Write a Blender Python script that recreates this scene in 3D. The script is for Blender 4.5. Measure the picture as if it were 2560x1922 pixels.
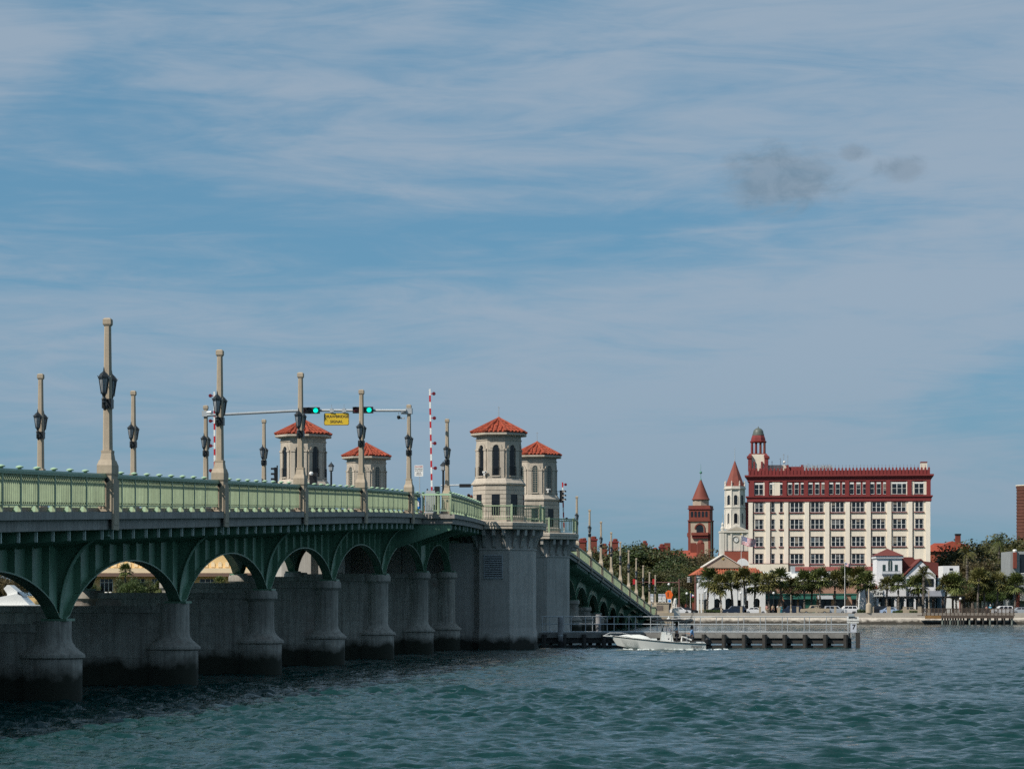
import bpy, math, random
import numpy as np
from mathutils import Vector

for _o in list(bpy.data.objects): bpy.data.objects.remove(_o)
S = bpy.context.scene
COL = S.collection
R = math.radians
random.seed(7)

# ------------------------------------------------------------------ camera
F = 6187.0            # focal length in pixels of the 2560 px wide photograph
HY = 1512.0           # horizon row in the photograph
CAMH = 3.3            # camera height over the water
cam_d = bpy.data.cameras.new('camera')
cam_d.sensor_width = 36.0
cam_d.lens = 36.0 * F / 2560.0
cam_d.shift_y = (HY - 961.0) / 2560.0
cam_d.clip_start = 0.5
cam_d.clip_end = 30000
cam = bpy.data.objects.new('camera', cam_d)
cam.location = (0, 0, CAMH)
cam.rotation_euler = (R(90), 0, 0)
COL.objects.link(cam)
S.camera = cam

# ------------------------------------------------------------------ light, sky, exposure
SUN_AZ = R(53)        # measured from straight behind the camera towards the left
SUN_EL = R(44)
sdir = Vector((-math.sin(SUN_AZ) * math.cos(SUN_EL), -math.cos(SUN_AZ) * math.cos(SUN_EL), math.sin(SUN_EL)))
sl = bpy.data.lights.new('sun', 'SUN')
sl.energy = 4.8
sl.angle = R(0.5)
sl.color = (1.0, 0.93, 0.82)
so = bpy.data.objects.new('sun', sl)
so.rotation_euler = sdir.to_track_quat('Z', 'Y').to_euler()
so.location = (-300, -300, 400)
COL.objects.link(so)

Wd = bpy.data.worlds.new('World')
S.world = Wd
Wd.use_nodes = True
wn = Wd.node_tree
wn.nodes.clear()
def N(tree, typ, **kw):
    n = tree.nodes.new(typ)
    for k, v in kw.items():
        if k.startswith('i_'):
            n.inputs[k[2:]].default_value = v
        else:
            setattr(n, k, v)
    return n
def wl(a, b): wn.links.new(a, b)
def wmath(op, a, b=None, c=None, clamp=False):
    n = wn.nodes.new('ShaderNodeMath'); n.operation = op; n.use_clamp = clamp
    for i, x in enumerate((a, b, c)):
        if x is None: continue
        if isinstance(x, (int, float)): n.inputs[i].default_value = x
        else: wl(x, n.inputs[i])
    return n.outputs[0]
def wmix(fac, a, b, typ='MIX'):
    n = wn.nodes.new('ShaderNodeMix'); n.data_type = 'RGBA'; n.blend_type = typ
    for i, x in ((0, fac), (6, a), (7, b)):
        if isinstance(x, (int, float)): n.inputs[i].default_value = x
        elif isinstance(x, tuple): n.inputs[i].default_value = x
        else: wl(x, n.inputs[i])
    return n.outputs[2]
wout = N(wn, 'ShaderNodeOutputWorld')
wbg = N(wn, 'ShaderNodeBackground')
wbg.inputs['Strength'].default_value = 0.075
sky = N(wn, 'ShaderNodeTexSky', sky_type='NISHITA', sun_disc=False, sun_elevation=SUN_EL,
        sun_rotation=math.pi + SUN_AZ, altitude=0.0, air_density=1.0, dust_density=0.3, ozone_density=2.5)
wtc = N(wn, 'ShaderNodeTexCoord')
def wnoise(scale, detail, rough, vec, dist=0.0):
    n = N(wn, 'ShaderNodeTexNoise'); n.inputs['Scale'].default_value = scale
    n.inputs['Detail'].default_value = detail; n.inputs['Roughness'].default_value = rough
    n.inputs['Distortion'].default_value = dist
    wl(vec, n.inputs['Vector']); return n.outputs['Fac']
def wmap(loc=(0, 0, 0), sc=(1, 1, 1), rot=(0, 0, 0)):
    n = N(wn, 'ShaderNodeMapping'); n.inputs['Location'].default_value = loc
    n.inputs['Scale'].default_value = sc; n.inputs['Rotation'].default_value = rot
    wl(wtc.outputs['Generated'], n.inputs['Vector']); return n.outputs[0]
def wramp(x, lo, hi):
    n = N(wn, 'ShaderNodeMapRange', interpolation_type='SMOOTHSTEP'); wl(x, n.inputs['Value'])
    n.inputs['From Min'].default_value = lo; n.inputs['From Max'].default_value = hi
    return n.outputs['Result']
# thin veils of high cloud, stretched along the horizon and tilted a little
c1 = wnoise(1.0, 5, 0.52, wmap((1.3, 4.2, 0.1), (3.0, 3.0, 14.0), (0, R(-6), 0)), 0.8)
c2 = wnoise(1.0, 7, 0.62, wmap((0.3, 5.2, 1.4), (11.0, 11.0, 75.0), (0, R(-6), 0)), 1.3)
c3 = wnoise(1.0, 5, 0.6, wmap((7.3, 1.2, 2.4), (45.0, 45.0, 300.0), (0, R(-6), 0)), 0.5)
veil = wmath('ADD', wmath('ADD', wmath('MULTIPLY', c1, 0.68), wmath('MULTIPLY', c2, 0.25)), wmath('MULTIPLY', c3, 0.07))
veil = wramp(veil, 0.37, 0.585)
SKY_TINT = (0.62, 0.92, 1.12, 1)
skyc = wmix(0.70, wmix(1.0, sky.outputs['Color'], SKY_TINT, 'MULTIPLY'), (1.8, 4.15, 6.1, 1))
CLOUD = (4.6, 5.65, 6.9, 1)
withc = wmix(wmath('MULTIPLY', veil, 0.80), skyc, CLOUD)
sz = N(wn, 'ShaderNodeSeparateXYZ'); wl(wtc.outputs['Generated'], sz.inputs[0])
withc = wmix(wmath('MULTIPLY', wramp(sz.outputs['Z'], 0.13, -0.02), 0.62), withc, (2.5, 4.05, 5.4, 1))   # dull haze towards the horizon
# three small grey cumulus puffs far off over the town
def puff(px, py, rx, rz):
    d = Vector(((px - 1280) / F, 1.0, (HY - py) / F)).normalized()
    vs = N(wn, 'ShaderNodeVectorMath', operation='SUBTRACT'); wl(wtc.outputs['Generated'], vs.inputs[0])
    vs.inputs[1].default_value = d
    vm = N(wn, 'ShaderNodeVectorMath', operation='MULTIPLY'); wl(vs.outputs[0], vm.inputs[0])
    vm.inputs[1].default_value = (F / rx, F / rx, F / rz)
    le = N(wn, 'ShaderNodeVectorMath', operation='LENGTH'); wl(vm.outputs[0], le.inputs[0])
    return le.outputs['Value']
pn = wnoise(1.0, 9, 0.70, wmap((1.7, 2.2, 0.6), (42, 42, 60)), 0.8)
dist = wmath('MINIMUM', puff(1960, 446, 140, 72), wmath('MINIMUM', puff(2255, 424, 60, 30), puff(2135, 384, 36, 20)))
pm = wmath('SUBTRACT', 1.35, wmath('ADD', dist, wmath('MULTIPLY', wmath('SUBTRACT', pn, 0.5), 2.0)))
pm = wramp(pm, 0.0, 0.85)
pd = wnoise(1.0, 6, 0.6, wmap((4.4, 0.3, 2.2), (70, 70, 110)), 0.4)
withp = wmix(wmath('MULTIPLY', pm, 0.66), withc, wmix(wramp(pd, 0.36, 0.62), (2.1, 3.1, 4.1, 1), (3.1, 4.1, 5.2, 1)))
wl(withp, wbg.inputs['Color'])
wl(wbg.outputs[0], wout.inputs['Surface'])

S.view_settings.view_transform = 'Standard'
S.view_settings.look = 'None'
S.view_settings.gamma = 1.0
S.view_settings.exposure = 0.0
S.view_settings.use_curve_mapping = False
S.render.engine = 'CYCLES'
S.cycles.max_bounces = 6
S.cycles.diffuse_bounces = 3
S.cycles.glossy_bounces = 3
S.cycles.transparent_max_bounces = 6
S.cycles.caustics_reflective = False
S.cycles.caustics_refractive = False
S.cycles.use_denoising = False
S.cycles.sample_clamp_direct = 2.5
S.cycles.sample_clamp_indirect = 2.0

# ------------------------------------------------------------------ materials
MATS = {}
def mat(name, col, rough=0.7, var=0.15, scale=1.5, bump=0.0, bscale=12.0, metal=0.0, streak=0.0, spec=0.5, stain=None, dark=None):
    """principled paint / stone with two scales of mottling, optional vertical streaks and fine relief"""
    if name in MATS: return MATS[name]
    m = bpy.data.materials.new(name); m.use_nodes = True
    t = m.node_tree; b = t.nodes['Principled BSDF']
    b.inputs['Roughness'].default_value = rough
    b.inputs['Metallic'].default_value = metal
    b.inputs['Specular IOR Level'].default_value = spec
    tc = N(t, 'ShaderNodeTexCoord'); oi = N(t, 'ShaderNodeObjectInfo')
    off = N(t, 'ShaderNodeVectorMath', operation='SCALE'); off.inputs[0].default_value = (37, 19, 53)
    t.links.new(oi.outputs['Random'], off.inputs['Scale'])
    ad = N(t, 'ShaderNodeVectorMath', operation='ADD')
    t.links.new(tc.outputs['Object'], ad.inputs[0]); t.links.new(off.outputs[0], ad.inputs[1])
    def noise(sc, det, vec=None, r=0.6):
        n = N(t, 'ShaderNodeTexNoise'); n.inputs['Scale'].default_value = sc
        n.inputs['Detail'].default_value = det; n.inputs['Roughness'].default_value = r
        t.links.new(vec or ad.outputs[0], n.inputs['Vector']); return n.outputs['Fac']
    def mr(x, a, c, lo, hi):
        n = N(t, 'ShaderNodeMapRange'); t.links.new(x, n.inputs['Value'])
        n.inputs['From Min'].default_value = a; n.inputs['From Max'].default_value = c
        n.inputs['To Min'].default_value = lo; n.inputs['To Max'].default_value = hi; return n.outputs['Result']
    def mul(a, c):
        n = N(t, 'ShaderNodeMath', operation='MULTIPLY'); t.links.new(a, n.inputs[0]); t.links.new(c, n.inputs[1]); return n.outputs[0]
    f = mr(noise(scale, 6), 0.25, 0.75, 1 - var, 1 + var)
    f = mul(f, mr(noise(scale * 7, 4), 0.3, 0.7, 1 - var * 0.5, 1 + var * 0.5))
    if streak > 0:
        mp = N(t, 'ShaderNodeMapping'); mp.inputs['Scale'].default_value = (3.2, 3.2, 0.12)
        t.links.new(ad.outputs[0], mp.inputs['Vector'])
        f = mul(f, mr(noise(2.0, 5, mp.outputs[0], 0.7), 0.45, 0.7, 1.0, 1 - streak))
    mx = N(t, 'ShaderNodeMix', data_type='RGBA', blend_type='MULTIPLY'); mx.inputs[0].default_value = 1.0
    mx.inputs[6].default_value = (*col, 1); t.links.new(f, mx.inputs[7])
    out = mx.outputs[2]
    if stain:   # a second colour in patches of its own
        sm = N(t, 'ShaderNodeMix', data_type='RGBA'); t.links.new(out, sm.inputs[6]); sm.inputs[7].default_value = (*stain[0], 1)
        t.links.new(mr(noise(stain[1], 5), stain[2], stain[2] + 0.12, 0, stain[3]), sm.inputs[0]); out = sm.outputs[2]
    if dark:    # weed and wet growth near the water line, by world height, ragged edge: (colour, z0, z1)
        ge = N(t, 'ShaderNodeNewGeometry'); sp = N(t, 'ShaderNodeSeparateXYZ'); t.links.new(ge.outputs['Position'], sp.inputs[0])
        na = N(t, 'ShaderNodeTexNoise'); na.inputs['Scale'].default_value = 1.3; na.inputs['Detail'].default_value = 6
        t.links.new(ge.outputs['Position'], na.inputs['Vector'])
        zz = N(t, 'ShaderNodeMath', operation='MULTIPLY_ADD'); t.links.new(na.outputs['Fac'], zz.inputs[0]); zz.inputs[1].default_value = -1.0
        t.links.new(sp.outputs['Z'], zz.inputs[2])
        gm = N(t, 'ShaderNodeMix', data_type='RGBA'); t.links.new(out, gm.inputs[6]); gm.inputs[7].default_value = (*dark[0], 1)
        t.links.new(mr(zz.outputs[0], dark[1] - 0.5, dark[2] - 0.5, 1, 0), gm.inputs[0]); out = gm.outputs[2]
    t.links.new(out, b.inputs['Base Color'])
    if bump > 0:
        bn = N(t, 'ShaderNodeBump'); bn.inputs['Strength'].default_value = bump; bn.inputs['Distance'].default_value = 0.03
        t.links.new(noise(bscale, 6), bn.inputs['Height']); t.links.new(bn.outputs[0], b.inputs['Normal'])
    MATS[name] = m
    return m
def glassy(name, col, rough=0.08):
    if name in MATS: return MATS[name]
    m = mat(name, col, rough, 0.25, 0.6, 0, 10, 0, 0, 0.4); return m
def emit(name, col, st):
    if name in MATS: return MATS[name]
    m = bpy.data.materials.new(name); m.use_nodes = True; b = m.node_tree.nodes['Principled BSDF']
    b.inputs['Base Color'].default_value = (*col, 1); b.inputs['Emission Color'].default_value = (*col, 1)
    b.inputs['Emission Strength'].default_value = st; MATS[name] = m; return m
def leafmat(name, c1, c2, rough=0.55):
    if name in MATS: return MATS[name]
    m = bpy.data.materials.new(name); m.use_nodes = True; t = m.node_tree; b = t.nodes['Principled BSDF']
    tc = N(t, 'ShaderNodeTexCoord'); n = N(t, 'ShaderNodeTexNoise'); n.inputs['Scale'].default_value = 0.9; n.inputs['Detail'].default_value = 5
    t.links.new(tc.outputs['Object'], n.inputs['Vector'])
    g = N(t, 'ShaderNodeNewGeometry'); ad = N(t, 'ShaderNodeMath', operation='MULTIPLY_ADD')
    t.links.new(g.outputs['Random Per Island'], ad.inputs[0]); ad.inputs[1].default_value = 0.7; 
    s2 = N(t, 'ShaderNodeMath', operation='SUBTRACT'); t.links.new(n.outputs['Fac'], s2.inputs[0]); s2.inputs[1].default_value = 0.35
    t.links.new(s2.outputs[0], ad.inputs[2])
    oi = N(t, 'ShaderNodeObjectInfo'); a3 = N(t, 'ShaderNodeMath', operation='MULTIPLY_ADD'); t.links.new(oi.outputs['Random'], a3.inputs[0]); a3.inputs[1].default_value = 0.35; t.links.new(ad.outputs[0], a3.inputs[2])
    mx = N(t, 'ShaderNodeMix', data_type='RGBA'); mx.inputs[6].default_value = (*c1, 1); mx.inputs[7].default_value = (*c2, 1); mx.clamp_factor = True
    t.links.new(a3.outputs[0], mx.inputs[0]); t.links.new(mx.outputs[2], b.inputs['Base Color'])
    b.inputs['Roughness'].default_value = rough; b.inputs['Specular IOR Level'].default_value = 0.3
    MATS[name] = m; return m

STONE = mat('pylon_stone', (0.385, 0.32, 0.24), 0.85, 0.12, 1.2, 0.25, 25, streak=0.16, stain=((0.30, 0.24, 0.13), 0.8, 0.60, 0.5))
TOWERST = mat('tower_stone', (0.46, 0.405, 0.335), 0.85, 0.14, 0.9, 0.3, 18, streak=0.24, stain=((0.30, 0.25, 0.19), 0.7, 0.60, 0.45))
CONC = mat('deck_concrete', (0.29, 0.27, 0.245), 0.85, 0.2, 0.9, 0.3, 14, streak=0.35)
CONCW = mat('pier_concrete', (0.34, 0.315, 0.275), 0.85, 0.28, 0.5, 0.5, 6, streak=0.5, stain=((0.17, 0.10, 0.08), 0.45, 0.60, 0.55), dark=((0.016, 0.019, 0.010), 0.75, 1.25))
CONCP = mat('bascule_concrete', (0.39, 0.37, 0.34), 0.8, 0.16, 0.35, 0.2, 6, streak=0.22, dark=((0.018, 0.020, 0.013), 0.55, 1.1))
ROADM = mat('asphalt', (0.055, 0.055, 0.056), 0.9, 0.2, 2, 0.3, 40)
GREEN = mat('green_girder_paint', (0.14, 0.27, 0.18), 0.45, 0.16, 0.8, 0.08, 8, streak=0.3, stain=((0.10, 0.13, 0.09), 0.9, 0.62, 0.6))
RAILG = mat('green_railing_paint', (0.33, 0.41, 0.26), 0.5, 0.18, 0.7, 0.05, 20, streak=0.3, stain=((0.55, 0.58, 0.50), 1.6, 0.66, 0.7))
RAILD = mat('green_top_rail_paint', (0.16, 0.29, 0.19), 0.4, 0.12, 2.0)
CAPG = mat('green_cap_paint', (0.40, 0.56, 0.38), 0.45, 0.08, 3.0)
IRON = mat('black_iron', (0.012, 0.016, 0.019), 0.4, 0.2, 4)
GLASSL = glassy('lantern_glass', (0.34, 0.37, 0.40), 0.3)
GLASSD = glassy('dark_glass', (0.012, 0.016, 0.022))
GLASSG = glassy('greenish_glass', (0.03, 0.055, 0.055))
TILE = mat('red_roof_tile', (0.29, 0.050, 0.020), 0.75, 0.5, 3.2, 0.2, 20, stain=((0.20, 0.05, 0.03), 1.1, 0.60, 0.6))
TILEO = mat('orange_roof_tile', (0.36, 0.095, 0.045), 0.8, 0.5, 1.5, 0.2, 20, stain=((0.55, 0.36, 0.25), 2.5, 0.62, 0.6))
WHITE = mat('white_paint', (0.72, 0.72, 0.70), 0.55, 0.05, 1.2)
WHITEW = mat('white_stucco', (0.74, 0.74, 0.76), 0.8, 0.06, 0.5, 0.1, 12, streak=0.08)
CREAM = mat('cream_stucco', (0.74, 0.665, 0.555), 0.8, 0.07, 0.15, 0.1, 10, streak=0.16)
CREAM2 = mat('cream_pilaster_stucco', (0.77, 0.70, 0.60), 0.8, 0.07, 0.15, 0.1, 10, streak=0.14)
OXRED = mat('oxblood_paint', (0.185, 0.022, 0.022), 0.7, 0.12, 0.4, 0.1, 10, streak=0.12)
BRICKR = mat('terracotta_brick', (0.175, 0.040, 0.026), 0.85, 0.2, 0.8, 0.2, 6)
GREYM = mat('galvanised_steel', (0.42, 0.45, 0.47), 0.45, 0.1, 2.0, metal=0.35)
RED = mat('signal_red', (0.45, 0.015, 0.02), 0.4, 0.08, 2.0)
REDD = mat('dark_red_lens', (0.13, 0.008, 0.015), 0.25, 0.08, 2.0)
BLACK = mat('black_plastic', (0.010, 0.010, 0.011), 0.4, 0.1, 2.0)
WOODG = mat('weathered_timber', (0.21, 0.205, 0.195), 0.9, 0.3, 1.2, 0.3, 20)
WOODB = mat('brown_timber', (0.085, 0.062, 0.048), 0.9, 0.3, 1.2, 0.3, 20)
PILE = mat('wet_pile_timber', (0.030, 0.028, 0.026), 0.7, 0.4, 1.5, 0.4, 12)

# ------------------------------------------------------------------ mesh helpers
class MB:
    def __init__(s): s.v = []; s.f = []
    def add(s, vs, fs):
        o = len(s.v); s.v += [tuple(p) for p in vs]; s.f += [tuple(i + o for i in q) for q in fs]; return s
    def box(s, x0, x1, y0, y1, z0, z1):
        return s.add([(x0, y0, z0), (x1, y0, z0), (x1, y1, z0), (x0, y1, z0), (x0, y0, z1), (x1, y0, z1), (x1, y1, z1), (x0, y1, z1)],
                     [(0, 3, 2, 1), (4, 5, 6, 7), (0, 1, 5, 4), (1, 2, 6, 5), (2, 3, 7, 6), (3, 0, 4, 7)])
    def hexa(s, p):   # eight corners, bottom four then top four
        return s.add(p, [(0, 3, 2, 1), (4, 5, 6, 7), (0, 1, 5, 4), (1, 2, 6, 5), (2, 3, 7, 6), (3, 0, 4, 7)])
    def frus(s, cx, cy, z0, z1, a0, b0, a1, b1):  # box tapering from a0 x b0 to a1 x b1 (full sizes)
        p = [(cx + sx * a / 2, cy + sy * b / 2, z) for z, a, b in ((z0, a0, b0), (z1, a1, b1)) for sx, sy in ((-1, -1), (1, -1), (1, 1), (-1, 1))]
        return s.hexa(p)
    def prism(s, pts, fn):   # pts 2d polygon ccw, fn(u,v,k) -> 3d point for the two ends k = 0, 1
        n = len(pts); v = [fn(u, w, 0) for u, w in pts] + [fn(u, w, 1) for u, w in pts]
        return s.add(v, [tuple(range(n - 1, -1, -1)), tuple(range(n, 2 * n))] + [(i, (i + 1) % n, n + (i + 1) % n, n + i) for i in range(n)])
    def xz(s, pts, y0, y1): return s.prism(pts, lambda u, w, k: (u, (y0, y1)[k], w))
    def yz(s, pts, x0, x1): return s.prism(pts, lambda u, w, k: ((x0, x1)[k], u, w))
    def xy(s, pts, z0, z1): return s.prism(pts, lambda u, w, k: (u, w, (z0, z1)[k]))
    def lathe(s, prof, n=12, cx=0, cy=0, ph=0.0, caps=True):
        o = len(s.v); k = len(prof)
        for r, z in prof:
            for i in range(n):
                a = ph + 2 * math.pi * i / n; s.v.append((cx + r * math.cos(a), cy + r * math.sin(a), z))
        for j in range(k - 1):
            for i in range(n):
                i2 = (i + 1) % n; s.f.append((o + j * n + i, o + j * n + i2, o + (j + 1) * n + i2, o + (j + 1) * n + i))
        if caps:
            s.f.append(tuple(o + i for i in range(n - 1, -1, -1))); s.f.append(tuple(o + (k - 1) * n + i for i in range(n)))
        return s
    def tube(s, pts, r, n=6, r2=None):
        pts = [Vector(p) for p in pts]; o = len(s.v); m = len(pts)
        for j, p in enumerate(pts):
            d = (pts[min(j + 1, m - 1)] - pts[max(j - 1, 0)]).normalized()
            a = d.cross(Vector((0, 0, 1)))
            if a.length < 1e-3: a = d.cross(Vector((1, 0, 0)))
            a.normalize(); b = d.cross(a).normalized(); rr = r if r2 is None else r + (r2 - r) * j / (m - 1)
            for i in range(n):
                t = 2 * math.pi * i / n; q = p + a * (rr * math.cos(t)) + b * (rr * math.sin(t)); s.v.append(tuple(q))
        for j in range(m - 1):
            for i in range(n):
                i2 = (i + 1) % n; s.f.append((o + j * n + i, o + (j + 1) * n + i, o + (j + 1) * n + i2, o + j * n + i2))
        s.f.append(tuple(o + i for i in range(n))); s.f.append(tuple(o + (m - 1) * n + i for i in range(n - 1, -1, -1)))
        return s
    def ball(s, c, r, n=10, m=6, sz=1.0):
        prof = [(max(1e-3, r * math.sin(math.pi * j / m)), c[2] - sz * r * math.cos(math.pi * j / m)) for j in range(m + 1)]
        return s.lathe(prof, n, c[0], c[1])
    def mesh(s, name='m', smooth=False):
        me = bpy.data.meshes.new(name); me.from_pydata(s.v, [], s.f); me.update()
        if smooth:
            me.polygons.foreach_set('use_smooth', [True] * len(me.polygons))
            try: me.set_sharp_from_angle(angle=R(38))
            except Exception: pass
        return me
    def build(s, name, m, parent=None, loc=(0, 0, 0), rz=0.0, smooth=False, **kw):
        return place(name, s.mesh(name, smooth), m, parent, loc, rz, **kw)
def place(name, me, m, parent=None, loc=(0, 0, 0), rz=0.0, **kw):
    if m is not None and not len(me.materials): me.materials.append(m)
    o = bpy.data.objects.new(name, me); COL.objects.link(o)
    o.location = loc; o.rotation_euler = (0, 0, rz)
    if parent is not None: o.parent = parent
    for k, v in kw.items(): o[k] = v
    return o
def thing(name, label, cat, loc=(0, 0, 0), rz=0.0, group=None, **kw):
    o = bpy.data.objects.new(name, None); COL.objects.link(o); o.empty_display_size = 0.5
    o.location = loc; o.rotation_euler = (0, 0, rz); o['label'] = label; o['category'] = cat
    if group: o['group'] = group
    for k, v in kw.items(): o[k] = v
    return o
def tag(o, label, cat, group=None):
    o['label'] = label; o['category'] = cat
    if group: o['group'] = group
    return o
def dup(root, loc, rz=None, label=None, group=None, scale=None):
    r = root.copy(); COL.objects.link(r); r.location = loc
    if rz is not None: r.rotation_euler = (0, 0, rz)
    if scale: r.scale = scale if isinstance(scale, tuple) else (scale,) * 3
    if label: r['label'] = label
    if group: r['group'] = group
    for ch in list(root.children):
        c = ch.copy(); COL.objects.link(c); c.parent = r
        for g in list(ch.children):
            d = g.copy(); COL.objects.link(d); d.parent = c
    return r
def Wp(px, py, Z):   # the world point that the photograph shows at pixel (px, py), at distance Z
    return Vector(((px - 1280) / F * Z, Z, CAMH + (HY - py) / F * Z))
ORD = ['first', 'second', 'third', 'fourth', 'fifth', 'sixth', 'seventh', 'eighth', 'ninth', 'tenth', 'eleventh', 'twelfth', 'thirteenth', 'fourteenth', 'fifteenth', 'sixteenth', 'seventeenth', 'eighteenth', 'nineteenth', 'twentieth', 'twenty-first', 'twenty-second', 'twenty-third', 'twenty-fourth', 'twenty-fifth', 'twenty-sixth', 'twenty-seventh', 'twenty-eighth']
_fonts = {}
def text_mesh(body, size, depth=0.004, bold=0.0, shear=0.0):
    cu = bpy.data.curves.new('t', 'FONT'); cu.body = body; cu.size = size; cu.align_x = 'CENTER'; cu.align_y = 'CENTER'
    cu.extrude = depth; cu.offset = bold; cu.shear = shear; cu.resolution_u = 3
    o = bpy.data.objects.new('t', cu); COL.objects.link(o); dg = bpy.context.evaluated_depsgraph_get(); dg.update()
    me = bpy.data.meshes.new_from_object(o.evaluated_get(dg)); bpy.data.objects.remove(o); bpy.data.curves.remove(cu)
    # lettering stands upright in the x-z plane, read from -y
    v = np.empty(len(me.vertices) * 3); me.vertices.foreach_get('co', v); v = v.reshape(-1, 3)
    v = np.stack([v[:, 0], -v[:, 2], v[:, 1]], 1); me.vertices.foreach_set('co', v.ravel()); me.update(); me.materials.clear()
    return me
# ------------------------------------------------------------------ water and ground
def make_water():
    dense = np.linspace(R(-14.5), R(14.5), 520)
    left = np.linspace(R(-178), R(-15.5), 40); right = -left[::-1]
    ang = np.concatenate([left, dense, right])
    r = np.concatenate([np.linspace(1.0, 40, 14), 42.0 * (436 / 42.0) ** (np.arange(1250) / 1249.0), np.geomspace(460, 9000, 14)])
    A, Q = np.meshgrid(ang, r)
    X = Q * np.sin(A); Y = Q * np.cos(A); Z = np.zeros_like(X)
    rng = np.random.RandomState(3)
    dr = np.gradient(r)[:, None] * np.ones_like(A); da = Q * np.gradient(ang)[None, :]
    sp = np.maximum(dr, da)
    # patches of rougher and smoother water
    mod = np.zeros_like(X)
    for k in range(9):
        L = rng.uniform(6, 30); th = R(90) + rng.normal(0, 0.7)
        mod += np.sin((X * math.cos(th) + Y * math.sin(th) * 0.5) * 2 * math.pi / L + rng.uniform(0, 6.28))
    mod = 0.95 + 0.10 * mod
    mod = np.clip(mod, 0.55, 1.35)
    dx = np.zeros_like(X); dy = np.zeros_like(X)
    for k in range(110):
        L = 0.36 * (3.2 / 0.36) ** (rng.uniform(0, 1) ** 1.2)
        th = R(80) + rng.normal(0, 0.42)
        a = 0.0080 * L ** 0.66 * rng.uniform(0.5, 1.3)
        a *= 1.25 if L < 1.0 else 0.85 if L < 1.7 else 0.5
        kx, ky = math.cos(th) * 2 * math.pi / L, math.sin(th) * 2 * math.pi / L
        fade = np.clip((L / sp - 2.2) / 2.0, 0, 1)
        ph = X * kx + Y * ky + rng.uniform(0, 6.28)
        Z += a * fade * mod * np.sin(ph)
        dx += 0.75 * a * fade * mod * math.cos(th) * np.cos(ph); dy += 0.75 * a * fade * mod * math.sin(th) * np.cos(ph)
    X = X + dx; Y = Y + dy
    nr, na = X.shape
    co = np.stack([X, Y, Z], -1).reshape(-1, 3)
    i = np.arange(nr - 1)[:, None] * na + np.arange(na - 1)[None, :]
    q = np.stack([i, i + 1, i + na + 1, i + na], -1).reshape(-1, 4)
    me = bpy.data.meshes.new('water')
    me.vertices.add(len(co)); me.vertices.foreach_set('co', co.ravel())
    me.loops.add(q.size); me.loops.foreach_set('vertex_index', q.ravel())
    me.polygons.add(len(q)); me.polygons.foreach_set('loop_start', np.arange(len(q)) * 4); me.polygons.foreach_set('loop_total', np.full(len(q), 4))
    me.update(calc_edges=True); me.polygons.foreach_set('use_smooth', [True] * len(q))
    if me.polygons[na * 400].normal.z < 0: me.flip_normals()
    m = bpy.data.materials.new('estuary_water'); m.use_nodes = True; t = m.node_tree; b = t.nodes['Principled BSDF']
    b.inputs['Base Color'].default_value = (0.004, 0.030, 0.029, 1)
    b.inputs['Roughness'].default_value = 0.06; b.inputs['IOR'].default_value = 1.333
    g = N(t, 'ShaderNodeNewGeometry')
    mp = N(t, 'ShaderNodeMapping'); mp.inputs['Scale'].default_value = (1.0, 0.55, 1.0); t.links.new(g.outputs['Position'], mp.inputs['Vector'])
    n1 = N(t, 'ShaderNodeTexNoise'); n1.inputs['Scale'].default_value = 2.6; n1.inputs['Detail'].default_value = 6; n1.inputs['Roughness'].default_value = 0.62
    t.links.new(mp.outputs[0], n1.inputs['Vector'])
    bp = N(t, 'ShaderNodeBump'); bp.inputs['Strength'].default_value = 0.55; bp.inputs['Distance'].default_value = 0.16
    n2 = N(t, 'ShaderNodeTexNoise'); n2.inputs['Scale'].default_value = 7.5; n2.inputs['Detail'].default_value = 4; t.links.new(mp.outputs[0], n2.inputs['Vector'])
    hm = N(t, 'ShaderNodeMath', operation='MULTIPLY_ADD'); t.links.new(n2.outputs['Fac'], hm.inputs[0]); hm.inputs[1].default_value = 0.3; t.links.new(n1.outputs['Fac'], hm.inputs[2])
    mp3 = N(t, 'ShaderNodeMapping'); mp3.inputs['Scale'].default_value = (0.75, 0.42, 1.0); t.links.new(g.outputs['Position'], mp3.inputs['Vector'])
    n3 = N(t, 'ShaderNodeTexNoise'); n3.inputs['Scale'].default_value = 1.0; n3.inputs['Detail'].default_value = 3; t.links.new(mp3.outputs[0], n3.inputs['Vector'])
    h3 = N(t, 'ShaderNodeMath', operation='MULTIPLY_ADD'); t.links.new(n3.outputs['Fac'], h3.inputs[0]); h3.inputs[1].default_value = 2.6; t.links.new(hm.outputs[0], h3.inputs[2])
    t.links.new(h3.outputs[0], bp.inputs['Height']); t.links.new(bp.outputs[0], b.inputs['Normal'])
    place('water', me, m, kind='structure')
make_water()

SHORE = 427.0
GZ = 1.62
GRASS = mat('grass_verge', (0.055, 0.085, 0.028), 0.95, 0.35, 0.4, 0.4, 8)
PAVE = mat('pale_pavement', (0.36, 0.33, 0.29), 0.9, 0.15, 0.6, 0.2, 8)
g = MB().add([(-9000, SHORE + 0.5, GZ), (9000, SHORE + 0.5, GZ), (9000, 9000, GZ), (-9000, 9000, GZ)], [(0, 1, 2, 3)])
g.build('ground', GRASS, kind='structure')
MB().add([(-400, SHORE + 0.6, GZ + 0.02), (400, SHORE + 0.6, GZ + 0.02), (400, SHORE + 5, GZ + 0.02), (-400, SHORE + 5, GZ + 0.02)], [(0, 1, 2, 3)]).build('promenade', PAVE, kind='structure')
rd = MB().add([(-400, SHORE + 7, GZ + 0.024), (400, SHORE + 7, GZ + 0.024), (400, SHORE + 19, GZ + 0.024), (-400, SHORE + 19, GZ + 0.024)], [(0, 1, 2, 3)]).build('road', ROADM, kind='structure')
ln = MB()
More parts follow.
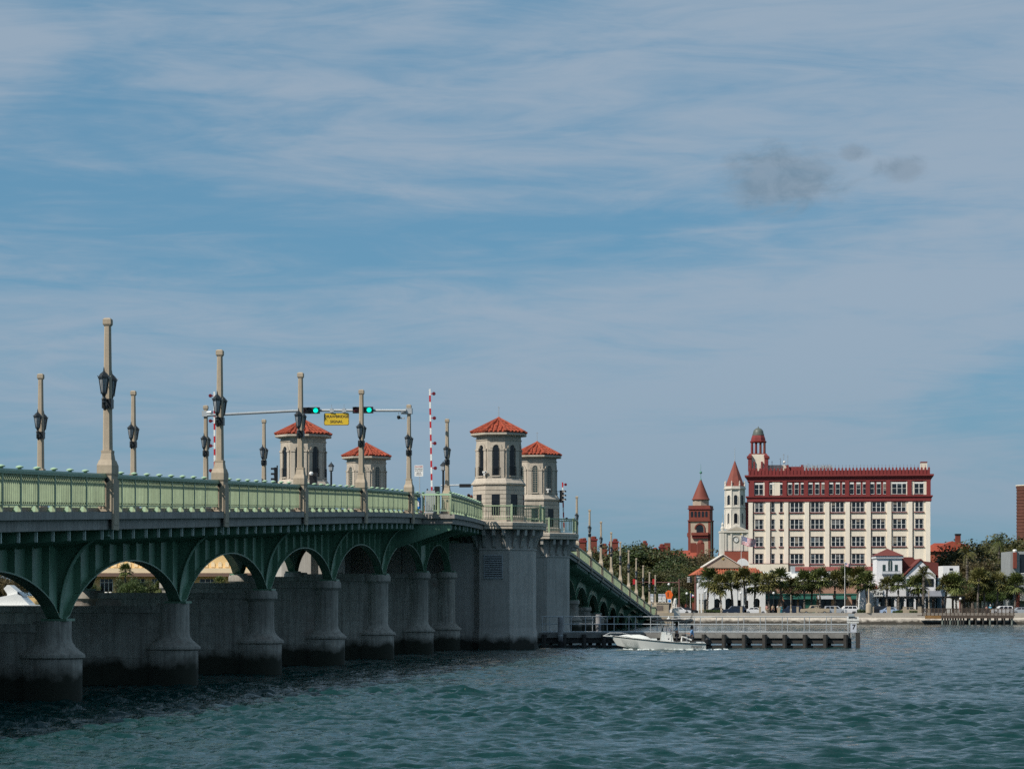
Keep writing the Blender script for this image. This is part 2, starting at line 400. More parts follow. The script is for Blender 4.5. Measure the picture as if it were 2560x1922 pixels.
for k in range(-40, 41): ln.add([(k * 9, SHORE + 12.9, GZ + 0.03), (k * 9 + 3, SHORE + 12.9, GZ + 0.03), (k * 9 + 3, SHORE + 13.05, GZ + 0.03), (k * 9, SHORE + 13.05, GZ + 0.03)], [(0, 1, 2, 3)])
ln.build('lane_marking', WHITE, rd)
MB().box(-400, 400, SHORE + 6.6, SHORE + 6.95, GZ - 0.5, GZ + 0.14).build('kerb', PAVE, kind='structure')
SEAW = mat('seawall_concrete', (0.50, 0.45, 0.385), 0.85, 0.16, 0.25, 0.3, 6, streak=0.2, dark=((0.035, 0.03, 0.022), 0.42, 0.95))
prof = [(-2.6, -2.0), (-2.3, -0.3), (-1.9, 0.35), (-1.25, 0.85), (-0.55, 1.08), (0.0, 1.12)]
sw = thing('seawall', 'long pale concrete seawall with curved apron along the far bank', 'seawall', (0, SHORE, 0))
xs = [-420 + 12 * i for i in range(71)]
for nm, pr in (('apron', prof + [(0.6, 1.12), (0.6, -2.0)]),):
    m = MB()
    for i in range(len(xs) - 1):
        m.prism([(y, z) for y, z in pr], lambda u, w, k, i=i: ((xs[i], xs[i + 1] - 0.03)[k], u, w))
    m.build(nm, SEAW, sw)
MB().box(-420, 420, -0.05, 0.55, 1.125, GZ + 0.34).build('coping', PAVE, sw)

# ------------------------------------------------------------------ the bridge, in its own frame
TH = math.atan((1990 - 1280) / F)
CT, ST = math.cos(TH), math.sin(TH)
BX = -29.6            # offset of the centre line
HX = 6.17             # centre line to railing
GX = 4.42             # centre line to girder
PITCH = 16.61         # span
Y0 = 82.67
def ys(n): return Y0 + PITCH * n
def tt(y): return (y * CT + 2.67) / 16.5
def zc(y):            # curb level
    t = tt(y)
    if t < 8: return 3.3 + 0.621 * t
    if t < 12.1: return 8.268 + 0.621 * (t - 8) - 0.0757 * (t - 8) ** 2
    if t < 13: return 9.542
    if t < 16.4: return 9.542 - 0.1176 * (t - 13) ** 2
    return max(1.7, 8.18 - 0.8 * (t - 16.4))
def Bw(x, y, z=0.0):  # bridge frame (x from the centre line) to world
    xx = BX + x
    return Vector((xx * CT + y * ST, -xx * ST + y * CT, z))
def sweep(mb, sec, yl, zf=zc):
    n = len(sec); o = len(mb.v)
    for y in yl:
        z = zf(y)
        for x, dz in sec: mb.v.append((x, y, z + dz))
    for j in range(len(yl) - 1):
        for i in range(n):
            i2 = (i + 1) % n; mb.f.append((o + j * n + i, o + j * n + i2, o + (j + 1) * n + i2, o + (j + 1) * n + i))
    mb.f.append(tuple(o + i for i in range(n - 1, -1, -1))); mb.f.append(tuple(o + (len(yl) - 1) * n + i for i in range(n)))
    return mb
def rect(x0, x1, d0, d1): return [(x0, d0), (x1, d0), (x1, d1), (x0, d1)]
def lin(a, b, n): return [a + (b - a) * i / n for i in range(n + 1)]

BR = thing('arch_bridge', 'long grey and green arched drawbridge crossing the water to the town', 'bridge', Bw(0, 0), -TH)
T1Y, T2Y = 184.3, 212.0
TX = 7.45
YA, YB = ys(-3), ys(20.6)
YW0, YW1 = ys(4.27), T1Y - 2.6        # the deck is wider next to the towers
YW2, YW3 = T2Y + 2.6, 2 * (T1Y + T2Y) / 2 - YW0
seg = [(YA, YW0), (YW3, YB)]
def wide(y):          # railing offset along the widened deck: broad at the outer end, drawing in towards the towers
    f = (y - YW0) / (YW1 - YW0) if y < (T1Y + T2Y) / 2 else (YW3 - y) / (YW3 - YW2)
    return 8.1 - 1.55 * f
RD = MB()
sweep(RD, rect(-5.9, 5.9, -0.42, -0.06), lin(YA, YB, 90)); RD.build('road_deck', ROADM, BR)
for sx in (1, -1):
    w = MB(); sweep(w, [(sx * 4.0, -0.3), (sx * 5.95, -0.3), (sx * 5.95, 0.14), (sx * 4.0, 0.14)][::sx], lin(YA, YB, 90)); w.build('sidewalk', CONC, BR)
    for a, b in seg:
        k = max(2, int((b - a) / PITCH))
        for j in range(k):
            u0, u1 = a + (b - a) * j / k, a + (b - a) * (j + 1) / k - 0.02
            m = MB(); sweep(m, rect(5.6, 6.42, -0.25, 0.0)[::1] if sx == 1 else rect(-6.42, -5.6, -0.25, 0.0), lin(u0, u1, 6)); m.build('curb_band', CONC, BR)
            m = MB(); sweep(m, rect(5.6, 6.27, -0.60, -0.253) if sx == 1 else rect(-6.27, -5.6, -0.60, -0.253), lin(u0, u1, 6)); m.build('lower_band', CONC, BR)
    for a, b in ((YW0, YW1), (YW2, YW3)):
        for nm, e, d0, d1 in (('curb_band', 0.25, -0.27, 0.0), ('lower_band', 0.1, -0.62, -0.273)):
            m = MB(); yl = lin(a + (0.25 - e), b - (0.25 - e), 10)
            for y0, y1 in zip(yl[:-1], yl[1:]):
                q0, q1 = wide(y0) + e, wide(y1) + e
                m.hexa([(sx * 5.5, y0, zc(y0) + d0), (sx * q0, y0, zc(y0) + d0), (sx * q1, y1, zc(y1) + d0), (sx * 5.5, y1, zc(y1) + d0), (sx * 5.5, y0, zc(y0) + d1), (sx * q0, y0, zc(y0) + d1), (sx * q1, y1, zc(y1) + d1), (sx * 5.5, y1, zc(y1) + d1)])
            m.build(nm, CONC, BR)
    # green edge beam under the deck edge
    for a, b in seg:
        m = MB(); sweep(m, rect(5.25, 5.37, -0.92, -0.603) if sx == 1 else rect(-5.37, -5.25, -0.92, -0.603), lin(a, b, 30)); m.build('edge_beam', GREEN, BR)
    for a, b in ((YW0, YW1), (YW2, YW3)):
        m = MB(); sweep(m, rect(5.6, 5.72, -0.95, -0.623) if sx == 1 else rect(-5.72, -5.6, -0.95, -0.623), lin(a, b, 10)); m.build('edge_beam', GREEN, BR)
# deck pans between the girders
m = MB(); sweep(m, rect(-5.9, 5.9, -0.62, -0.43), lin(YA, YB, 60)); m.build('deck_soffit', GREEN, BR)

SPR, CRN = 3.68, 1.80
def soffit(y, a, b):
    u = min(1, max(0, (y - a - 0.5) / (b - a - 1.0))); q = 2 * u - 1
    base = zc(a) + (zc(b) - zc(a)) * (y - a) / (b - a)
    return base - SPR + (SPR - CRN) * max(0.0, 1 - q * q) ** 0.7
spans = [(i, i + 1) for i in range(-2, 5)] + [(5, 5.8)]
spans2 = [(8.35, 9)] + [(i, i + 1) for i in range(9, 19)]
RIV = mat('green_rivet_paint', (0.085, 0.21, 0.155), 0.4, 0.1, 3)
for si, (na, nb) in enumerate(spans + spans2):
    a, b = ys(na), ys(nb); near = si < len(spans)
    for sx in ((1, -1) if near else (1,)):
        x = sx * GX
        gd = MB(); yl = lin(a, b, 28 if near else 14)
        for y0, y1 in zip(yl[:-1], yl[1:]):
            x0, x1 = x - 0.015, x + 0.015
            gd.hexa([(x0, y0, soffit(y0, a, b)), (x1, y0, soffit(y0, a, b)), (x1, y1, soffit(y1, a, b)), (x0, y1, soffit(y1, a, b)),
                     (x0, y0, zc(y0) - 0.63), (x1, y0, zc(y0) - 0.63), (x1, y1, zc(y1) - 0.63), (x0, y1, zc(y1) - 0.63)])
        go = gd.build('girder', GREEN, BR)
        fl = MB()
        for y0, y1 in zip(yl[:-1], yl[1:]):
            z0, z1 = soffit(y0, a, b), soffit(y1, a, b)
            fl.hexa([(x - 0.24, y0, z0 - 0.05), (x + 0.24, y0, z0 - 0.05), (x + 0.24, y1, z1 - 0.05), (x - 0.24, y1, z1 - 0.05),
                     (x - 0.24, y0, z0), (x + 0.24, y0, z0), (x + 0.24, y1, z1), (x - 0.24, y1, z1)])
        fl.build('arch_flange', GREEN, go, smooth=True)
        tf = MB(); sweep(tf, rect(x - 0.22, x + 0.22, -0.70, -0.64), yl); tf.build('top_flange', GREEN, go)
        nst = 9 if nb - na > 0.9 else 7
        if near or si < len(spans) + 4:
            for k in range(1, nst):
                y = a + (b - a) * k / nst
                zb, zt = soffit(y, a, b) + 0.002, zc(y) - 0.703
                if zt - zb < 0.2: continue
                st = MB().box(min(x + sx * 0.018, x + sx * 0.26), max(x + sx * 0.018, x + sx * 0.26), y - 0.012, y + 0.012, zb, zt)
                if k in (4, 5) and near:    # riveted splice at mid span
                    pass
                st.build('stiffener', GREEN, go)
            if near and sx == 1:
                y = (a + b) / 2; rv = MB()
                for i in range(9):
                    for dx in (-0.16, -0.08, 0.08, 0.16):
                        zz = soffit(y, a, b) + 0.08 + i * 0.105
                        rv.box(x + 0.018, x + 0.035, y + dx - 0.016, y + dx + 0.016, zz, zz + 0.03)
                rv.build('rivets', RIV, go, kind='stuff')
# cross frames between the two girder lines
for i, (na, nb) in enumerate(spans):
    for k in range(1, 5):
        y = ys(na + (nb - na) * k / 4.5)
        MB().box(-GX + 0.05, GX - 0.05, y - 0.1, y + 0.1, zc(y) - 1.25, zc(y) - 0.63).build('floor_beam', GREEN, BR)
# curved knee brackets that carry the lamp pylons, and cantilever brackets between them
def knee(n, sx, w=1.72):
    y = ys(n); zt = zc(y) - 0.62; zb = zc(y) - SPR + 0.05; x0 = GX + 0.016
    arc = [(x0 + 0.06 + w * (1 - math.cos(R(90) * i / 14)), zb + (zt - 0.18 - zb) * math.sin(R(90) * i / 14)) for i in range(15)]
    pts = [(x0, zb)] + arc + [(x0 + 0.06 + w, zt), (x0, zt)]
    m = MB().prism([(sx * u, w_) for u, w_ in (pts if sx == 1 else pts[::-1])], lambda u, w_, k: (u, y + (-0.02, 0.02)[k], w_))
    o = m.build('knee_bracket', GREEN, BR)
    f = MB()
    for (u0, z0), (u1, z1) in zip(arc[:-1], arc[1:]):
        d = Vector((u1 - u0, z1 - z0)).normalized() * 0.03; nx, nz = d.y, -d.x
        f.hexa([(sx * u0, y - 0.17, z0), (sx * (u0 + nx), y - 0.17, z0 + nz), (sx * (u0 + nx), y + 0.17, z0 + nz), (sx * u0, y + 0.17, z0),
                (sx * u1, y - 0.17, z1), (sx * (u1 + nx), y - 0.17, z1 + nz), (sx * (u1 + nx), y + 0.17, z1 + nz), (sx * u1, y + 0.17, z1)])
    f.build('curved_flange', GREEN, o, smooth=True)
for n in list(range(-1, 5)): knee(n, 1); knee(n, -1)
for yk0, dd in ((YW0 + 0.25, 1.75), (ys(5) , 1.5)):   # deep tapered brackets that carry the widened deck
    z = zc(yk0); xo = wide(yk0)
    MB().prism([(GX + 0.02, z - dd - 0.4), (xo, z - 0.95), (xo, z - 0.625), (GX + 0.02, z - 0.625)], lambda u, w, k: (u, yk0 + (-0.03, 0.03)[k], w)).build('deep_bracket', GREEN, BR)
    MB().prism([(GX + 0.02, z - dd - 0.45), (xo, z - 1.0), (xo, z - 0.95), (GX + 0.02, z - dd - 0.4)], lambda u, w, k: (u, yk0 + (-0.18, 0.18)[k], w)).build('bracket_flange', GREEN, BR)
for n in range(11, 20): knee(n, 1)
OFFS = [0.10 + 0.1055 * k for k in range(8)]
BRK = mat('grey_green_bracket_edge', (0.55, 0.62, 0.56), 0.5, 0.1, 2)
def cant(y, xo, sx=1):
    z = zc(y)
    p = [(GX + 0.02, z - 1.22), (xo - 0.1, z - 0.93), (xo - 0.1, z - 0.625), (GX + 0.02, z - 0.625)]
    o = MB().prism([(sx * u, w) for u, w in (p if sx == 1 else p[::-1])], lambda u, w, k: (u, y + (-0.012, 0.012)[k], w)).build('cantilever_bracket', GREEN, BR)
    MB().box(min(sx * (xo - 0.09), sx * xo), max(sx * (xo - 0.09), sx * xo), y - 0.025, y + 0.025, z - 0.94, z - 0.622).build('bracket_end', BRK, o)
for n in range(-2, 5):
    for k, f in enumerate([0.04] + OFFS + [0.965]):
        if n + f < 4.2: cant(ys(n + f), 6.18)
for k in range(9): cant(YW0 + 1.2 + k * (YW1 - YW0 - 1.6) / 8, wide(YW0 + 1.2 + k * (YW1 - YW0 - 1.6) / 8) - 0.02)
for n in range(11, 16):
    for f in OFFS[::1]: cant(ys(n + f), 6.18)

# piers: round nosed columns under each girder joined by a web wall
def pier(n, cap=True, big=False):
    y = ys(n); zt = zc(y) - SPR - 0.06
    p = bpy.data.objects.new('pier', None); COL.objects.link(p); p.parent = BR; p.location = (0, y, 0)
    MB().box(-GX, GX, -0.42, 0.42, -2.5, zt - 0.12).build('web_wall', CONCW, p)
    MB().box(-GX, GX, -0.50, 0.50, zt - 0.38, zt - 0.1).build('wall_cap', CONCW, p)
    fj = MB()
    for q in range(7): x = -GX + 1.25 * (q + 0.6); fj.box(x - 0.02, x + 0.02, -0.432, -0.421, -0.3, zt - 0.385)
    for zl in (1.15, 2.35, 3.55, 4.75):
        if zl < zt - 0.6: fj.box(-GX + 0.9, GX - 0.9, -0.434, -0.4205, zl, zl + 0.035)
    fj.build('form_ridges', CONCW, p)
    for sx in (1, -1):
        r = 0.66
        pr = [(1.02, -2.5), (1.02, 1.45), (1.12, 1.50), (1.12, 1.60), (0.98, 1.70), (0.80, 1.86), (0.69, 2.02), (r, 2.2), (r, zt - 0.55)]
        if cap: pr += [(r + 0.03, zt - 0.5), (r + 0.15, zt - 0.38), (r + 0.15, zt - 0.12), (r + 0.08, zt)]
        else: pr += [(r, zt)]
        pr = [q for i, q in enumerate(pr) if q[1] <= zt and (i < 7 or q[1] > 2.05)]
        c = MB().lathe(pr, 16, sx * (GX - 0.2), 0, R(11.25)).build('column', CONCW, p, smooth=True)
        MB().box(sx * GX - 0.45, sx * GX + 0.45, -0.5, 0.5, zt + 0.001, zt + 0.09).build('bearing', GREEN, c)
for n in range(-2, 6): pier(n, cap=n >= 2)
pier(5.8)
for n in range(9, 19): pier(n)

# ------------------------------------------------------------------ railings
GAPD = mat('dark_gap_shade_paint', (0.05, 0.09, 0.06), 0.5, 0.15, 2)
def picket_mesh(mb, x, y, z, full=True, axis='y', dy=0.032):
    """one flat picket: broad body, narrow necks at top and foot"""
    lv = ((0.20, 0.070), (0.245, 0.070), (0.25, 0.018), (0.300, 0.018), (0.31, 0.078), (0.995, 0.078), (1.005, 0.018), (1.06, 0.018), (1.07, 0.07), (1.15, 0.07)) if full else ((0.2, 0.07), (1.15, 0.07))
    o = len(mb.v); h = dy / 2
    for q, d in lv:
        d /= 2
        for a, b in ((-d, -h), (d, -h), (d, h), (-d, h)):
            mb.v.append((x + a, y + b, z + q) if axis == 'y' else (x + b, y + a, z + q))
    for j in range(len(lv) - 1):
        for i in range(4):
            i2 = (i + 1) % 4; mb.f.append((o + 4 * j + i, o + 4 * j + i2, o + 4 * j + 4 + i2, o + 4 * j + 4 + i))
def post(parent, x, y, z, y0, full=True):
    z -= 0; p = MB().box(x - 0.05, x + 0.05, y - 0.045, y + 0.045, z + 0.001, z + 1.32).build('post', RAILG, parent, (0, -y0, 0))
    if full:
        MB().lathe([(0.05, z + 1.321), (0.07, z + 1.33), (0.125, z + 1.345), (0.125, z + 1.37), (0.06, z + 1.40), (0.02, z + 1.41)], 10, x, y).build('cap', CAPG, p, smooth=True)
        MB().prism([(x - 0.24, z + 0.002), (x - 0.05, z + 0.002), (x - 0.05, z + 0.22), (x - 0.10, z + 0.22)], lambda u, w, k: (u, y + (-0.02, 0.02)[k], w)).build('foot_bracket', CAPG, p)
def rail_section(xf, a, b, label, posts, full=True, group='green bridge railings'):
    if not callable(xf): xc_ = xf; xf = lambda y: xc_
    y0 = (a + b) / 2
    T = thing('bridge_railing', label, 'railing', Bw(0, y0), -TH, group)
    m = MB(); sweep(m, [(-0.075, 1.15), (0.075, 1.15), (0.085, 1.24), (0.05, 1.30), (-0.05, 1.30), (-0.085, 1.24)], lin(a, b, 8)); m.v = [(x + xf(y), y, z) for x, y, z in m.v]
    m.build('top_rail', RAILD, T, (0, -y0, 0))
    m = MB(); sweep(m, rect(-0.03, 0.03, 0.185, 0.215), lin(a, b, 8)); m.v = [(x + xf(y), y, z) for x, y, z in m.v]; m.build('bottom_rail', RAILG, T, (0, -y0, 0))
    if full:
        for nm, d0, d1 in (('upper_gap_shade', 0.985, 1.08), ('lower_gap_shade', 0.235, 0.315)):  # dark strips added behind the picket necks so the gaps read as shaded
            m = MB(); sweep(m, rect(-0.075, -0.055, d0, d1), lin(a, b, 8)); m.v = [(x + xf(y), y, z) for x, y, z in m.v]; m.build(nm, GAPD, T, (0, -y0, 0))
    for y in posts: post(T, xf(y), y, zc(y), y0, full)
    e = [a] + list(posts) + [b]
    for p, q in zip(e[:-1], e[1:]):
        k = int(round((q - p) / 0.185)) if full else int(round((q - p) / 0.25))
        if k < 1: continue
        m = MB()
        for i in range(k): 
            y = p + (q - p) * (i + 0.5) / k; picket_mesh(m, xf(y), y, zc(y), full)
        m.build('picket_panel', RAILG, T, (0, -y0, 0), kind='stuff')
    return T
for n in range(-2, 5):
    e = 4.27 - 0.008 if n == 4 else n + 1 - 0.026
    ps = [ys(n + f) for f in OFFS if n + f < e - 0.03]
    lab = {-2: 'green bridge railing running out of view at the far left', -1: 'green bridge railing left of the tallest lamp pylon', 0: 'green bridge railing between the tallest and second tallest lamp pylons',
           1: 'green bridge railing right of the second tallest lamp pylon', 2: 'green bridge railing between the third and fourth tallest lamp pylons', 3: 'green bridge railing left of the pylon holding the signal arm',
           4: 'short green bridge railing beside the blue banner'}[n]
    if n > -2: rail_section(HX, ys(n + 0.026), ys(e), lab, ps)
    if n > -2: rail_section(-HX, ys(n + 0.026), ys(e), 'far side green railing behind the ' + ['leftmost', 'second', 'third', 'fourth', 'fifth', 'sixth', 'seventh'][n + 2] + ' bay of the bridge', [ys(n + f) for f in OFFS if n + f < e - 0.03], full=False)
k = 13; wl_ = [YW0 + 0.1 + (YW1 - YW0 - 0.5) * i / k for i in range(0, k)]
rail_section(wide, YW0 + 0.05, YW1 - 0.3, 'green railing climbing away to the nearer right tower', wl_[1:])
rail_section(lambda y: -wide(y), YW0 + 0.05, YW1 - 0.3, 'far green railing leading to the nearer left tower', wl_[1:], full=False)
for n in range(11, 20):
    rail_section(HX, ys(n + 0.026), ys(n + 0.974), 'pale green railing on the ' + ORD[n - 11] + ' bay of the far descending bridge', [ys(n + f) for f in OFFS], full=False)
rail_section(HX, YW3 - 0.3, ys(10.974), 'pale green railing at the top of the far descent by the farther tower', [ys(10.3), ys(10.5), ys(10.7)], full=False)
# the return that closes the widened deck, facing the camera
def cross_rail(x0, x1, y, z, label, dark=False):
    T = thing('cross_railing', label, 'railing', Bw(0, y), -TH, 'green bridge railings')
    MB().box(x0, x1, -0.06, 0.06, z + 1.17, z + 1.30).build('top_rail', CAPG, T)
    MB().box(x0, x1, -0.025, 0.025, z + 0.20, z + 0.24).build('bottom_rail', CAPG, T)
    for x in (x1 - 0.06, (x0 + x1) / 2 + 0.1, x0 + 0.1):
        p = MB().box(x - 0.06, x + 0.06, -0.05, 0.05, z, z + 1.33).build('post', RAILG, T)
        MB().lathe([(0.05, z + 1.331), (0.12, z + 1.345), (0.12, z + 1.37), (0.03, z + 1.41)], 10, x, 0).build('cap', RAILD, p)
    m = MB(); k = int((x1 - x0) / 0.13)
    for i in range(k): 
        x = x0 + (x1 - x0) * (i + 0.5) / k; m.box(x - 0.018, x + 0.018, -0.018, 0.018, z + 0.241, z + 1.169)
    m.build('picket_panel', RAILG, T, kind='stuff')
cross_rail(HX + 0.1, 8.15, YW0, zc(YW0), 'short pale green railing facing the camera beside the gate machinery')

# ------------------------------------------------------------------ lamp pylons
def build_pylon(label):
    T = thing('lamp_pylon', label, 'lamp post')
    # part under the rail: the long pedestal with a stepped foot
    ped = MB()
    ped.box(-0.20, 0.27, -0.40, 0.40, 0.002, 1.22)
    ped.frus(0.03, 0, 1.22, 1.30, 0.47, 0.80, 0.52, 0.88); ped.box(-0.23, 0.29, -0.44, 0.44, 1.30, 1.58)
    ped.frus(0.03, 0, 1.58, 1.76, 0.52, 0.88, 0.44, 0.62); ped.frus(0.03, 0, 1.76, 2.02, 0.40, 0.54, 0.34, 0.38)
    ped.box(-0.15, 0.21, -0.20, 0.20, 2.02, 2.10)
    po = ped.build('pedestal', STONE, T)
    k = MB().box(0.271, 0.33, -0.36, 0.36, -0.62, 1.1); k.box(0.275, 0.345, -0.30, 0.30, -0.45, 0.05); k.build('facing_pilaster', STONE, po)
    gv = MB()
    for x in (-0.12, 0.0, 0.12): gv.box(x - 0.025, x + 0.025, -0.43, -0.401, 0.12, 0.98)
    gv.build('fluting', STONE, po)
    MB().lathe([(0.075, 0.0), (0.085, 0.02), (0.05, 0.035)], 12).build('medallion', IRON, po, (0.10, -0.405, 1.08)).rotation_euler = (R(90), 0, 0)
    s = MB(); o = 0.03
    lv = [(2.10, 0.30, 0.3), (6.36, 0.205, 0.2)]
    (z0, a0, _), (z1, a1, _) = lv
    def ring(a): c = 0.18 * a; h = a / 2; return [(-h + c, -h), (h - c, -h), (h, -h + c), (h, h - c), (h - c, h), (-h + c, h), (-h, h - c), (-h, -h + c)]
    r0, r1 = ring(a0), ring(a1)
    s.add([(x + o, y, z0) for x, y in r0] + [(x + o, y, z1) for x, y in r1], [tuple(range(7, -1, -1)), tuple(range(8, 16))] + [(i, (i + 1) % 8, 8 + (i + 1) % 8, 8 + i) for i in range(8)])
    s.build('shaft', STONE, T)
    c = MB().frus(o, 0, 6.36, 6.42, 0.22, 0.22, 0.28, 0.28); c.box(o - 0.14, o + 0.14, -0.14, 0.14, 6.42, 6.58); c.frus(o, 0, 6.58, 6.63, 0.28, 0.28, 0.18, 0.18); c.build('cap', STONE, T)
    for sy in (-1, 1):
        y = sy * 0.47; zb = 4.02
        fr = MB(); n = 6
        rb, rt = 0.098, 0.178
        for i in range(n):
            a = 2 * math.pi * (i + 0.5) / n; ca, sa = math.cos(a), math.sin(a)
            fr.tube([(o + rb * ca, y + rb * sa, zb), (o + rt * ca, y + rt * sa, zb + 0.52)], 0.014, 4)
            fr.tube([(o + rt * ca, y + rt * sa, zb + 0.5), (o + (rt + 0.05) * ca, y + (rt + 0.05) * sa, zb + 0.60)], 0.010, 4)
            a2 = 2 * math.pi * (i + 1) / n; m2 = 0.5 * (rb + rt)
            fr.tube([(o + 0.87 * rb * math.cos(a2), y + 0.87 * rb * math.sin(a2), zb), (o + 0.87 * rt * math.cos(a2), y + 0.87 * rt * math.sin(a2), zb + 0.52)], 0.007, 4)
        fr.lathe([(rb + 0.02, zb - 0.02), (rb + 0.02, zb + 0.03), (rb - 0.01, zb + 0.03)], 6, o, y, R(30)); fr.lathe([(rt + 0.03, zb + 0.50), (rt + 0.03, zb + 0.555), (rt - 0.02, zb + 0.555)], 6, o, y, R(30))
        fr.lathe([(rt + 0.025, zb + 0.556), (0.13, zb + 0.66), (0.05, zb + 0.73), (0.03, zb + 0.76), (0.02, zb + 0.84), (0.004, zb + 0.90)], 6, o, y, R(30))
        lo = fr.build('lantern', IRON, T)
        MB().lathe([(rb - 0.012, zb + 0.03), (rt - 0.014, zb + 0.50)], 6, o, y, R(30)).build('glass', GLASSL, lo)
        MB().lathe([(0.05, zb + 0.035), (0.06, zb + 0.2), (0.03, zb + 0.32)], 8, o, y).build('bulb', WHITE, lo)
        bk = MB().lathe([(0.03, zb - 0.42), (0.07, zb - 0.32), (0.06, zb - 0.24), (0.09, zb - 0.2), (0.05, zb - 0.12), (0.08, zb - 0.021)], 8, o, y)
        bk.tube([(o, y, zb - 0.38), (o, sy * 0.34, zb - 0.52), (o, sy * 0.17, zb - 0.40)], 0.055, 6, 0.07); bk.tube([(o, y, zb - 0.2), (o, sy * 0.30, zb - 0.22), (o, sy * 0.16, zb - 0.18)], 0.04, 6)
        bk.build('bracket', IRON, lo)
    bb = MB().box(o - 0.165, o + 0.165, -0.165, 0.165, 3.54, 3.86); bb.build('collar', IRON, T)
    return T
names = {0: 'tallest stone lamp pylon, nearest on the railing at the left', 1: 'second tallest stone lamp pylon, at the left end of the signal arm', 2: 'third tallest stone lamp pylon, left of the drawbridge sign',
         3: 'fourth tallest stone lamp pylon, right of the drawbridge sign', 4: 'stone lamp pylon holding the right end of the signal arm', 5: 'stone lamp pylon right of the tall striped gate arm', -1: 'stone lamp pylon just outside the left edge'}
PYL = None
def pylon_at(n, sx, label):
    global PYL
    x = sx * (HX - 0.03); y = ys(n - (0.075 if sx < 0 else 0)); loc = Bw(x, y, zc(y)); rz = -TH + (0 if sx == 1 else math.pi)
    if PYL is None:
        PYL = build_pylon(label); PYL.location = loc; PYL.rotation_euler = (0, 0, rz); PYL['group'] = 'stone lamp pylons on the bridge'; o = PYL
    else: o = dup(PYL, loc, rz, label, 'stone lamp pylons on the bridge')
    return o
for n in range(0, 6): pylon_at(n, 1, names[n])
for i, n in enumerate((2, 3, 4, 5)):
    pylon_at(n, -1, 'far side stone lamp pylon, ' + ['leftmost against the sky', 'between the two tallest pylons', 'behind the second tallest pylon', 'just left of the left towers'][i])
for n in range(11, 21): pylon_at(n, 1, 'stone lamp pylon on the far descent, ' + ORD[n - 11] + ' from the towers')
# ------------------------------------------------------------------ bridge towers
def octo(Fl, ph=22.5): return Fl / 2 / math.cos(R(22.5))
def facet(i, Fl):      # outward normal angle of facet i and its centre distance; i = 0 faces -y (the camera side), going counter-clockwise
    return R(-90 + 45 * i), Fl / 2
def on_facet(mb, i, Fl, u0, u1, d0, d1, z0, z1):   # box on facet i: u along it, d outward from its plane
    a, h = facet(i, Fl); nx, ny = math.cos(a), math.sin(a); tx, ty = -ny, nx
    p = []
    for z in (z0, z1):
        for u, d in ((u0, d1), (u1, d1), (u1, d0), (u0, d0)):
            p.append((nx * (h + d) + tx * u, ny * (h + d) + ty * u, z))
    mb.hexa(p)
def facet_poly(mb, i, Fl, pts, d0, d1):
    a, h = facet(i, Fl); nx, ny = math.cos(a), math.sin(a); tx, ty = -ny, nx
    mb.prism(pts, lambda u, w, k: (nx * (h + (d1, d0)[k]) + tx * u, ny * (h + (d1, d0)[k]) + ty * u, w))
def arch_pts(w, z0, z1, n=8, cx=0.0):
    r = w / 2; return [(cx - r, z0), (cx + r, z0)] + [(cx + r * math.cos(math.pi * k / n), z1 - r + r * math.sin(math.pi * k / n)) for k in range(n + 1)]
def tiles_on(mb, P0, P1, Q0, Q1, wid=0.24, r=0.085, course=0.42):
    """barrel tiles on the plane quad P0-P1 (eave) to Q0-Q1 (ridge): stepped half round columns"""
    P0, P1, Q0, Q1 = map(Vector, (P0, P1, Q0, Q1))
    e = (P1 - P0); L = e.length; e.normalize(); up = ((Q0 + Q1) / 2 - (P0 + P1) / 2); up = (up - e * up.dot(e)).normalized()
    nrm = e.cross(up).normalized()
    if nrm.z < 0: nrm = -nrm
    H = (Q0 - P0).dot(up); q0, q1 = (Q0 - P0).dot(e), (Q1 - P0).dot(e)
    k = max(1, int(L / wid)); w = L / k
    for i in range(k):
        x = (i + 0.5) * w
        t = 1.0
        if q0 > 1e-4 and x < q0: t = x / q0
        elif q1 < L - 1e-4 and x > q1: t = (L - x) / (L - q1)
        h = H * t - 0.02
        nc = max(1, int(round(h / course)))
        for j in range(nc):
            a, b = h * j / nc, h * (j + 1) / nc + 0.03
            jit = random.uniform(-0.012, 0.012); rr = r * random.uniform(0.92, 1.1)
            vs = []
            for d, lift, sc in ((a, 0.035, 1.0), (b, 0.005, 0.86)):
                for s in range(5):
                    an = math.pi * s / 4; vs.append(P0 + e * (x + jit + rr * sc * math.cos(an)) + up * d + nrm * (lift + rr * 0.75 * math.sin(an)))
            mb.add(vs, [(s, s + 1, s + 6, s + 5) for s in range(4)] + [(4, 3, 2, 1, 0)])
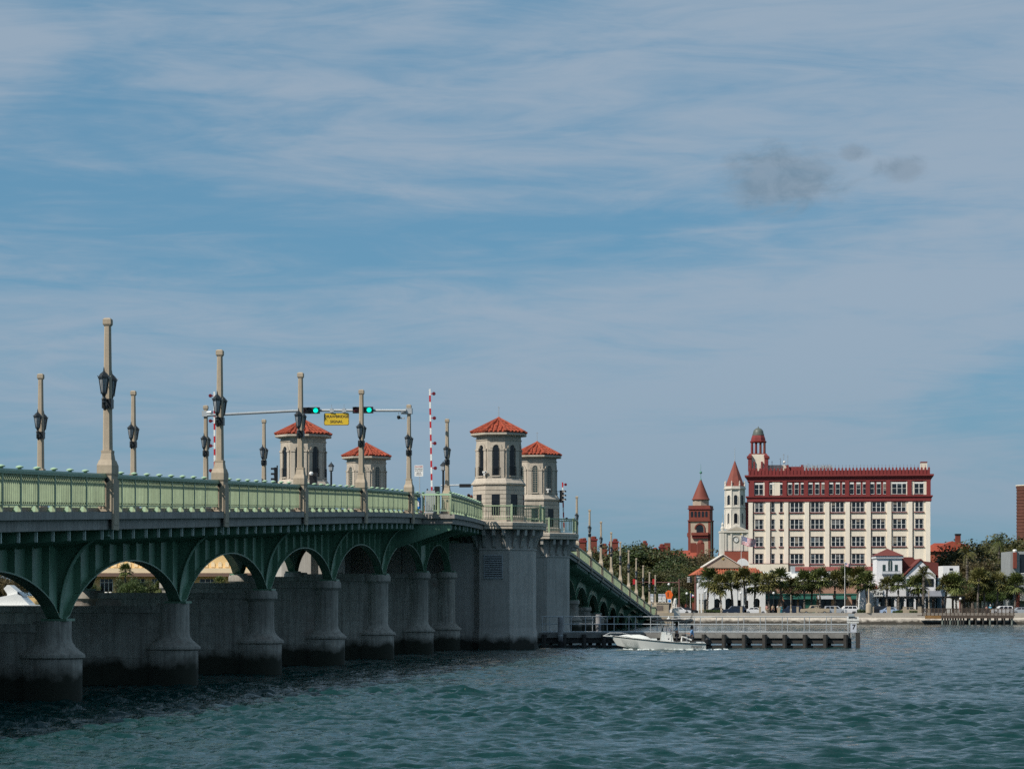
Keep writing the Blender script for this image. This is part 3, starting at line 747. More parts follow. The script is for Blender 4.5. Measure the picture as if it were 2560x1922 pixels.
def tower(name, label, x, y, lattice=False, tall=True):
    T = thing('bridge_tower', label, 'tower', Bw(x, y), -TH, 'octagonal towers of the drawbridge')
    zf = 9.45
    # bascule pier
    p = MB().lathe([(octo(5.6), -2.5), (octo(5.6), 0.9), (octo(5.4), 1.6), (octo(5.4), 7.36), (octo(5.52), 7.38), (octo(5.52), 7.48), (octo(5.3), 7.5), (octo(5.3), 8.9)], 8, 0, 0, R(22.5)).build('pier_block', CONCP, T)
    sg = 1 if x > 0 else -1
    MB().box(min(-sg * 0.4, -sg * 3.6), max(-sg * 0.4, -sg * 3.6), -2.25, 2.25, -2.5, 7.9).build('pier_body', CONCP, T)
    MB().box(min(-sg * 3.61, -sg * 7.42), max(-sg * 3.61, -sg * 7.42), 0.6, 2.25, -2.5, 7.9).build('pier_body', CONCP, T)
    for i in range(8):
        a = 5.4 * math.tan(R(22.5))
        for k in (-1, 0, 1):
            cb = MB(); u = k * a * 0.33
            aa, h = facet(i, 5.3); nx, ny = math.cos(aa), math.sin(aa); tx, ty = -ny, nx
            pts = [(0.0, 7.5), (0.12, 7.62), (0.2, 7.95), (0.34, 8.25), (0.60, 8.45), (0.64, 8.86), (0.0, 8.86)]
            cb.prism(pts, lambda d, w, k2: (nx * (h + d) + tx * (u + (-0.12, 0.12)[k2]), ny * (h + d) + ty * (u + (-0.12, 0.12)[k2]), w))
            cb.box(0, 0.001, 0, 0.001, 8.6, 8.601)
            cb.build('corbel', CONCP, p)
    pl = MB().lathe([(octo(6.75), 8.88), (octo(6.85), 8.92), (octo(6.85), 9.12), (octo(6.95), 9.15), (octo(6.95), 9.38), (octo(6.8), 9.44)], 8, 0, 0, R(22.5)).build('platform', TOWERST, T)
    # ground storey in courses with joints
    Fb = 3.72; a = Fb * math.tan(R(22.5)); bs = MB(); z = zf
    bs.lathe([(octo(Fb + 0.22), zf), (octo(Fb + 0.22), zf + 0.42), (octo(Fb + 0.04), zf + 0.5)], 8, 0, 0, R(22.5))
    bs.lathe([(octo(Fb - 0.06), zf + 0.5), (octo(Fb - 0.06), zf + 2.75)], 8, 0, 0, R(22.5))
    base = bs.build('base_wall', TOWERST, T)
    zz = zf + 0.505; nco = 7; hc = (2.72 - 0.5) / nco
    for c in range(nco):
        z0, z1 = zz + c * hc, zz + (c + 1) * hc - 0.045
        for i in range(8):
            m = MB(); open_ = zf + 0.1 < z0 < zf + 2.0 and i % 2 == 0 or zf + 0.1 < z0 < zf + 2.0 and i in (1, 7, 3, 5)
            if open_:
                on_facet(m, i, Fb, -a / 2 + 0.004, -0.31, -0.031, 0.0, z0, z1); on_facet(m, i, Fb, 0.31, a / 2 - 0.004, -0.031, 0.0, z0, z1)
            else: on_facet(m, i, Fb, -a / 2 + 0.004, a / 2 - 0.004, -0.031, 0.0, z0, z1)
            m.build('stone_course', TOWERST, base)
    for i in range(8):
        m = MB(); on_facet(m, i, Fb, -0.30, 0.30, -0.030, -0.026, zf + 0.5, zf + 2.28); d = m.build('door', GLASSD, T)
        m = MB()
        for u in (-0.31, 0.27): on_facet(m, i, Fb, u, u + 0.04, -0.0255, -0.008, zf + 0.5, zf + 2.28)
        on_facet(m, i, Fb, -0.27, 0.27, -0.0255, -0.010, zf + 1.62, zf + 1.67); m.build('door_frame', IRON, d)
    MB().lathe([(octo(Fb + 0.02), zf + 2.755), (octo(Fb + 0.20), zf + 2.82), (octo(Fb + 0.20), zf + 2.92), (octo(Fb + 0.05), zf + 3.0), (octo(3.42), zf + 3.25), (octo(3.36), zf + 3.32)], 8, 0, 0, R(22.5)).build('belt_course', TOWERST, T)
    # upper storey with tall arched windows between paired pilasters
    Fu = 3.22; a = Fu * math.tan(R(22.5)); zu, zt = zf + 3.325, 15.95
    MB().lathe([(octo(Fu), zu), (octo(Fu), zt)], 8, 0, 0, R(22.5)).build('upper_wall', TOWERST, T)
    pil = []
    for i in range(8):
        m = MB()
        for s in (-1, 1):
            u0, u1 = s * 0.30, s * 0.60
            on_facet(m, i, Fu, min(u0, u1), max(u0, u1), 0.001, 0.07, zu, 14.78); on_facet(m, i, Fu, min(u0, u1) - 0.03, max(u0, u1) + 0.03, 0.001, 0.11, 14.80, 14.93)
            on_facet(m, i, Fu, min(u0, u1) - 0.02, max(u0, u1) + 0.02, 0.001, 0.10, zu, zu + 0.12)
        # archivolt over the window
        oa = arch_pts(0.86, 14.94, 15.42, 10); ia = arch_pts(0.50, 14.94, 15.22, 10)
        a_, h_ = facet(i, Fu); nx, ny = math.cos(a_), math.sin(a_); tx, ty = -ny, nx
        P = lambda u, w, d: (nx * (h_ + d) + tx * u, ny * (h_ + d) + ty * u, w)
        for (u0, w0), (u1, w1), (v0, x0), (v1, x1) in zip(oa[1:-1], oa[2:], ia[1:-1], ia[2:]):
            m.hexa([P(v0, x0, 0.002), P(u0, w0, 0.002), P(u0, w0, 0.06), P(v0, x0, 0.06), P(v1, x1, 0.002), P(u1, w1, 0.002), P(u1, w1, 0.06), P(v1, x1, 0.06)])
        m.build('pilaster', TOWERST, T)
        w0 = zu + 0.16
        m = MB(); facet_poly(m, i, Fu, arch_pts(0.36, w0, 15.20), 0.002, 0.012); wo = m.build('window', GLASSG if lattice else GLASSD, T)
        m = MB()
        on_facet(m, i, Fu, -0.012, 0.012, 0.013, 0.03, w0, 15.17)
        for s in (-1, 1): on_facet(m, i, Fu, s * 0.215 - 0.015, s * 0.215 + 0.015, 0.002, 0.04, w0, 14.98)
        kk = 13 if lattice else 4
        for q in range(1, kk): on_facet(m, i, Fu, -0.2, 0.2, 0.013, 0.028, w0 + q * 2.45 / kk, w0 + q * 2.45 / kk + 0.022)
        m.build('window_bars', TOWERST if lattice else IRON, wo)
        m = MB(); on_facet(m, i, Fu, -0.30, 0.30, 0.001, 0.16, w0 - 0.10, w0 - 0.01); facet_poly(m, i, Fu, [(-0.30, zu), (0.30, zu), (0.22, w0 - 0.105), (-0.22, w0 - 0.105)], 0.001, 0.10); m.build('window_sill', TOWERST, T)
        if not lattice:
            m = MB(); on_facet(m, i, Fu, -0.29, 0.29, 0.13, 0.15, w0 + 0.62, w0 + 0.66)
            for q in range(7): on_facet(m, i, Fu, -0.29 + q * 0.093, -0.27 + q * 0.093, 0.13, 0.15, w0 - 0.01, w0 + 0.62)
            m.build('window_grille', IRON, T)
    MB().lathe([(octo(Fu + 0.06), 15.55), (octo(Fu + 0.1), 15.58), (octo(Fu + 0.1), 15.66), (octo(Fu + 0.02), 15.68)], 8, 0, 0, R(22.5)).build('string_course', TOWERST, T)
    MB().lathe([(octo(Fu + 0.02), 15.90), (octo(3.95), 15.93), (octo(4.02), 15.97), (octo(4.02), 16.08), (octo(3.9), 16.13)], 8, 0, 0, R(22.5)).build('eave', TOWERST, T)
    za, zb2 = 16.14, 17.22
    ro = MB().lathe([(octo(4.06), za), (octo(4.06), za + 0.03), (0.05, zb2)], 8, 0, 0, R(22.5)).build('roof', TILE, T)
    tm = MB(); ap = (0, 0, zb2)
    for i in range(8):
        a0, a1 = R(-90 + 45 * i - 22.5), R(-90 + 45 * i + 22.5); rr = octo(4.10)
        p0 = (rr * math.cos(a0), rr * math.sin(a0), za + 0.03); p1 = (rr * math.cos(a1), rr * math.sin(a1), za + 0.03)
        tiles_on(tm, p0, p1, ap, ap, 0.29, 0.105, 0.5)
        tm.tube([(p0[0], p0[1], za + 0.07), (p0[0] * 0.03, p0[1] * 0.03, zb2 + 0.05)], 0.10, 6)
    tm.ball((0, 0, zb2 + 0.06), 0.14, 8, 5)
    tm.build('roof_tiles', TILE, ro, kind='stuff', smooth=False)
    if x > 0:
        r = MB().tube([(0, 0, zb2 + 0.1), (0, 0, zb2 + 0.95)], 0.022, 5); r.tube([(-0.1, 0, zb2 + 0.9), (0.1, 0, zb2 + 0.9)], 0.012, 4); r.tube([(0, -0.1, zb2 + 0.84), (0, 0.1, zb2 + 0.84)], 0.012, 4); r.build('lightning_rod', GREYM, T)
    # platform railing on the outer facets
    rl = bpy.data.objects.new('platform_railing', None); COL.objects.link(rl); rl.parent = T
    Fr = 6.6; ar = Fr * math.tan(R(22.5)) / 2
    vis = (0, 1, 2, 3, 4) if x > 0 else (0, 7, 6, 5, 4)
    for i in vis:
        m = MB(); on_facet(m, i, Fr, -ar, ar, -0.05, 0.05, zf + 1.12, zf + 1.21); on_facet(m, i, Fr, -ar, ar, -0.02, 0.02, zf + 0.17, zf + 0.21)
        kk = 15
        for q in range(kk): u = -ar + (q + 0.5) * 2 * ar / kk; on_facet(m, i, Fr, u - 0.014, u + 0.014, -0.014, 0.014, zf + 0.21, zf + 1.12)
        m.build('rail_panel', RAILG, rl)
        m = MB(); on_facet(m, i, Fr, ar - 0.07, ar + 0.05, -0.08, 0.06, zf, zf + 1.28); m.build('post', RAILG, rl)
    # louvred vent in the pier facing the water
    if tall:
        m = MB(); z0, z1 = 5.3, 6.95; on_facet(m, 0, 5.4, -0.75, 0.60, 0.002, 0.012, z0, z1); vo = m.build('vent', BLACK, T)
        m = MB()
        for q in range(12): on_facet(m, 0, 5.4, -0.72, 0.57, 0.013, 0.05, z0 + 0.05 + q * 0.135, z0 + 0.115 + q * 0.135)
        for u in (-0.79, 0.57): on_facet(m, 0, 5.4, u, u + 0.06, 0.002, 0.07, z0 - 0.05, z1 + 0.05)
        for q in (z0 - 0.06, z1): on_facet(m, 0, 5.4, -0.73, 0.57, 0.002, 0.07, q, q + 0.06)
        m.build('vent_slats', GREYM, vo)
    return T
tower('near_right', 'nearer octagonal tower right of the bridge, red tile roof, louvred vent in its pier', TX, T1Y)
tower('far_right', 'farther octagonal tower partly hidden behind the nearer right tower', TX, T2Y, lattice=True, tall=False)
tower('near_left', 'larger octagonal tower left of the road behind the third pylon', -TX, T1Y, tall=False)
tower('far_left', 'smaller octagonal tower left of the road behind the fourth pylon', -TX, T2Y, lattice=True, tall=False)
# bascule leaves between the piers
m = MB(); sweep(m, [(-7.0, -1.3), (7.0, -1.3), (7.0, -0.65), (-7.0, -0.65)], lin(T1Y + 2.6, T2Y - 2.6, 6)); m.build('bascule_leaf', GREEN, BR)
for sx in (1, -1):
    m = MB(); sweep(m, rect(sx * 6.8 - 0.12, sx * 6.8 + 0.12, -0.6, 0.0), lin(T1Y + 2.6, T2Y - 2.6, 6)); m.build('bascule_edge', GREEN, BR)

# ------------------------------------------------------------------ signals, gates, signs and lamps on the bridge
def px_on_bridge(x, y, z): return Bw(x, y, z)
def solve_x(px, y):   # offset from the centre line that the photograph shows at column px, station y
    k = (px - 1280) / F
    xx = (k * y * CT - y * ST) / (CT + k * ST); return xx - BX
def zpx(px, y, py):   # height of image row py on the upright through that point
    return CAMH + (HY - py) / F * Bw(solve_x(px, y), y).y
# mast arm across the road between two pylons
y4 = ys(4); zA = zc(y4) + 6.28
ma = thing('overhead_gantry', 'long grey steel signal arm spanning between two pylons', 'gantry', Bw(0, y4, zA), -TH)
MB().tube([(-HX + 0.14, -1.5, -0.32), (-HX + 0.6, -1.44, -0.29), (-1.0, -0.3, 0.0), (1.0, -0.25, 0.02), (HX - 0.14, -0.25, -0.03)], 0.085, 10).build('arm_pipe', GREYM, ma, smooth=True)
for sx in (1, -1):
    yo_ = -1.25 if sx < 0 else 0.0
    c = MB().box(sx * (HX) - 0.2, sx * HX + 0.2, -0.2, 0.2, -0.22 - (0.15 if sx < 0 else 0), 0.12 - (0.15 if sx < 0 else 0)); c.tube([(sx * (HX - 0.45), -0.25, -0.14), (sx * (HX - 0.1), -0.1, -0.14)], 0.11, 8); c.build('clamp', GREYM, ma, (0, yo_, 0))
for x in (solve_x(831, y4), solve_x(862, y4)): 
    c = MB().box(x - 0.09, x + 0.09, -0.38, -0.12, -0.12, 0.12); c.tube([(x, -0.25, 0.1), (x, -0.25, 0.38)], 0.012, 4); c.box(x + 0.03, x + 0.16, -0.42, -0.38, -0.1, 0.05); c.build('sign_clamp', GREYM, ma)
def sx_at(px): return None
LGREEN = emit('green_signal_light', (0.0, 0.75, 0.55), 1.3)
def hsignal(x, label):
    T = thing('traffic_light', label, 'traffic light', Bw(x, y4, zA), -TH, 'horizontal drawbridge signals')
    MB().box(-0.62, 0.62, -0.62, -0.36, -0.19, 0.19).build('housing', BLACK, T)
    for k in (-1, 0, 1):
        v = MB(); r0 = 0.17
        for q in range(8):
            a0, a1 = R(20 + 17.5 * q), R(20 + 17.5 * (q + 1))
            v.hexa([(k * 0.4 + r * math.cos(a), yy, r * math.sin(a)) for r in (r0,) for a, yy in ((a0, -0.621), (a1, -0.621), (a1, -0.82), (a0, -0.82))] + [(k * 0.4 + (r0 + 0.012) * math.cos(a), yy, (r0 + 0.012) * math.sin(a)) for a, yy in ((a0, -0.621), (a1, -0.621), (a1, -0.82), (a0, -0.82))])
        v.build('visor', BLACK, T)
        l = MB().lathe([(0.15, 0.0), (0.12, 0.03), (0.02, 0.045)], 14).build('lens', LGREEN if k == 1 else REDD if k == -1 else BLACK, T, (k * 0.4, -0.622, 0)); l.rotation_euler = (R(90), 0, 0)
hsignal(solve_x(778, y4), 'horizontal traffic light with green lens left of the yellow sign')
hsignal(solve_x(911, y4), 'horizontal traffic light with green lens right of the yellow sign')
YEL = mat('sign_yellow', (0.62, 0.42, 0.02), 0.5, 0.06, 2)
sg = thing('drawbridge_sign', 'yellow drawbridge signal sign hanging under the signal arm', 'sign', Bw(solve_x(843.5, y4), y4 - 0.3, zA - 0.52), -TH)
def rrect(w, h, r, n=4):
    return [(sx * (w / 2 - r) + r * math.cos(a), sz * (h / 2 - r) + r * math.sin(a)) for sx, sz, a0 in ((1, -1, -90), (1, 1, 0), (-1, 1, 90), (-1, -1, 180)) for a in [R(a0 + 90 * k / n) for k in range(n + 1)]]
MB().xz(rrect(1.55, 0.76, 0.1), 0.0, 0.02).build('border', BLACK, sg)
MB().xz(rrect(1.49, 0.70, 0.08), -0.006, -0.001).build('board', YEL, sg)
for txt, z in (('DRAWBRIDGE', 0.15), ('SIGNAL', -0.16)): place('lettering', text_mesh(txt, 0.232, 0.002, 0.006), BLACK, sg, (0, -0.009, z))
# dome camera under the arm
cm = thing('dome_camera', 'small dome camera under the right end of the signal arm', 'camera', Bw(HX - 0.6, y4 - 0.2, zA - 0.25), -TH)
MB().tube([(0, 0, 0.1), (0, 0, -0.1)], 0.02, 5).build('stem', GREYM, cm); MB().lathe([(0.02, -0.08), (0.11, -0.1), (0.11, -0.2), (0.08, -0.28), (0.02, -0.31)], 10).build('dome', BLACK, cm, smooth=True)
c2 = MB().box(-0.02, 0.24, -0.06, 0.06, -0.27, -0.2); c2.build('arm', GREYM, cm, (0.1, 0.1, 0))

def gate(x, y, h, lean, label, balls, side, base=True, w=0.058):
    zg = zc(y) + 0.14
    T = thing('gate_arm', label, 'barrier gate', Bw(x, y, zg), -TH, 'raised red and white gate arms')
    if base:
        b = MB().box(-0.28, 0.28, -0.3, 0.3, 0, 1.15); b.frus(0, 0, 1.15, 1.3, 0.56, 0.6, 0.4, 0.44); bo = b.build('gate_housing', GREYM, T)
        MB().box(-0.34, -0.285, -0.16, 0.16, 0.75, 1.75).build('pivot_plate', IRON, bo); MB().box(0.10, 0.2, -0.16, 0.16, 0.75, 1.7).build('pivot_plate', IRON, bo)
    z0 = 1.0 if base else 0.0; n = int((h - z0) / 0.42)
    for k in range(n):
        a, b = z0 + (h - z0) * k / n, z0 + (h - z0) * (k + 1) / n
        xo = lambda z: lean * (z - z0)
        m = MB().hexa([(xo(a) - w, -0.03, a), (xo(a) + w, -0.03, a), (xo(a) + w, 0.03, a), (xo(a) - w, 0.03, a), (xo(b) - w, -0.03, b), (xo(b) + w, -0.03, b), (xo(b) + w, 0.03, b), (xo(b) - w, 0.03, b)])
        m.build('red_band' if k % 2 else 'white_band', RED if k % 2 else WHITE, T)
    for z in balls:
        xo = lean * (z - z0)
        m = MB().box(min(xo, xo + side * 0.2), max(xo, xo + side * 0.2), -0.025, 0.025, z - 0.03, z + 0.03); m.lathe([(0.05, 0), (0.1, 0)], 3)
        m = MB().box(min(xo + side * w, xo + side * 0.2), max(xo + side * w, xo + side * 0.2), -0.025, 0.025, z - 0.03, z + 0.03); lo = m.build('lamp_bracket', RED, T)
        l = MB().lathe([(0.03, 0.10), (0.11, 0.09), (0.125, 0.0), (0.11, -0.06), (0.03, -0.09)], 12).build('warning_lamp', REDD, lo, (xo + side * 0.27, 0, z), smooth=True); l.rotation_euler = (R(90), 0, 0)
yg = ys(4.95)
zq = lambda px, y, py: zpx(px, y, py) - zc(y) - 0.14
gate(solve_x(1080, yg), yg, zq(1080, yg, 972), -0.02, 'tall red and white gate arm right of the signal arm', [zq(1080, yg, p) for p in (1170, 1108, 1045, 984)], 1)
yf = ys(4.75)
gate(solve_x(537, yf), yf, zq(537, yf, 979), -0.004, 'red and white gate arm behind the second tallest pylon', [zq(537, yf, p) for p in (1176, 1114, 1052, 989)], -1)
yk = ys(5.6)
gate(solve_x(1062, yk), yk, 1.75, -0.03, 'thin short striped gate arm by the white danger sign', (0.45,), -1, base=False, w=0.05)
yk = T2Y + 4.5
gate(solve_x(1410, yk), yk, 4.4, -0.03, 'red and white gate arm right of the farther right tower', (4.2, 1.2), 1, base=False)
def vsignal(px, y, z, label, rz=0.0, h=1.15):
    T = thing('traffic_light', label, 'traffic light', Bw(solve_x(px, y), y, z), -TH + rz, 'black upright traffic lights')
    MB().box(-0.17, 0.17, -0.1, 0.14, 0, h).build('housing', BLACK, T)
    for k in range(3):
        zz = h * (k + 0.5) / 3; v = MB()
        for q in range(8):
            a0, a1 = R(10 + 20 * q), R(10 + 20 * (q + 1)); r0 = 0.155
            v.hexa([((r0) * math.cos(a), yy, zz + r0 * math.sin(a)) for a, yy in ((a0, -0.101), (a1, -0.101), (a1, -0.34), (a0, -0.34))] + [((r0 + 0.015) * math.cos(a), yy, zz + (r0 + 0.015) * math.sin(a)) for a, yy in ((a0, -0.101), (a1, -0.101), (a1, -0.34), (a0, -0.34))])
        v.build('visor', BLACK, T)
        l = MB().lathe([(0.135, 0), (0.1, 0.02)], 12).build('lens', REDD, T, (0, -0.102, zz)); l.rotation_euler = (R(90), 0, 0)
    return T
yv = T1Y - 4.0
v = vsignal(689, yv, zpx(689, yv, 1207), 'black traffic light facing left beside the larger left tower', R(-72))
MB().tube([(0, 0.12, -1.5), (0, 0.12, 1.3)], 0.05, 6).build('pole', BLACK, v)
v = vsignal(1405, T2Y - 0.2, 12.1, 'black traffic light mounted on the farther right tower', R(72), 1.05)
MB().tube([(0.02, 0.1, 0.95), (0.02, 1.0, 0.98)], 0.03, 5).build('bracket', BLACK, v); MB().tube([(0.02, 0.1, 0.05), (0.02, 1.0, 0.05)], 0.03, 5).build('bracket', BLACK, v)
def street_lamp(px, y, ztop, label):
    z = zc(y) + 0.14; h = ztop - z
    T = thing('street_lamp', label, 'street lamp', Bw(solve_x(px, y), y, z), -TH, 'black street lamps on the bridge')
    MB().lathe([(0.20, 0), (0.20, 0.5), (0.13, 0.6), (0.11, 1.1), (0.13, 1.15), (0.085, 1.25), (0.07, h - 0.8), (0.09, h - 0.78), (0.05, h - 0.72)], 10).build('pole', IRON, T)
    MB().lathe([(0.06, h - 0.715), (0.15, h - 0.66), (0.19, h - 0.34), (0.24, h - 0.32), (0.20, h - 0.26), (0.08, h - 0.12), (0.03, h - 0.08), (0.02, h)], 6).build('lantern', IRON, T)
    MB().lathe([(0.155, h - 0.64), (0.192, h - 0.36)], 6, 0, 0, 0).build('glass', GLASSL, T)
street_lamp(828, ys(5.55), zpx(828, ys(5.55), 1154), 'black street lamp between the two left towers')
street_lamp(1108, ys(5.35), zpx(1108, ys(5.35), 1152), 'black street lamp beside the pylon right of the gate arm')
# white danger sign on a thin post
yd = ys(4.72); 
T = thing('danger_sign', 'white danger notice on a thin post by the gate arms', 'sign', Bw(solve_x(1047, yd), yd, zc(yd) + 0.14), -TH)
zs = CAMH + (HY - 1181) / F * 165.0 - zc(yd) - 0.14
MB().tube([(0.05, 0.03, 0), (0.05, 0.03, zs)], 0.025, 6).build('post', GREYM, T)
MB().xz(rrect(0.58, 0.74, 0.04), 0.0, 0.008).build('board', WHITE, T, (0, 0, zs))
REDT = mat('sign_red_ink', (0.35, 0.03, 0.05), 0.5, 0.05, 2); BLKT = mat('sign_black_ink', (0.03, 0.03, 0.035), 0.5, 0.05, 2)
for txt, dz, s_, mm in (('DANGER', 0.27, 0.13, REDT), ('STAY BEHIND', 0.13, 0.085, BLKT), ('GATE WHEN', 0.01, 0.085, BLKT), ('BRIDGE', -0.13, 0.085, BLKT), ('OPENING', -0.25, 0.085, BLKT)):
    place('lettering', text_mesh(txt, s_, 0.001, 0.003), mm, T, (0, -0.003, zs + dz))
# blue banner
yb = ys(4.2); zb_ = zc(yb)
T = thing('blue_sign', 'narrow bright blue sign on the railing by the gate', 'sign', Bw(solve_x(1047, yb), yb, zb_), -TH)
BLUE = mat('sign_blue', (0.02, 0.22, 0.62), 0.5, 0.1, 2)
MB().box(-0.13, 0.13, -0.20, -0.19, zpx(1047, yb, 1272) - zb_, zpx(1047, yb, 1243) - zb_).build('board', BLUE, T); MB().box(-0.05, 0.05, -0.205, -0.201, zpx(1047, yb, 1266) - zb_, zpx(1047, yb, 1252) - zb_).build('emblem', WHITE, T)
MB().tube([(0.16, -0.17, 0.0), (0.16, -0.17, 1.3)], 0.03, 5).build('post', GREYM, T)
# gate machinery cabinets behind the short railing
yq = YW0 + 0.9
for px, w, h, mm, lab in ((1079, 0.66, 1.5, GREYM, 'grey steel gate cabinet behind the short green railing'), (1093, 0.30, 1.75, IRON, 'dark narrow control box beside the grey gate cabinet')):
    T = thing('control_cabinet', lab, 'cabinet', Bw(solve_x(px, yq), yq, zc(yq)), -TH)
    MB().box(-w / 2, w / 2, -0.25, 0.25, 0.08, h).build('body', mm, T); MB().box(-w / 2 + 0.04, w / 2 - 0.04, -0.265, -0.251, 0.2, h - 0.12).build('door', mm, T); MB().box(-w / 2 - 0.05, w / 2 + 0.05, -0.3, 0.3, 0, 0.078).build('plinth', CONC, T)
# the white floodlight and black box by the larger left tower
T = thing('floodlight', 'white floodlight on a black box in front of the left tower', 'floodlight', Bw(solve_x(783, T1Y - 2.4), T1Y - 2.4, zc(T1Y - 3)), -TH)
zt_ = zpx(783, T1Y - 2.4, 1181) - zc(T1Y - 3); MB().box(-0.25, 0.3, -0.15, 0.15, 0, zt_).build('black_box', BLACK, T); MB().lathe([(0.06, 0), (0.15, 0.12), (0.15, 0.2), (0.05, 0.26)], 12).build('lamp_head', WHITE, T, (-0.12, -0.3, zt_ - 0.15)).rotation_euler = (R(70), 0, R(20))
# security cameras on the right towers
for px, y, z, lab in ((1212, T1Y - 1.75, 13.15, 'white security camera on the nearer right tower'), (1371, T2Y - 1.4, 13.15, 'white security camera on the farther right tower')):
    T = thing('security_camera', lab, 'camera', Bw(solve_x(px, y), y, z), -TH)
    MB().box(-0.17, 0.17, -0.12, 0.05, -0.05, 0.09).build('body', WHITE, T); MB().box(-0.1, 0.02, -0.09, 0.02, -0.24, -0.06).build('mount', WHITE, T); MB().lathe([(0.05, 0), (0.05, 0.03)], 8).build('lens', BLACK, T, (0.08, -0.121, 0.02)).rotation_euler = (R(90), 0, 0)
# opposing signal arm seen beyond
yo = ys(9.2)
T = thing('overhead_gantry', 'short grey signal arm seen beyond, left of the nearer right tower', 'gantry', Bw(solve_x(1118, yo), yo, CAMH + (HY - 1212) / F * (yo * CT + 3)), -TH)
MB().tube([(-0.6, 0, 0), (3.6, 0, 0.05)], 0.08, 8).build('arm_pipe', GREYM, T); MB().box(1.2, 2.3, -0.2, 0.1, -0.2, 0.12).build('signal_head', BLACK, T)
# ------------------------------------------------------------------ the town: helpers
def win_mesh(w, h, cols=2, rows=2, arch=False, fr=0.09, mun=0.05):
    """frame mesh of a window w x h with its base centre at the origin, facing -y"""
    m = MB()
    m.box(-w / 2, -w / 2 + fr, -0.10, 0.02, 0, h); m.box(w / 2 - fr, w / 2, -0.10, 0.02, 0, h)
    m.box(-w / 2 + fr, w / 2 - fr, -0.10, 0.02, 0, fr); m.box(-w / 2 + fr, w / 2 - fr, -0.10, 0.02, h - fr, h)
    for r in range(1, rows): m.box(-w / 2 + fr, w / 2 - fr, -0.085, 0.02, h * r / rows - mun / 2, h * r / rows + mun / 2)
    for c in range(1, cols): 
        x = -w / 2 + w * c / cols; m.box(x - mun / 2, x + mun / 2, -0.08, 0.02, fr, h - fr)
    return m.mesh('window')
def boxo(name, m, parent, x0, x1, y0, y1, z0, z1, **kw): return MB().box(x0, x1, y0, y1, z0, z1).build(name, m, parent, **kw)
def hip(mb, x0, x1, y0, y1, z0, z1, ridge=0.0, tiles=None):
    """hip roof: ridge length along x"""
    cy = (y0 + y1) / 2; cx = (x0 + x1) / 2; a = (cx - ridge / 2, cy, z1); b = (cx + ridge / 2, cy, z1)
    P = [(x0, y0, z0), (x1, y0, z0), (x1, y1, z0), (x0, y1, z0), a, b]
    mb.add(P, [(0, 1, 5, 4), (1, 2, 5), (2, 3, 4, 5), (3, 0, 4), (3, 2, 1, 0)])
    return P

# ---- the cream and oxblood hotel block
HZ = 500.0; hm = F / HZ
def hx(px): return (px - 2096.5) / hm
def hz(py): return CAMH + (HY - py) / hm - GZ
H = thing('hotel_block', 'tall cream block with oxblood red top storey and cupola', 'building', (Wp(2096.5, 0, HZ).x, HZ, GZ), R(-7.5))
x0, x1 = hx(1872), hx(2322)
D = 17.0
boxo('wall', CREAM, H, x0, x1, 0, D, 0, hz(1254))
boxo('top_storey', OXRED, H, x0 + 0.02, x1 - 0.02, 0.02, D - 0.02, hz(1253.9), hz(1185))
def zx(xx): return hx(1840 + 0.2351 * xx)
def zy(yy): return hz(1040 + 0.2351 * yy)
TRIPLE = [(580, 715), (797, 930), (1015, 1148), (1228, 1362), (1442, 1578), (1660, 1797)]
DOUBLE = [(205, 292), (1893, 1978)]; SINGLE = [(378, 412), (468, 502)]
wmesh = {}
BLIND = [mat('grey_blind', (0.11, 0.115, 0.12), 0.6, 0.1, 1), mat('tan_blind', (0.17, 0.15, 0.125), 0.6, 0.1, 1), mat('blue_reflection_blind', (0.06, 0.08, 0.10), 0.3, 0.1, 1)]
def hwin(a, b, z0, z1, n, name='window', arch=False):
    w = zx(b) - zx(a); cx = (zx(a) + zx(b)) / 2; h = z1 - z0
    o = bpy.data.objects.new(name, None); COL.objects.link(o); o.parent = H; o.location = (cx, -0.003, z0)
    key = (round(w, 1), round(h, 1), n, arch)
    if key not in wmesh:
        f = MB(); g = MB(); sw = w / n
        for k in range(n):
            c = -w / 2 + sw * (k + 0.5); hw = sw / 2
            fr = 0.062 if n > 1 else 0.045
            f.box(c - hw, c - hw + fr, -0.09, 0.0, 0, h); f.box(c + hw - fr, c + hw, -0.09, 0.0, 0, h)
            f.box(c - hw + fr, c + hw - fr, -0.08, 0.0, h * 0.47, h * 0.47 + 0.055); f.box(c - hw + fr, c + hw - fr, -0.07, 0.0, 0, 0.06)
            if arch: f.box(c - hw + fr, c + hw - fr, -0.085, 0.0, h - 0.32, h)
            g.box(c - hw + fr, c + hw - fr, -0.022, -0.002, 0.06, h)
        wmesh[key] = (f.mesh('window_frame'), g.mesh('pane'))
    fm, gm = wmesh[key]
    fo = place('window_frame', fm, WHITE, o); place('pane', gm, GLASSD, o)
    for k in range(n):
        if random.random() < 0.26:
            sw = w / n; c = -w / 2 + sw * (k + 0.5); hb = h * random.choice((0.25, 0.3, 0.48, 0.48, 0.7)); MB().box(c - sw / 2 + 0.1, c + sw / 2 - 0.1, -0.027, -0.0235, h - hb - 0.02, h - 0.02).build('blind', BLIND[random.randrange(3)], o)
    if not arch:
        MB().box(-w / 2 - 0.22, w / 2 + 0.22, -0.25, 0.0, -0.16, -0.003).build('window_sill', OXRED, o)
        MB().box(-w / 2 - 0.03, w / 2 + 0.03, -0.14, 0.0, h + 0.003, h + 0.10).build('lintel', mat('brown_lintel', (0.10, 0.06, 0.05), 0.8, 0.1, 1), o)
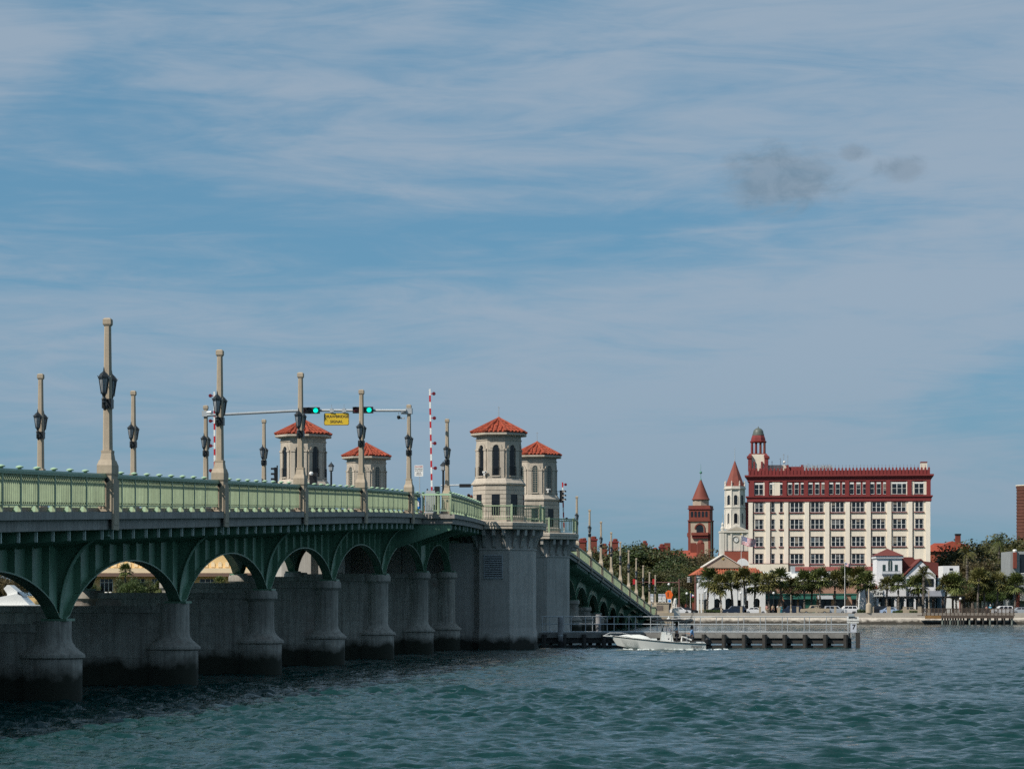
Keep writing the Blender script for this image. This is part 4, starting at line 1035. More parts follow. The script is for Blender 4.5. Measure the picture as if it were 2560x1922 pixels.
for ya, yb in ((918, 1020), (1098, 1200), (1283, 1385), (1465, 1568)):
    z0, z1 = zy(yb), zy(ya)
    for a, b in TRIPLE:
        if ya == 1465 and a > 1600: continue
        hwin(a, b, z0, z1, 3)
    for a, b in DOUBLE: 
        if ya == 1465 and a > 1600: continue
        hwin(a, b, z0, z1, 2)
    for a, b in SINGLE: hwin(a, b, z0, z1, 1)
z0, z1 = zy(832), zy(706)
for a, b, n in [(200, 295, 2), (362, 408, 1), (470, 515, 1), (1650, 1810, 3), (1885, 1985, 2)] + [(a, a + 44, 1) for a in (555, 625, 692, 772, 842, 912, 990, 1060, 1128, 1207, 1278, 1345, 1422, 1491, 1560)]:
    hwin(a, b, z0, z1, n, arch=True)
# pilasters: cream below, red piers above
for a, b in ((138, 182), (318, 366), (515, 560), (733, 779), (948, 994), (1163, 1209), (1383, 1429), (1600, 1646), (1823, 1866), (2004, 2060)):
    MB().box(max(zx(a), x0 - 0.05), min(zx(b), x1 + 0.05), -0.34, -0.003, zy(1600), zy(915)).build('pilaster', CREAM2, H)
    if b < 2000: MB().box(zx(b) + 0.003, zx(b) + 0.14, -0.2, -0.003, zy(1600), zy(915)).build('pilaster_shadow', mat('brown_pilaster_shadow', (0.16, 0.075, 0.06), 0.7, 0.1, 1), H)  # shadow line at the pilaster's right edge, put in as a brown strip
for a in (175, 330, 520, 745, 965, 1180, 1398, 1612, 1835, 2035):
    MB().box(zx(a) - 0.42, zx(a) + 0.42, -0.28, -0.003, zy(845), zy(690)).build('upper_pier', OXRED, H)
for a in (180, 308, 440, 1632, 1818, 1865, 1998): MB().box(zx(a) - (0.95 if a == 440 else 0.33), zx(a) + (0.55 if a == 440 else 0.33), -0.05, 0.01, zy(840), zy(700)).build('cream_panel', CREAM, H)
def band(n, z0, z1, out, m=OXRED): return MB().box(x0 - out, x1 + out, -out, D + out, z0, z1).build(n, m, H)
band('cornice', zy(640), zy(622), 0.75); band('cornice', zy(655), zy(641), 0.45); band('frieze', zy(690), zy(656), 0.2)
band('belt_cornice', zy(860), zy(846), 0.55); band('belt_cornice', zy(905), zy(861), 0.3)
par = MB(); 
for (xa, ya, xb, yb2) in ((x0, 0, x1, 0.35), (x0, D - 0.35, x1, D), (x0, 0.36, x0 + 0.35, D - 0.36), (x1 - 0.35, 0.36, x1, D - 0.36)): par.box(xa, xb, ya, yb2, zy(621), zy(575))
par.build('parapet', OXRED, H)
for k in range(51):
    x = x0 + 0.2 + (x1 - x0 - 0.4) * k / 50
    m = MB().box(x - 0.2, x + 0.2, -0.12, -0.003, zy(620), zy(556)); m.frus(x, -0.06, zy(556), zy(545), 0.4, 0.12, 0.06, 0.06)
    m.build('merlon', OXRED, H)
    if k % 1 == 0: MB().tube([(x, 0.1, zy(556)), (x, 0.1, zy(518))], 0.035, 4).build('spike', mat('grey_finial', (0.20, 0.17, 0.18), 0.6, 0.1, 2), H)
# red awning roof and low front range
AW = mat('dull_red_roof', (0.20, 0.055, 0.05), 0.8, 0.12, 0.4, streak=0.1)
MB().prism([(-3.0, hz(1427)), (-0.36, hz(1416)), (-0.36, hz(1427))], lambda u, w, k: ((zx(600), zx(1515))[k], u, w)).build('lean_to_roof', AW, H)
boxo('front_range', CREAM, H, zx(600), zx(1515), -2.7, -0.36, 0, hz(1427.2))
boxo('side_range', CREAM, H, x0 + 0.3, zx(560), -2.5, -0.36, 0, hz(1409)); boxo('side_coping', OXRED, H, x0 + 0.25, zx(562), -2.55, -0.36, hz(1409) + 0.003, hz(1408))
# roof plant
boxo('roof_house', CREAM, H, zx(335), zx(530), 5, 12, zy(600), zy(500)); boxo('roof_house', OXRED, H, zx(535), zx(720), 4, 10, zy(600), zy(522)); boxo('chimney', OXRED, H, zx(535), zx(562), 3.4, 4.2, zy(600), zy(505)); boxo('chimney', OXRED, H, zx(690), zx(718), 3.2, 4.0, zy(600), zy(505))
boxo('stair_house', CREAM, H, zx(1958), zx(2025), 2.5, 6, zy(600), zy(492)); boxo('stair_house_coping', OXRED, H, zx(1955), zx(2028), 2.4, 6.1, zy(491.5), zy(483))
m = MB()
for k in range(14):
    a = zx(740 + k * 21); b = zy(500 + random.uniform(-14, 30)); m.tube([(a, 3, zy(600)), (a + random.uniform(-0.2, 0.2), 3, b)], 0.05, 4); m.box(a - 0.3, a + 0.3, 2.8, 3.2, zy(560), zy(530 + random.uniform(-20, 10)))
m.build('roof_plant', GREYM, H)
m = MB()
for a, b in ((470, 420), (505, 378), (548, 395), (380, 455)): m.tube([(zx(a), 5, zy(540)), (zx(a), 5, zy(b))], 0.045, 4); m.tube([(zx(a) - 0.2, 5, zy(b + 15)), (zx(a) + 0.2, 5, zy(b + 15))], 0.03, 4)
m.build('aerials', GREYM, H); MB().ball((zx(512), 4.5, zy(470)), 0.28, 8, 5).build('aerial_dome', WHITE, H)
# cupola tower on the left corner
cx = hx(1895.5); cy = 2.6
def cyy(yy): return hz(1060 + 0.1204 * yy)
cu = bpy.data.objects.new('cupola', None); COL.objects.link(cu); cu.parent = H; cu.location = (cx, cy, 0)
b = MB()
for sx in (-1, 1):
    for sy in (-1, 1): b.box(sx * 1.65 - 0.35, sx * 1.65 + 0.35, sy * 1.65 - 0.35, sy * 1.65 + 0.35, cyy(960), cyy(640)); b.frus(sx * 1.6, sy * 1.6, cyy(640), cyy(590), 0.9, 0.9, 0.25, 0.25); 
b.build('corner_pier', OXRED, cu)
boxo('lower_stage', CREAM, cu, -1.35, 1.35, -1.35, 1.35, cyy(960), cyy(605)); boxo('lower_cornice', OXRED, cu, -2.05, 2.05, -2.05, 2.05, cyy(700), cyy(640)) if False else None
for sx in (-1, 1):
    MB().box(sx * 1.75 - 0.5, sx * 1.75 + 0.5, -2.15, 2.15, cyy(690), cyy(645)).build('ledge', OXRED, cu)
    MB().box(sx * 0.75 - 0.16, sx * 0.75 + 0.16, -1.72, -1.36, cyy(960), cyy(760)).build('colonnette', OXRED, cu)
boxo('upper_plinth', OXRED, cu, -1.45, 1.45, -1.2, 1.2, cyy(604), cyy(585)) 
for x, y in ((-1.25, -1.0), (-0.45, -1.05), (0.45, -1.05), (1.25, -1.0), (-1.25, 1.0), (-0.45, 1.05), (0.45, 1.05), (1.25, 1.0), (-1.3, 0), (1.3, 0)):
    MB().lathe([(0.24, cyy(584)), (0.22, cyy(560)), (0.20, cyy(370)), (0.27, cyy(352))], 8, x, y).build('column', BRICKR if x > 0 else OXRED, cu)
MB().lathe([(1.75, cyy(351)), (1.82, cyy(330)), (1.6, cyy(320)), (1.5, cyy(260)), (1.3, cyy(205))], 8, 0, 0, R(22.5)).build('drum', OXRED, cu)
COPPER = mat('grey_green_copper', (0.10, 0.115, 0.10), 0.5, 0.15, 0.8)
MB().lathe([(1.2, cyy(204)), (1.2, cyy(175)), (1.08, cyy(165)), (1.05, cyy(130)), (0.92, cyy(95)), (0.64, cyy(65)), (0.3, cyy(48)), (0.12, cyy(42)), (0.08, cyy(20)), (0.02, cyy(8))], 16).build('dome', COPPER, cu, smooth=True)

# ---- white octagonal bell tower with red spire
CZ = 600.0; cm_ = F / CZ
def cz(py): return CAMH + (HY - py) / cm_ - GZ
def cyx(xx): return (1700 + 0.1626 * xx - 1837) / cm_
def cyz(yy): return cz(1150 + 0.1626 * yy)
BELL = mat('pale_bell_stone', (0.64, 0.60, 0.535), 0.85, 0.1, 0.4, 0.1, 8, streak=0.15)
C = thing('bell_tower', 'pale stone church bell tower with octagonal tiers and red spire', 'church', (Wp(1837, 0, CZ).x, CZ, GZ))
Fo = 4.7
def ring8(z0, z1, Fl, n, m=BELL): return MB().lathe([(octo(Fl), z0), (octo(Fl), z1)], 8, 0, 0, R(22.5)).build(n, m, C)
ring8(cyz(1060), cyz(735), Fo, 'lower_tier'); ring8(cyz(715), cyz(450), Fo - 0.25, 'upper_tier')
for za, zb, e in ((734, 716, 0.35), (449, 430, 0.5), (429, 405, 0.25), (760, 745, 0.12)): ring8(cyz(za), cyz(zb), Fo + e, 'cornice')
for i in range(8):
    a = Fo * math.tan(R(22.5)) / 2
    for (za, zb, w, Fl) in ((690, 540, 0.85, Fo - 0.25), (975, 820, 0.85 if i % 2 == 0 else 0.45, Fo)):
        m = MB(); facet_poly(m, i, Fl, arch_pts(w, cyz(za), cyz(zb)), 0.002, 0.03); o = m.build('arched_window', GLASSD, C)
        m = MB()
        for s in (-1, 1): on_facet(m, i, Fl, s * (w / 2 + 0.07) - 0.07, s * (w / 2 + 0.07) + 0.07, 0.002, 0.12, cyz(za) - 0.1, cyz(zb) - 0.3)
        m.build('window_jamb', BELL, o)
    for (za, zb, Fl) in ((715, 452, Fo - 0.25), (1050, 762, Fo)):
        m = MB(); on_facet(m, i, Fl, a - 0.28, a + 0.05, -0.1, 0.16, cyz(za), cyz(zb)); m.build('corner_shaft', BELL, C)
    aa, h = facet(i, Fo); ang = aa + R(22.5); rr = octo(Fo) - 0.05
    MB().lathe([(0.14, cyz(404)), (0.20, cyz(385)), (0.10, cyz(370)), (0.15, cyz(345)), (0.02, cyz(318))], 6, rr * math.cos(ang), rr * math.sin(ang)).build('finial', BELL, C)
SPIRE = mat('spire_tile', (0.21, 0.05, 0.034), 0.7, 0.2, 1.2, 0.2, 10, streak=0.2)
MB().lathe([(octo(Fo - 0.25), cyz(404)), (octo(Fo - 0.3), cyz(395)), (0.06, cyz(8))], 8, 0, 0, R(22.5)).build('spire', SPIRE, C)
MB().tube([(0, 0, cyz(20)), (0, 0, cyz(-200))], 0.09, 6, 0.03).build('spire_rod', GREYM, C)
lx, rx = cyx(668), cyx(1035)
boxo('clock_stage', BELL, C, lx, rx, -3.2, 3.2, cyz(1400), cyz(1120)); boxo('clock_cornice', BELL, C, lx - 0.3, rx + 0.3, -3.6, 3.4, cyz(1119), cyz(1092))
MB().xz([(lx - 0.2, cyz(1091)), (rx + 0.2, cyz(1091)), ((lx + rx) / 2, cyz(1008))], -3.55, 2.5).build('pediment', BELL, C)
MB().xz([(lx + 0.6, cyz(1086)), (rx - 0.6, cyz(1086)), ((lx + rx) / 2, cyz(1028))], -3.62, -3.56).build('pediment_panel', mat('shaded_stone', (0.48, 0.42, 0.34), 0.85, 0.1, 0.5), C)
for x in (lx + 0.25, lx + 1.6, rx - 1.6, rx - 0.25): MB().box(x - 0.22, x + 0.22, -3.42, -3.203, cyz(1400), cyz(1121)).build('pilaster', BELL, C)
ccx = cyx(845); ccz = cyz(1230)
cf = MB().lathe([(0.68, 0), (0.68, 0.1), (0.60, 0.12)], 20).build('clock', IRON, C, (ccx, -3.21, ccz)); cf.rotation_euler = (R(90), 0, 0)
MB().lathe([(0.56, 0.121), (0.56, 0.14)], 20).build('dial', WHITE, cf)
h = MB().box(-0.03, 0.03, -0.02, 0.42, 0.141, 0.15); h.box(-0.02, 0.28, -0.03, 0.03, 0.152, 0.16)
for k in range(12): a = R(30 * k); h.box(0.47 * math.cos(a) - 0.03, 0.47 * math.cos(a) + 0.03, 0.47 * math.sin(a) - 0.03, 0.47 * math.sin(a) + 0.03, 0.141, 0.15)
h.build('hands', IRON, cf)
m = MB(); facet = facet
ap = [(ccx + 0.95 * math.cos(math.pi * k / 10), ccz + 0.95 * math.sin(math.pi * k / 10)) for k in range(11)]
for (u0, w0), (u1, w1) in zip(ap[:-1], ap[1:]): m.tube([(u0, -3.22, w0), (u1, -3.22, w1)], 0.1, 4)
m.box(ccx - 1.05, ccx - 0.85, -3.32, -3.203, cyz(1395), ccz); m.box(ccx + 0.85, ccx + 1.05, -3.32, -3.203, cyz(1395), ccz); m.build('clock_surround', BELL, C)
boxo('buttress', BELL, C, cyx(610), cyx(664), -3.4, 2.0, 0, cyz(1120)); boxo('buttress_cap', BELL, C, cyx(604), cyx(670), -3.5, 2.1, cyz(1119), cyz(1090)); MB().lathe([(0.4, cyz(1089)), (0.5, cyz(1050)), (0.25, cyz(1020)), (0.35, cyz(990)), (0.03, cyz(960))], 8, cyx(640), -2.6).build('urn', BELL, C)
MB().tube([(cyx(640), -2.6, cyz(960)), (cyx(640), -2.6, cyz(840))], 0.06, 4).build('rod', GREYM, C)
boxo('nave', mat('red_church_wall', (0.28, 0.07, 0.045), 0.85, 0.15, 0.5), C, cyx(665), cyx(1065), -3.9, 14, 0, cyz(1410))
m = MB().xz([(cyx(940) + 1.55 * math.cos(math.pi * k / 12), cyz(1625) + 1.75 * math.sin(math.pi * k / 12)) for k in range(13)], -3.96, -3.905); m.build('white_arch', WHITEW, C)
boxo('rear_wall', OXRED, C, cyx(1000), cyx(1075), 2, 8, 0, cyz(640)); 

# ---- red and cream campanile with conical roof, farther back
FZ = 750.0; fm_ = F / FZ
def fyz(yy): return CAMH + (HY - (1150 + 0.1626 * yy)) / fm_ - GZ
def fyx(xx): return (1700 + 0.1626 * xx - 1752) / fm_
FL = thing('conical_tower', 'red brick and grey tower with pointed conical roof and arcade', 'tower', (Wp(1752, 0, FZ).x, FZ, GZ), R(-13))
CONCF = mat('grey_coquina', (0.40, 0.33, 0.26), 0.9, 0.12, 0.4)
w = 3.05
boxo('shaft', CONCF, FL, -w, w, -w, w, 0, fyz(945))
for sx in (-1, 1): MB().box(sx * w - 0.35, sx * w + 0.35, -w - 0.08, -w + 0.5, 0, fyz(946)).build('quoin', BRICKR, FL); MB().box(sx * w - 0.35, sx * w + 0.35, w - 0.5, w + 0.08, 0, fyz(946)).build('quoin', BRICKR, FL)
boxo('belt', BRICKR, FL, -w - 0.45, w + 0.45, -w - 0.45, w + 0.45, fyz(944), fyz(925)); boxo('arcade_wall', BRICKR, FL, -w - 0.12, w + 0.12, -w - 0.12, w + 0.12, fyz(924), fyz(765))
for face in range(2):
    for k in range(5):
        u = -2.2 + k * 1.1
        m = MB().xz(arch_pts(0.72, fyz(880), fyz(790), 6, u), -w - 0.16, -w - 0.125); o = m.build('arcade_arch', GLASSD, FL); o.rotation_euler = (0, 0, R(-90) if face else 0)
boxo('parapet', BRICKR, FL, -w - 0.25, w + 0.25, -w - 0.25, w + 0.25, fyz(764), fyz(702)); boxo('parapet_string', OXRED, FL, -w - 0.45, w + 0.45, -w - 0.45, w + 0.45, fyz(760), fyz(745))
MB().lathe([(octo(4.5), fyz(701)), (octo(4.5), fyz(612))], 8, 0, 0, R(10)).build('drum', CONCF, FL)
MB().lathe([(2.75, fyz(611)), (2.75, fyz(603)), (2.45, fyz(585)), (2.3, fyz(560)), (0.2, fyz(300))], 24).build('cone_roof', mat('cone_tile', (0.19, 0.045, 0.028), 0.75, 0.15, 0.8, streak=0.1), FL, smooth=True)
COPG = mat('verdigris', (0.08, 0.24, 0.19), 0.6, 0.15, 2)
m = MB().tube([(0, 0, fyz(305)), (0, 0, fyz(60))], 0.09, 6, 0.03); m.ball((0, 0, fyz(190)), 0.42, 10, 6); m.lathe([(0.32, fyz(305)), (0.15, fyz(285))], 8); m.build('finial', COPG, FL)
m = MB().xz(arch_pts(2.1, fyz(1115), fyz(1000), 10, 0.2), -w - 0.10, -w - 0.004); m.build('arch_opening', GLASSD, FL); m = MB()
m2 = arch_pts(2.9, fyz(1115), fyz(985), 10, 0.2)
for (u0, w0), (u1, w1) in zip(m2[1:-1], m2[2:]): m.tube([(u0, -w - 0.05, w0), (u1, -w - 0.05, w1)], 0.28, 5)
m.build('arch_ring', BRICKR, FL)
boxo('balcony', BRICKR, FL, -w * 0.75, w * 0.95, -w - 1.3, -w - 0.01, fyz(1160), fyz(1118)); boxo('balcony_brackets', OXRED, FL, -w * 0.7, w * 0.9, -w - 0.8, -w - 0.01, fyz(1200), fyz(1161))
MB().lathe([(0.2, fyz(1240)), (0.9, fyz(1165)), (0.9, fyz(1118))], 8, -w - 0.1, -w + 2.0).build('oriel', BRICKR, FL)
m = MB().yz([(y - 1.0, z) for y, z in arch_pts(0.9, fyz(1110), fyz(1000), 8)], -w - 0.06, -w - 0.004); m.build('side_arch', BRICKR, FL)
def hall(name, px0, px1, py0, py1, Z, m, label, cat, depth=10, roof=None):
    k = F / Z; T = thing(name, label, cat, (Wp((px0 + px1) / 2, 0, Z).x, Z, GZ)); w = (px1 - px0) / k
    z0, z1 = CAMH + (HY - py1) / k - GZ, CAMH + (HY - py0) / k - GZ
    return T, w, z0, z1, k
T, w, z0, z1, k = hall('red_roofed_wing', 1668, 1745, 1374, 1395, 740, BRICKR, 'long orange red tiled roof wing left of the conical tower', 'building')
RT = mat('salmon_tile', (0.33, 0.07, 0.04), 0.8, 0.18, 0.6, streak=0.15)
boxo('wall', BRICKR, T, -w / 2 + 0.5, w / 2, 0.6, 14, 0, z0); MB().prism([(0, z0), (7, z1), (14.6, z0)], lambda u, v, q: ((-w / 2, w / 2 + 2)[q], u, v)).build('roof', RT, T)
for x in (-4.2, 3.6): boxo('chimney', BRICKR, T, x - 0.9, x + 0.9, 5, 7, z0, z1 + 2.2)
boxo('dormer', BRICKR, T, w / 2 - 0.2, w / 2 + 1.9, -0.8, 3, 0, z1 + 1.8); MB().lathe([(1.0, z1 + 1.8), (1.05, z1 + 2.1), (0.5, z1 + 2.9)], 8, w / 2 + 0.85, 0.9).build('turret_cap', BRICKR, T)
# red chimneys and small turrets that stand over the trees
for i, (px, py, w) in enumerate(((1455, 1345, 1.5), (1461, 1344, 1.0), (1484, 1340, 1.5), (1511, 1358, 1.2), (1527, 1352, 0.9), (1538, 1346, 1.3), (1612, 1351, 1.1), (1655, 1359, 1.3), (1638, 1368, 1.0))):
    Z = 690; k = F / Z; zt = CAMH + (HY - py) / k
    T = thing('chimney_stack', 'dark red brick chimney above the trees, ' + ORD[i] + ' from the left', 'chimney', (Wp(px, 0, Z).x, Z, GZ), 0, 'red chimneys over the tree tops')
    boxo('stack', BRICKR, T, -w / 1.6, w / 1.6, -w / 1.6, w / 1.6, 0, zt - GZ - 1.2); boxo('stack_cap', OXRED, T, -w / 1.35, w / 1.35, -w / 1.35, w / 1.35, zt - GZ - 1.198, zt - GZ - 0.7); MB().lathe([(w * 0.5, zt - GZ - 0.698), (w * 0.55, zt - GZ - 0.2), (w * 0.25, zt - GZ)], 6).build('chimney_pot', BRICKR, T)

# ---- gabled market hall with tile roof and white arcade
MZ = 456.0; mk = F / MZ
def mx(px): return (px - 1823) / mk
def mz(py): return CAMH + (HY - py) / mk - GZ
M = thing('market_hall', 'white arcaded market hall with tan gable over orange tile roof', 'building', (Wp(1823, 0, MZ).x, MZ, GZ))
TAN = mat('tan_stucco', (0.40, 0.335, 0.255), 0.85, 0.08, 0.4, streak=0.1)
boxo('back_wall', WHITEW, M, mx(1748), mx(1905), 1.8, 11, 0, mz(1440))
P = [(mx(1733), -1.0, mz(1437)), (mx(1914), -1.0, mz(1437)), (mx(1914), 12, mz(1437)), (mx(1733), 12, mz(1437)), (mx(1760), 3.2, mz(1419)), (mx(1893), 3.2, mz(1419)), (mx(1893), 8, mz(1419)), (mx(1760), 8, mz(1419))]
ro = MB().add(P, [(0, 1, 5, 4), (1, 2, 6, 5), (2, 3, 7, 6), (3, 0, 4, 7), (4, 5, 6, 7), (3, 2, 1, 0)]).build('roof', TILEO, M)
tm = MB(); tiles_on(tm, P[0], P[1], P[4], P[5], 0.46, 0.17, 0.7); tiles_on(tm, P[3], P[0], P[7], P[4], 0.46, 0.17, 0.7); tm.build('roof_tiles', TILEO, ro, kind='stuff')
boxo('eave_beam', WHITE, M, mx(1740), mx(1908), -0.8, 0.0, mz(1443), mz(1437.3))
g = [(mx(1762), mz(1419)), (mx(1858), mz(1419)), (mx(1858), mz(1416)), (mx(1810), mz(1388)), (mx(1762), mz(1416))]
MB().xz(g, 2.0, 9.0).build('gable', TAN, M)
for a, b in ((0, 1), (1, 2)):
    p = [(mx(1760), mz(1417)), (mx(1810), mz(1386)), (mx(1860), mz(1417))]; (u0, w0), (u1, w1) = p[a], p[b]
    MB().hexa([(u0, 1.8, w0), (u0, 9.2, w0), (u1, 9.2, w1), (u1, 1.8, w1), (u0, 1.8, w0 + 0.16), (u0, 9.2, w0 + 0.16), (u1, 9.2, w1 + 0.16), (u1, 1.8, w1 + 0.16)]).build('gable_coping', BELL, M)
m = MB().lathe([(0.28, 0), (0.28, 0.06), (0.12, 0.1)], 4).build('medallion', mat('dull_gold', (0.35, 0.27, 0.08), 0.6, 0.1, 1), M, (mx(1810), 1.99, mz(1396))); m.rotation_euler = (R(90), 0, 0)
# arcade front: piers and spandrels around real openings
xa = [mx(p) for p in (1752, 1778, 1806, 1836, 1858, 1877, 1906)]
fr = MB(); zs, zt = mz(1505), mz(1443)
for i, x in enumerate(xa): boxo('pier', WHITEW, M, x - 0.5, x + 0.5, -0.6, 0.2, 0, zt)
for i, (u, v) in enumerate(zip(xa[:-1], xa[1:])):
    u += 0.5; v -= 0.5; c = (u + v) / 2; r = (v - u) / 2; n = 8; zsp = mz(1503)
    for k in range(n):
        a0, a1 = math.pi * k / n, math.pi * (k + 1) / n
        p0 = (c - r * math.cos(a0), zsp + r * math.sin(a0)); p1 = (c - r * math.cos(a1), zsp + r * math.sin(a1))
        fr.hexa([(p0[0], -0.5, p0[1]), (p1[0], -0.5, p1[1]), (p1[0], 0.15, p1[1]), (p0[0], 0.15, p0[1]), (p0[0], -0.5, zt), (p1[0], -0.5, zt), (p1[0], 0.15, zt), (p0[0], 0.15, zt)])
fr.build('arcade', WHITEW, M); boxo('arcade_back', GLASSD, M, mx(1753), mx(1904), 1.5, 1.79, 0, mz(1475)); 
# ---- brick shop row with green awnings
SZ = 462.0; sk = F / SZ
def sx_(px): return (px - 2040) / sk
def sz_(py): return CAMH + (HY - py) / sk - GZ
SH = thing('shop_row', 'low pinkish brick shop row with green awnings behind the palms', 'building', (Wp(2040, 0, SZ).x, SZ, GZ))
PINK = mat('pink_brick', (0.36, 0.205, 0.15), 0.9, 0.15, 0.8, 0.2, 20); AWNG = mat('green_awning', (0.012, 0.085, 0.065), 0.6, 0.1, 1)
boxo('wall', PINK, SH, sx_(1905), sx_(2172), 0, 12, 0, sz_(1462)); boxo('upper_wall', CREAM, SH, sx_(1905), sx_(2185), 0.4, 12, sz_(1461.8), sz_(1444))
MB().prism([(-0.2, sz_(1452)), (5, sz_(1428)), (12, sz_(1428)), (12, sz_(1452))], lambda u, w, k: ((sx_(1914), sx_(2080))[k], u, w)).build('white_roof', WHITE, SH)
for i, (a, b) in enumerate(((1915, 1945), (1960, 1992), (1997, 2030), (2046, 2078), (2090, 2112), (2130, 2160))):
    boxo('shop_window', GLASSD, SH, sx_(a), sx_(b), -0.06, -0.003, 0.2, sz_(1492)); MB().prism([(-1.3, sz_(1497)), (-0.07, sz_(1487)), (-0.07, sz_(1497))], lambda u, w, k: ((sx_(a - 3), sx_(b + 3))[k], u, w)).build('awning', AWNG if i != 3 else GREYM, SH)
boxo('fascia', AWNG, SH, sx_(1910), sx_(2165), -0.25, -0.07, sz_(1486), sz_(1483)); boxo('green_door', AWNG, SH, sx_(2010), sx_(2040), -0.6, -0.3, 0, sz_(1488))
boxo('roof_tank', WHITE, SH, sx_(1975), sx_(2008), 3, 6, sz_(1444), sz_(1432)); boxo('roof_unit', GREYM, SH, sx_(1985), sx_(1994), 4, 6, sz_(1432), sz_(1414)); boxo('roof_unit', IRON, SH, sx_(1932), sx_(1940), 4, 6, sz_(1444), sz_(1424)); MB().ball((sx_(2076), 3, sz_(1434)), 0.55, 10, 6).build('roof_ball', WHITE, SH)

# ---- white Spanish style restaurant
RZ = 452.0; rk = F / RZ
def rx_(px): return (px - 2270) / rk
def rz_(py): return CAMH + (HY - py) / rk - GZ
RS = thing('white_restaurant', 'white stucco waterfront restaurant with brown red roofs and square tower', 'building', (Wp(2270, 0, RZ).x, RZ, GZ))
BRN = mat('brown_red_shingle', (0.145, 0.035, 0.028), 0.85, 0.15, 0.6, 0.2, 10)
boxo('tower_wall', WHITEW, RS, rx_(2192), rx_(2255), 0, 5.0, 0, rz_(1395)); boxo('tower_eave', WHITEW, RS, rx_(2189), rx_(2258), -0.3, 5.3, rz_(1394.8), rz_(1389))
m = MB(); hip(m, rx_(2187), rx_(2260), -0.5, 5.5, rz_(1388.8), rz_(1370)); m.build('tower_roof', BRN, RS)
wi = MB().xz(arch_pts(0.75, rz_(1427), rz_(1399), 8, rx_(2225.5)), -0.04, -0.003).build('arched_window', GLASSG, RS); boxo('mullion', WHITE, wi, rx_(2225.5) - 0.03, rx_(2225.5) + 0.03, -0.07, -0.041, rz_(1427), rz_(1402))
for px in (2210, 2240.5): boxo('side_window', GLASSG, RS, rx_(px) - 0.27, rx_(px) + 0.27, -0.04, -0.003, rz_(1427), rz_(1411))
BALC = mat('blue_grey_balcony', (0.10, 0.13, 0.16), 0.6, 0.1, 2)
b = MB().box(rx_(2205), rx_(2248), -1.0, -0.003, rz_(1437), rz_(1434)); b.build('balcony', BALC, RS)
b = MB().box(rx_(2205), rx_(2248), -1.0, -0.95, rz_(1428), rz_(1427))
for q in range(16): x = rx_(2205) + (rx_(2248) - rx_(2205)) * q / 15; b.box(x - 0.03, x + 0.03, -1.0, -0.95, rz_(1434), rz_(1428))
b.build('balcony_rail', BALC, RS)
for q in range(5): MB().prism([(-0.9, rz_(1437)), (-0.01, rz_(1437)), (-0.01, rz_(1442))], lambda u, w, k, q=q: (rx_(2208 + q * 9) + (0, 0.25)[k], u, w)).build('balcony_bracket', BALC, RS)
boxo('main_wall', WHITEW, RS, rx_(2191.5), rx_(2342), 1.0, 12, 0, rz_(1440)); boxo('lower_front', WHITEW, RS, rx_(2195), rx_(2262), -1.5, -0.003, 0, rz_(1460))
MB().xz([(rx_(2257), rz_(1440)), (rx_(2258), rz_(1391)), (rx_(2290), rz_(1391)), (rx_(2345), rz_(1440))], 4.0, 9.5).build('main_roof', BRN, RS)
g = [(rx_(2265), rz_(1440)), (rx_(2338), rz_(1440)), (rx_(2338), rz_(1437)), (rx_(2301), rz_(1401)), (rx_(2265), rz_(1437))]
MB().xz(g, -0.4, 1.2).build('gable', WHITEW, RS); boxo('gable_wall', WHITEW, RS, rx_(2265), rx_(2338), -0.4, 1.0, 0, rz_(1440.2))
for (u0, w0), (u1, w1) in (((rx_(2255), rz_(1442)), (rx_(2301), rz_(1399))), ((rx_(2301), rz_(1399)), (rx_(2345), rz_(1442)))):
    MB().hexa([(u0, -0.7, w0), (u0, 6, w0), (u1, 6, w1), (u1, -0.7, w1), (u0, -0.7, w0 + 0.22), (u0, 6, w0 + 0.22), (u1, 6, w1 + 0.22), (u1, -0.7, w1 + 0.22)]).build('gable_roof', BRN, RS)
MB().xz([(rx_(2301), rz_(1399)), (rx_(2301), rz_(1406)), (rx_(2355), rz_(1444)), (rx_(2355), rz_(1406))][::-1], 3.9, 8).build('rear_roof', BRN, RS)
for px, w, pa, pb in ((2285, 2.2, 1466, 1446), (2318, 2.2, 1466, 1446)): wi = boxo('gable_window', GLASSD, RS, rx_(px) - w / 2, rx_(px) + w / 2, -0.46, -0.403, rz_(pa), rz_(pb)); boxo('shutter', AWNG, wi, rx_(px) - w / 2 - 0.35, rx_(px) - w / 2 - 0.02, -0.47, -0.403, rz_(pa), rz_(pb))
MB().prism([(-2.4, rz_(1492)), (-0.41, rz_(1476)), (-0.41, rz_(1492))], lambda u, w, k: ((rx_(2270), rx_(2350))[k], u, w)).build('grey_awning', mat('grey_awning', (0.19, 0.20, 0.23), 0.7, 0.1, 1), RS)
boxo('blue_side', mat('blue_grey_siding', (0.12, 0.20, 0.25), 0.7, 0.08, 0.6), RS, rx_(2342.5), rx_(2352), 0, 8, 0, rz_(1444)); boxo('end_wall', WHITEW, RS, rx_(2352.3), rx_(2366), 1, 8, 0, rz_(1462))
boxo('tile_lean_to', TILEO, RS, rx_(2178), rx_(2191), -1.2, 2, rz_(1471), rz_(1464)); boxo('shop_front', WHITEW, RS, rx_(2150), rx_(2191), -1.0, 3, 0, rz_(1471.3))
boxo('shop_sign', WHITE, RS, rx_(2177), rx_(2204), -1.72, -1.55, rz_(1492), rz_(1473))
place('lettering', text_mesh('Raw', 1.15, 0.01, 0.01, 0.35), BLACK, RS, (rx_(2191), -1.74, rz_(1482)))
